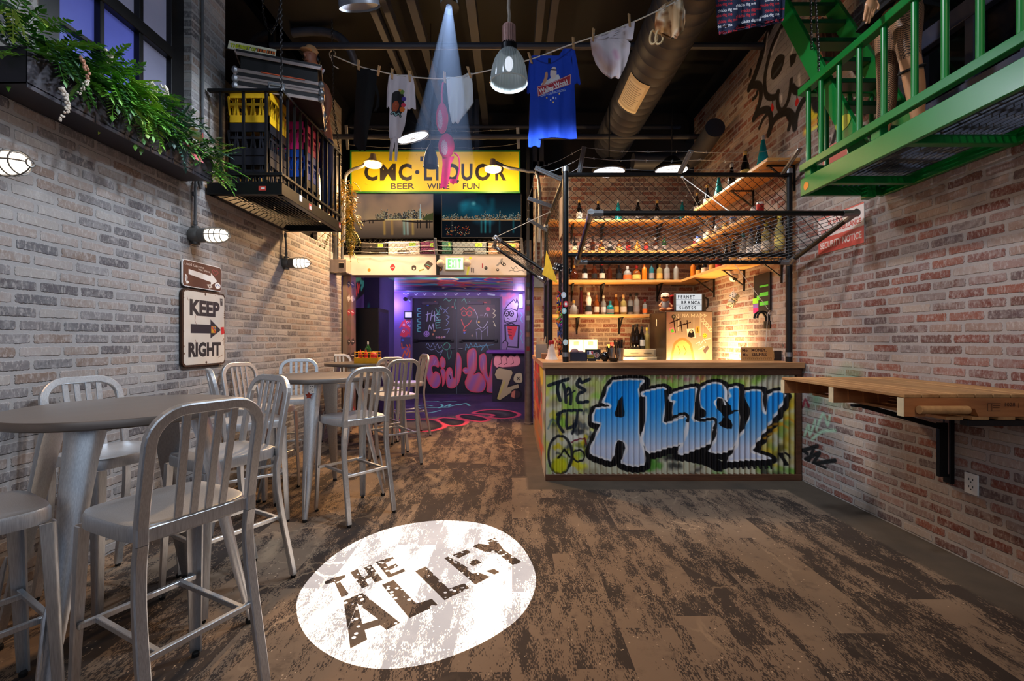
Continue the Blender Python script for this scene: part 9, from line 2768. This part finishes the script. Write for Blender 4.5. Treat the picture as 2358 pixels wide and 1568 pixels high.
rim = [(1370, 175), (1700, 210), (1960, 350), (2105, 580), (2105, 770), (2010, 950), (1850, 1090), (1600, 1232), (1250, 1362), (870, 1416), (550, 1370), (300, 1240), (165, 1085), (118, 920), (140, 790), (240, 645), (400, 490), (600, 360), (850, 255), (1100, 197)]
rim = smooth_loop(rim, 4)
inner = gob(rim)
c_ = sum(inner, Vector()) / len(inner)
outer = [c_ + (p - c_) * 3.2 for p in inner]
n = len(inner)
m = MB(); m.add(inner + outer, [(i, (i + 1) % n, n + (i + 1) % n, n + i) for i in range(n)]); m.build('gobo_ring', BLACK_METAL, PJ)
t = NT('gobo_print')
geo = t.n('TexCoord').outputs['Object']
sp = t.n('TexVoronoi'); sp.inputs['Scale'].default_value = 620; t.set(sp.inputs['Vector'], geo)
hole = t.math('MULTIPLY', t.math('LESS_THAN', sp.outputs['Distance'], .30), t.math('GREATER_THAN', t.noise(geo, 160, 2), .50))
wv = t.n('TexWave', wave_type='BANDS', bands_direction='DIAGONAL'); wv.inputs['Scale'].default_value = 26; wv.inputs['Distortion'].default_value = 3.0; t.set(wv.inputs['Vector'], geo)
scr = t.math('MULTIPLY', t.math('GREATER_THAN', wv.outputs[1], .985), t.math('GREATER_THAN', t.noise(geo, 60, 2), .52))
t.bsdf(Base_Color=(.01, .01, .01, 1), Alpha=t.math('SUBTRACT', 1.0, t.math('MAXIMUM', hole, scr)))
GP = t.mat
for nm, pts in (('T', [(350, 688), (425, 655), (522, 630), (528, 648), (478, 680), (556, 790), (494, 818), (436, 690), (362, 708)]), ('H', [(568, 608), (630, 578), (668, 650), (720, 632), (682, 570), (742, 545), (838, 672), (776, 696), (742, 650), (690, 672), (724, 718), (668, 745)]), ('E', [(780, 522), (924, 478), (934, 500), (862, 530), (884, 562), (948, 536), (970, 556), (890, 594), (912, 620), (1014, 576), (1030, 600), (888, 655)]),
    ('A', [(510, 845), (668, 780), (985, 1030), (870, 1090), (818, 1048), (688, 1090), (710, 1170), (568, 1245), (548, 1080), (628, 875), (668, 1040), (800, 1000), (628, 870), (546, 1078)]), ('L', [(832, 712), (930, 672), (1120, 870), (1250, 830), (1298, 880), (1062, 992)]), ('L', [(1110, 600), (1196, 558), (1390, 745), (1520, 700), (1565, 740), (1355, 842)]),
    ('E', [(1352, 490), (1540, 418), (1576, 440), (1460, 500), (1500, 540), (1620, 498), (1668, 526), (1540, 580), (1590, 620), (1770, 580), (1815, 606), (1612, 710)]), ('Y', [(1588, 392), (1640, 368), (1730, 380), (1712, 342), (1776, 318), (1850, 420), (1998, 520), (1930, 552), (1790, 445), (1690, 436)])):
 m = MB(); m.add(gob(pts), [tuple(range(len(pts)))]); m.build('gobo_letter', GP, PJ)
t = NT('beam_haze')
vol = t.n('VolumeScatter'); vol.inputs['Color'].default_value = (.45, .62, 1, 1); vol.inputs['Density'].default_value = .005; vol.inputs['Anisotropy'].default_value = .3
t.t.links.new(vol.outputs[0], t.out.inputs['Volume'])
m = MB()
ra, rb = .05, .46
m.lathe([(0, .24), (.10, .24), (.40, 2.5), (0, 2.5)], 28, MR)
o = m.build('light_haze', t.mat)
tag(o, 'hazy blue shaft of light under the logo projector', 'haze', None, 'stuff')
# camera, lights, view
cam = bpy.data.cameras.new('camera')
cam.lens = F / 2358 * 36
cam.sensor_width = 36
cam.sensor_fit = 'HORIZONTAL'
cam.shift_y = -2 / 2358
cam.clip_start = .02
co = bpy.data.objects.new('camera', cam)
COL.objects.link(co)
co.location = (0, 0, H)
co.rotation_euler = (PI / 2, 0, 0)
sc.camera = co
def light(name, typ, loc, power, col=(1, 1, 1), target=None, size=.1, spot=60, blend=.5, sizey=None):
 l = bpy.data.lights.new(name, typ)
 l.energy = power
 l.color = col
 if typ == 'AREA':
  l.size = size
  if sizey:
   l.shape = 'RECTANGLE'; l.size_y = sizey
 else:
  l.shadow_soft_size = size
 if typ == 'SPOT':
  l.spot_size = math.radians(spot); l.spot_blend = blend
 o = bpy.data.objects.new(name, l)
 COL.objects.link(o)
 o.location = loc
 if target is not None:
  o.rotation_euler = (Vector(target) - Vector(loc)).to_track_quat('-Z', 'Y').to_euler()
 return o
w = bpy.data.worlds.new('world')
sc.world = w
w.use_nodes = True
bg = w.node_tree.nodes['Background']
bg.inputs[0].default_value = (.60, .72, 1.0, 1)
bg.inputs[1].default_value = .16
WARM = (1, .60, .28)
COOL = (.78, .88, 1)
light('fill_behind_camera', 'AREA', (0, -1.15, 2.8), 30, (.78, .88, 1), (0, 4, 2.0), 4.6, sizey=2.4)  # unseen fill light added behind the camera, no modelled opening
light('projector_beam', 'SPOT', LP, 15000, (.84, .92, 1), (-.5, 2.45, 0), .0, 21, .0)
light('bar_front_fill', 'SPOT', (-.2, 1.9, 4.9), 340, COOL, (1.5, 4.3, .75), .12, 40, .8)  # added spot with no fixture, brightens the bar front
light('stool_fill', 'SPOT', (.6, 3.0, 4.6), 260, COOL, (-1.5, 2.5, .7), .1, 52, .9)  # extra cool spot put in to brighten the stool metal
light('ribbed_pendant_bulb', 'SPOT', P(1172, 196, 3.75), 80, COOL, (-.2, 3.7, 0), .10, 168, .3)
light('bell_pendant_bulb', 'SPOT', P(829, 10, 3.4), 130, COOL, (-2.5, 3.3, 2.0), .08, 100, .8)
light('wall_fill', 'SPOT', (.9, 2.3, 4.9), 330, COOL, (-2.5, 2.9, 1.9), .12, 55, .9)  # added out-of-view spot, brightens the left brick wall
light('wall_fill', 'SPOT', (-.9, 2.4, 4.9), 330, (.9, .93, 1), (2.75, 3.3, 2.1), .12, 58, .9)  # matching added spot for the right brick wall
light('front_warm_lamp', 'SPOT', (-1.9, .5, 4.6), 200, (1, .60, .32), (-1.5, 1.7, .8), .12, 50, .8)
light('front_warm_lamp', 'SPOT', (1.9, .4, 4.4), 100, (1, .68, .42), (2.0, 2.2, 0), .15, 84, .8)
light('sign_lamp_left', 'POINT', P(859, 378, 6.27) + Vector((0, 0, -.06)), 55, WARM, size=.08)
light('sign_lamp_left_down', 'SPOT', P(859, 378, 6.27) + Vector((0, 0, -.07)), 420, WARM, (-2.4, 5.6, 1.2), .08, 130, .5)
light('sign_lamp_right', 'POINT', P(1135, 389, 6.42) + Vector((0, 0, -.06)), 55, WARM, size=.08)
light('sign_lamp_right_down', 'SPOT', P(1135, 389, 6.42) + Vector((0, 0, -.07)), 160, WARM, (-.4, 6.0, 0), .08, 130, .5)
light('bar_disc_lamp', 'SPOT', P(1402, 400, 6.0) + Vector((0, 0, -.03)), 150, (1, .86, .70), (1.5, 6.4, .8), .2, 150, .6)
light('bar_disc_lamp', 'SPOT', P(1546, 396, 6.0) + Vector((0, 0, -.03)), 150, (1, .86, .70), (2.2, 5.2, .8), .2, 150, .6)
light('passage_disc_lamp', 'SPOT', P(950, 320, 5.9) + Vector((0, 0, -.04)), 70, (1, .72, .48), (-1.2, 5.6, 0), .2, 140, .7)
light('back_counter_lamp', 'AREA', (2.35, 5.50, .92), 60, (1, .62, .26), (2.62, 6.1, 1.5), .5, sizey=.2)
light('back_counter_lamp', 'AREA', (1.2, 6.20, .95), 44, (1, .62, .26), (1.1, 6.9, 1.35), 1.0, sizey=.12)
light('passage_violet_lamp', 'POINT', P(902, 700, PY - .25), 30, (.36, .22, 1), size=.1)
light('passage_violet_lamp', 'POINT', P(1196, 694, PY - .25), 9, (.60, .42, 1), size=.1)
light('passage_door_fill', 'AREA', (-1.1, 8.0, 2.4), 75, (.92, .74, .95), (-1.1, 11.1, 1.1), .9)  # hidden area light added to lift the painted doors
light('passage_mouth_fill', 'POINT', (-1.5, 7.5, 2.3), 14, (.8, .5, 1), size=.1)  # unseen point light added to brighten the left passage wall
light('ceiling_fill', 'POINT', (-1.1, 3.2, 4.4), 14, (.7, .8, 1), size=.1)  # weak cool fill added for the dark ceiling steel and duct
vs = sc.view_settings
sc.display_settings.display_device = 'sRGB'
vs.view_transform = 'Standard'
vs.look = 'None'
vs.exposure = 0.08
vs.gamma = 1.0
vs.use_curve_mapping = False
cy = sc.cycles
cy.use_denoising = True
cy.max_bounces = 6
cy.diffuse_bounces = 3
cy.glossy_bounces = 3
cy.transmission_bounces = 6
cy.transparent_max_bounces = 10
cy.sample_clamp_indirect = 4
cy.caustics_reflective = False
cy.caustics_refractive = False
cy.use_adaptive_sampling = True
cy.adaptive_threshold = .02
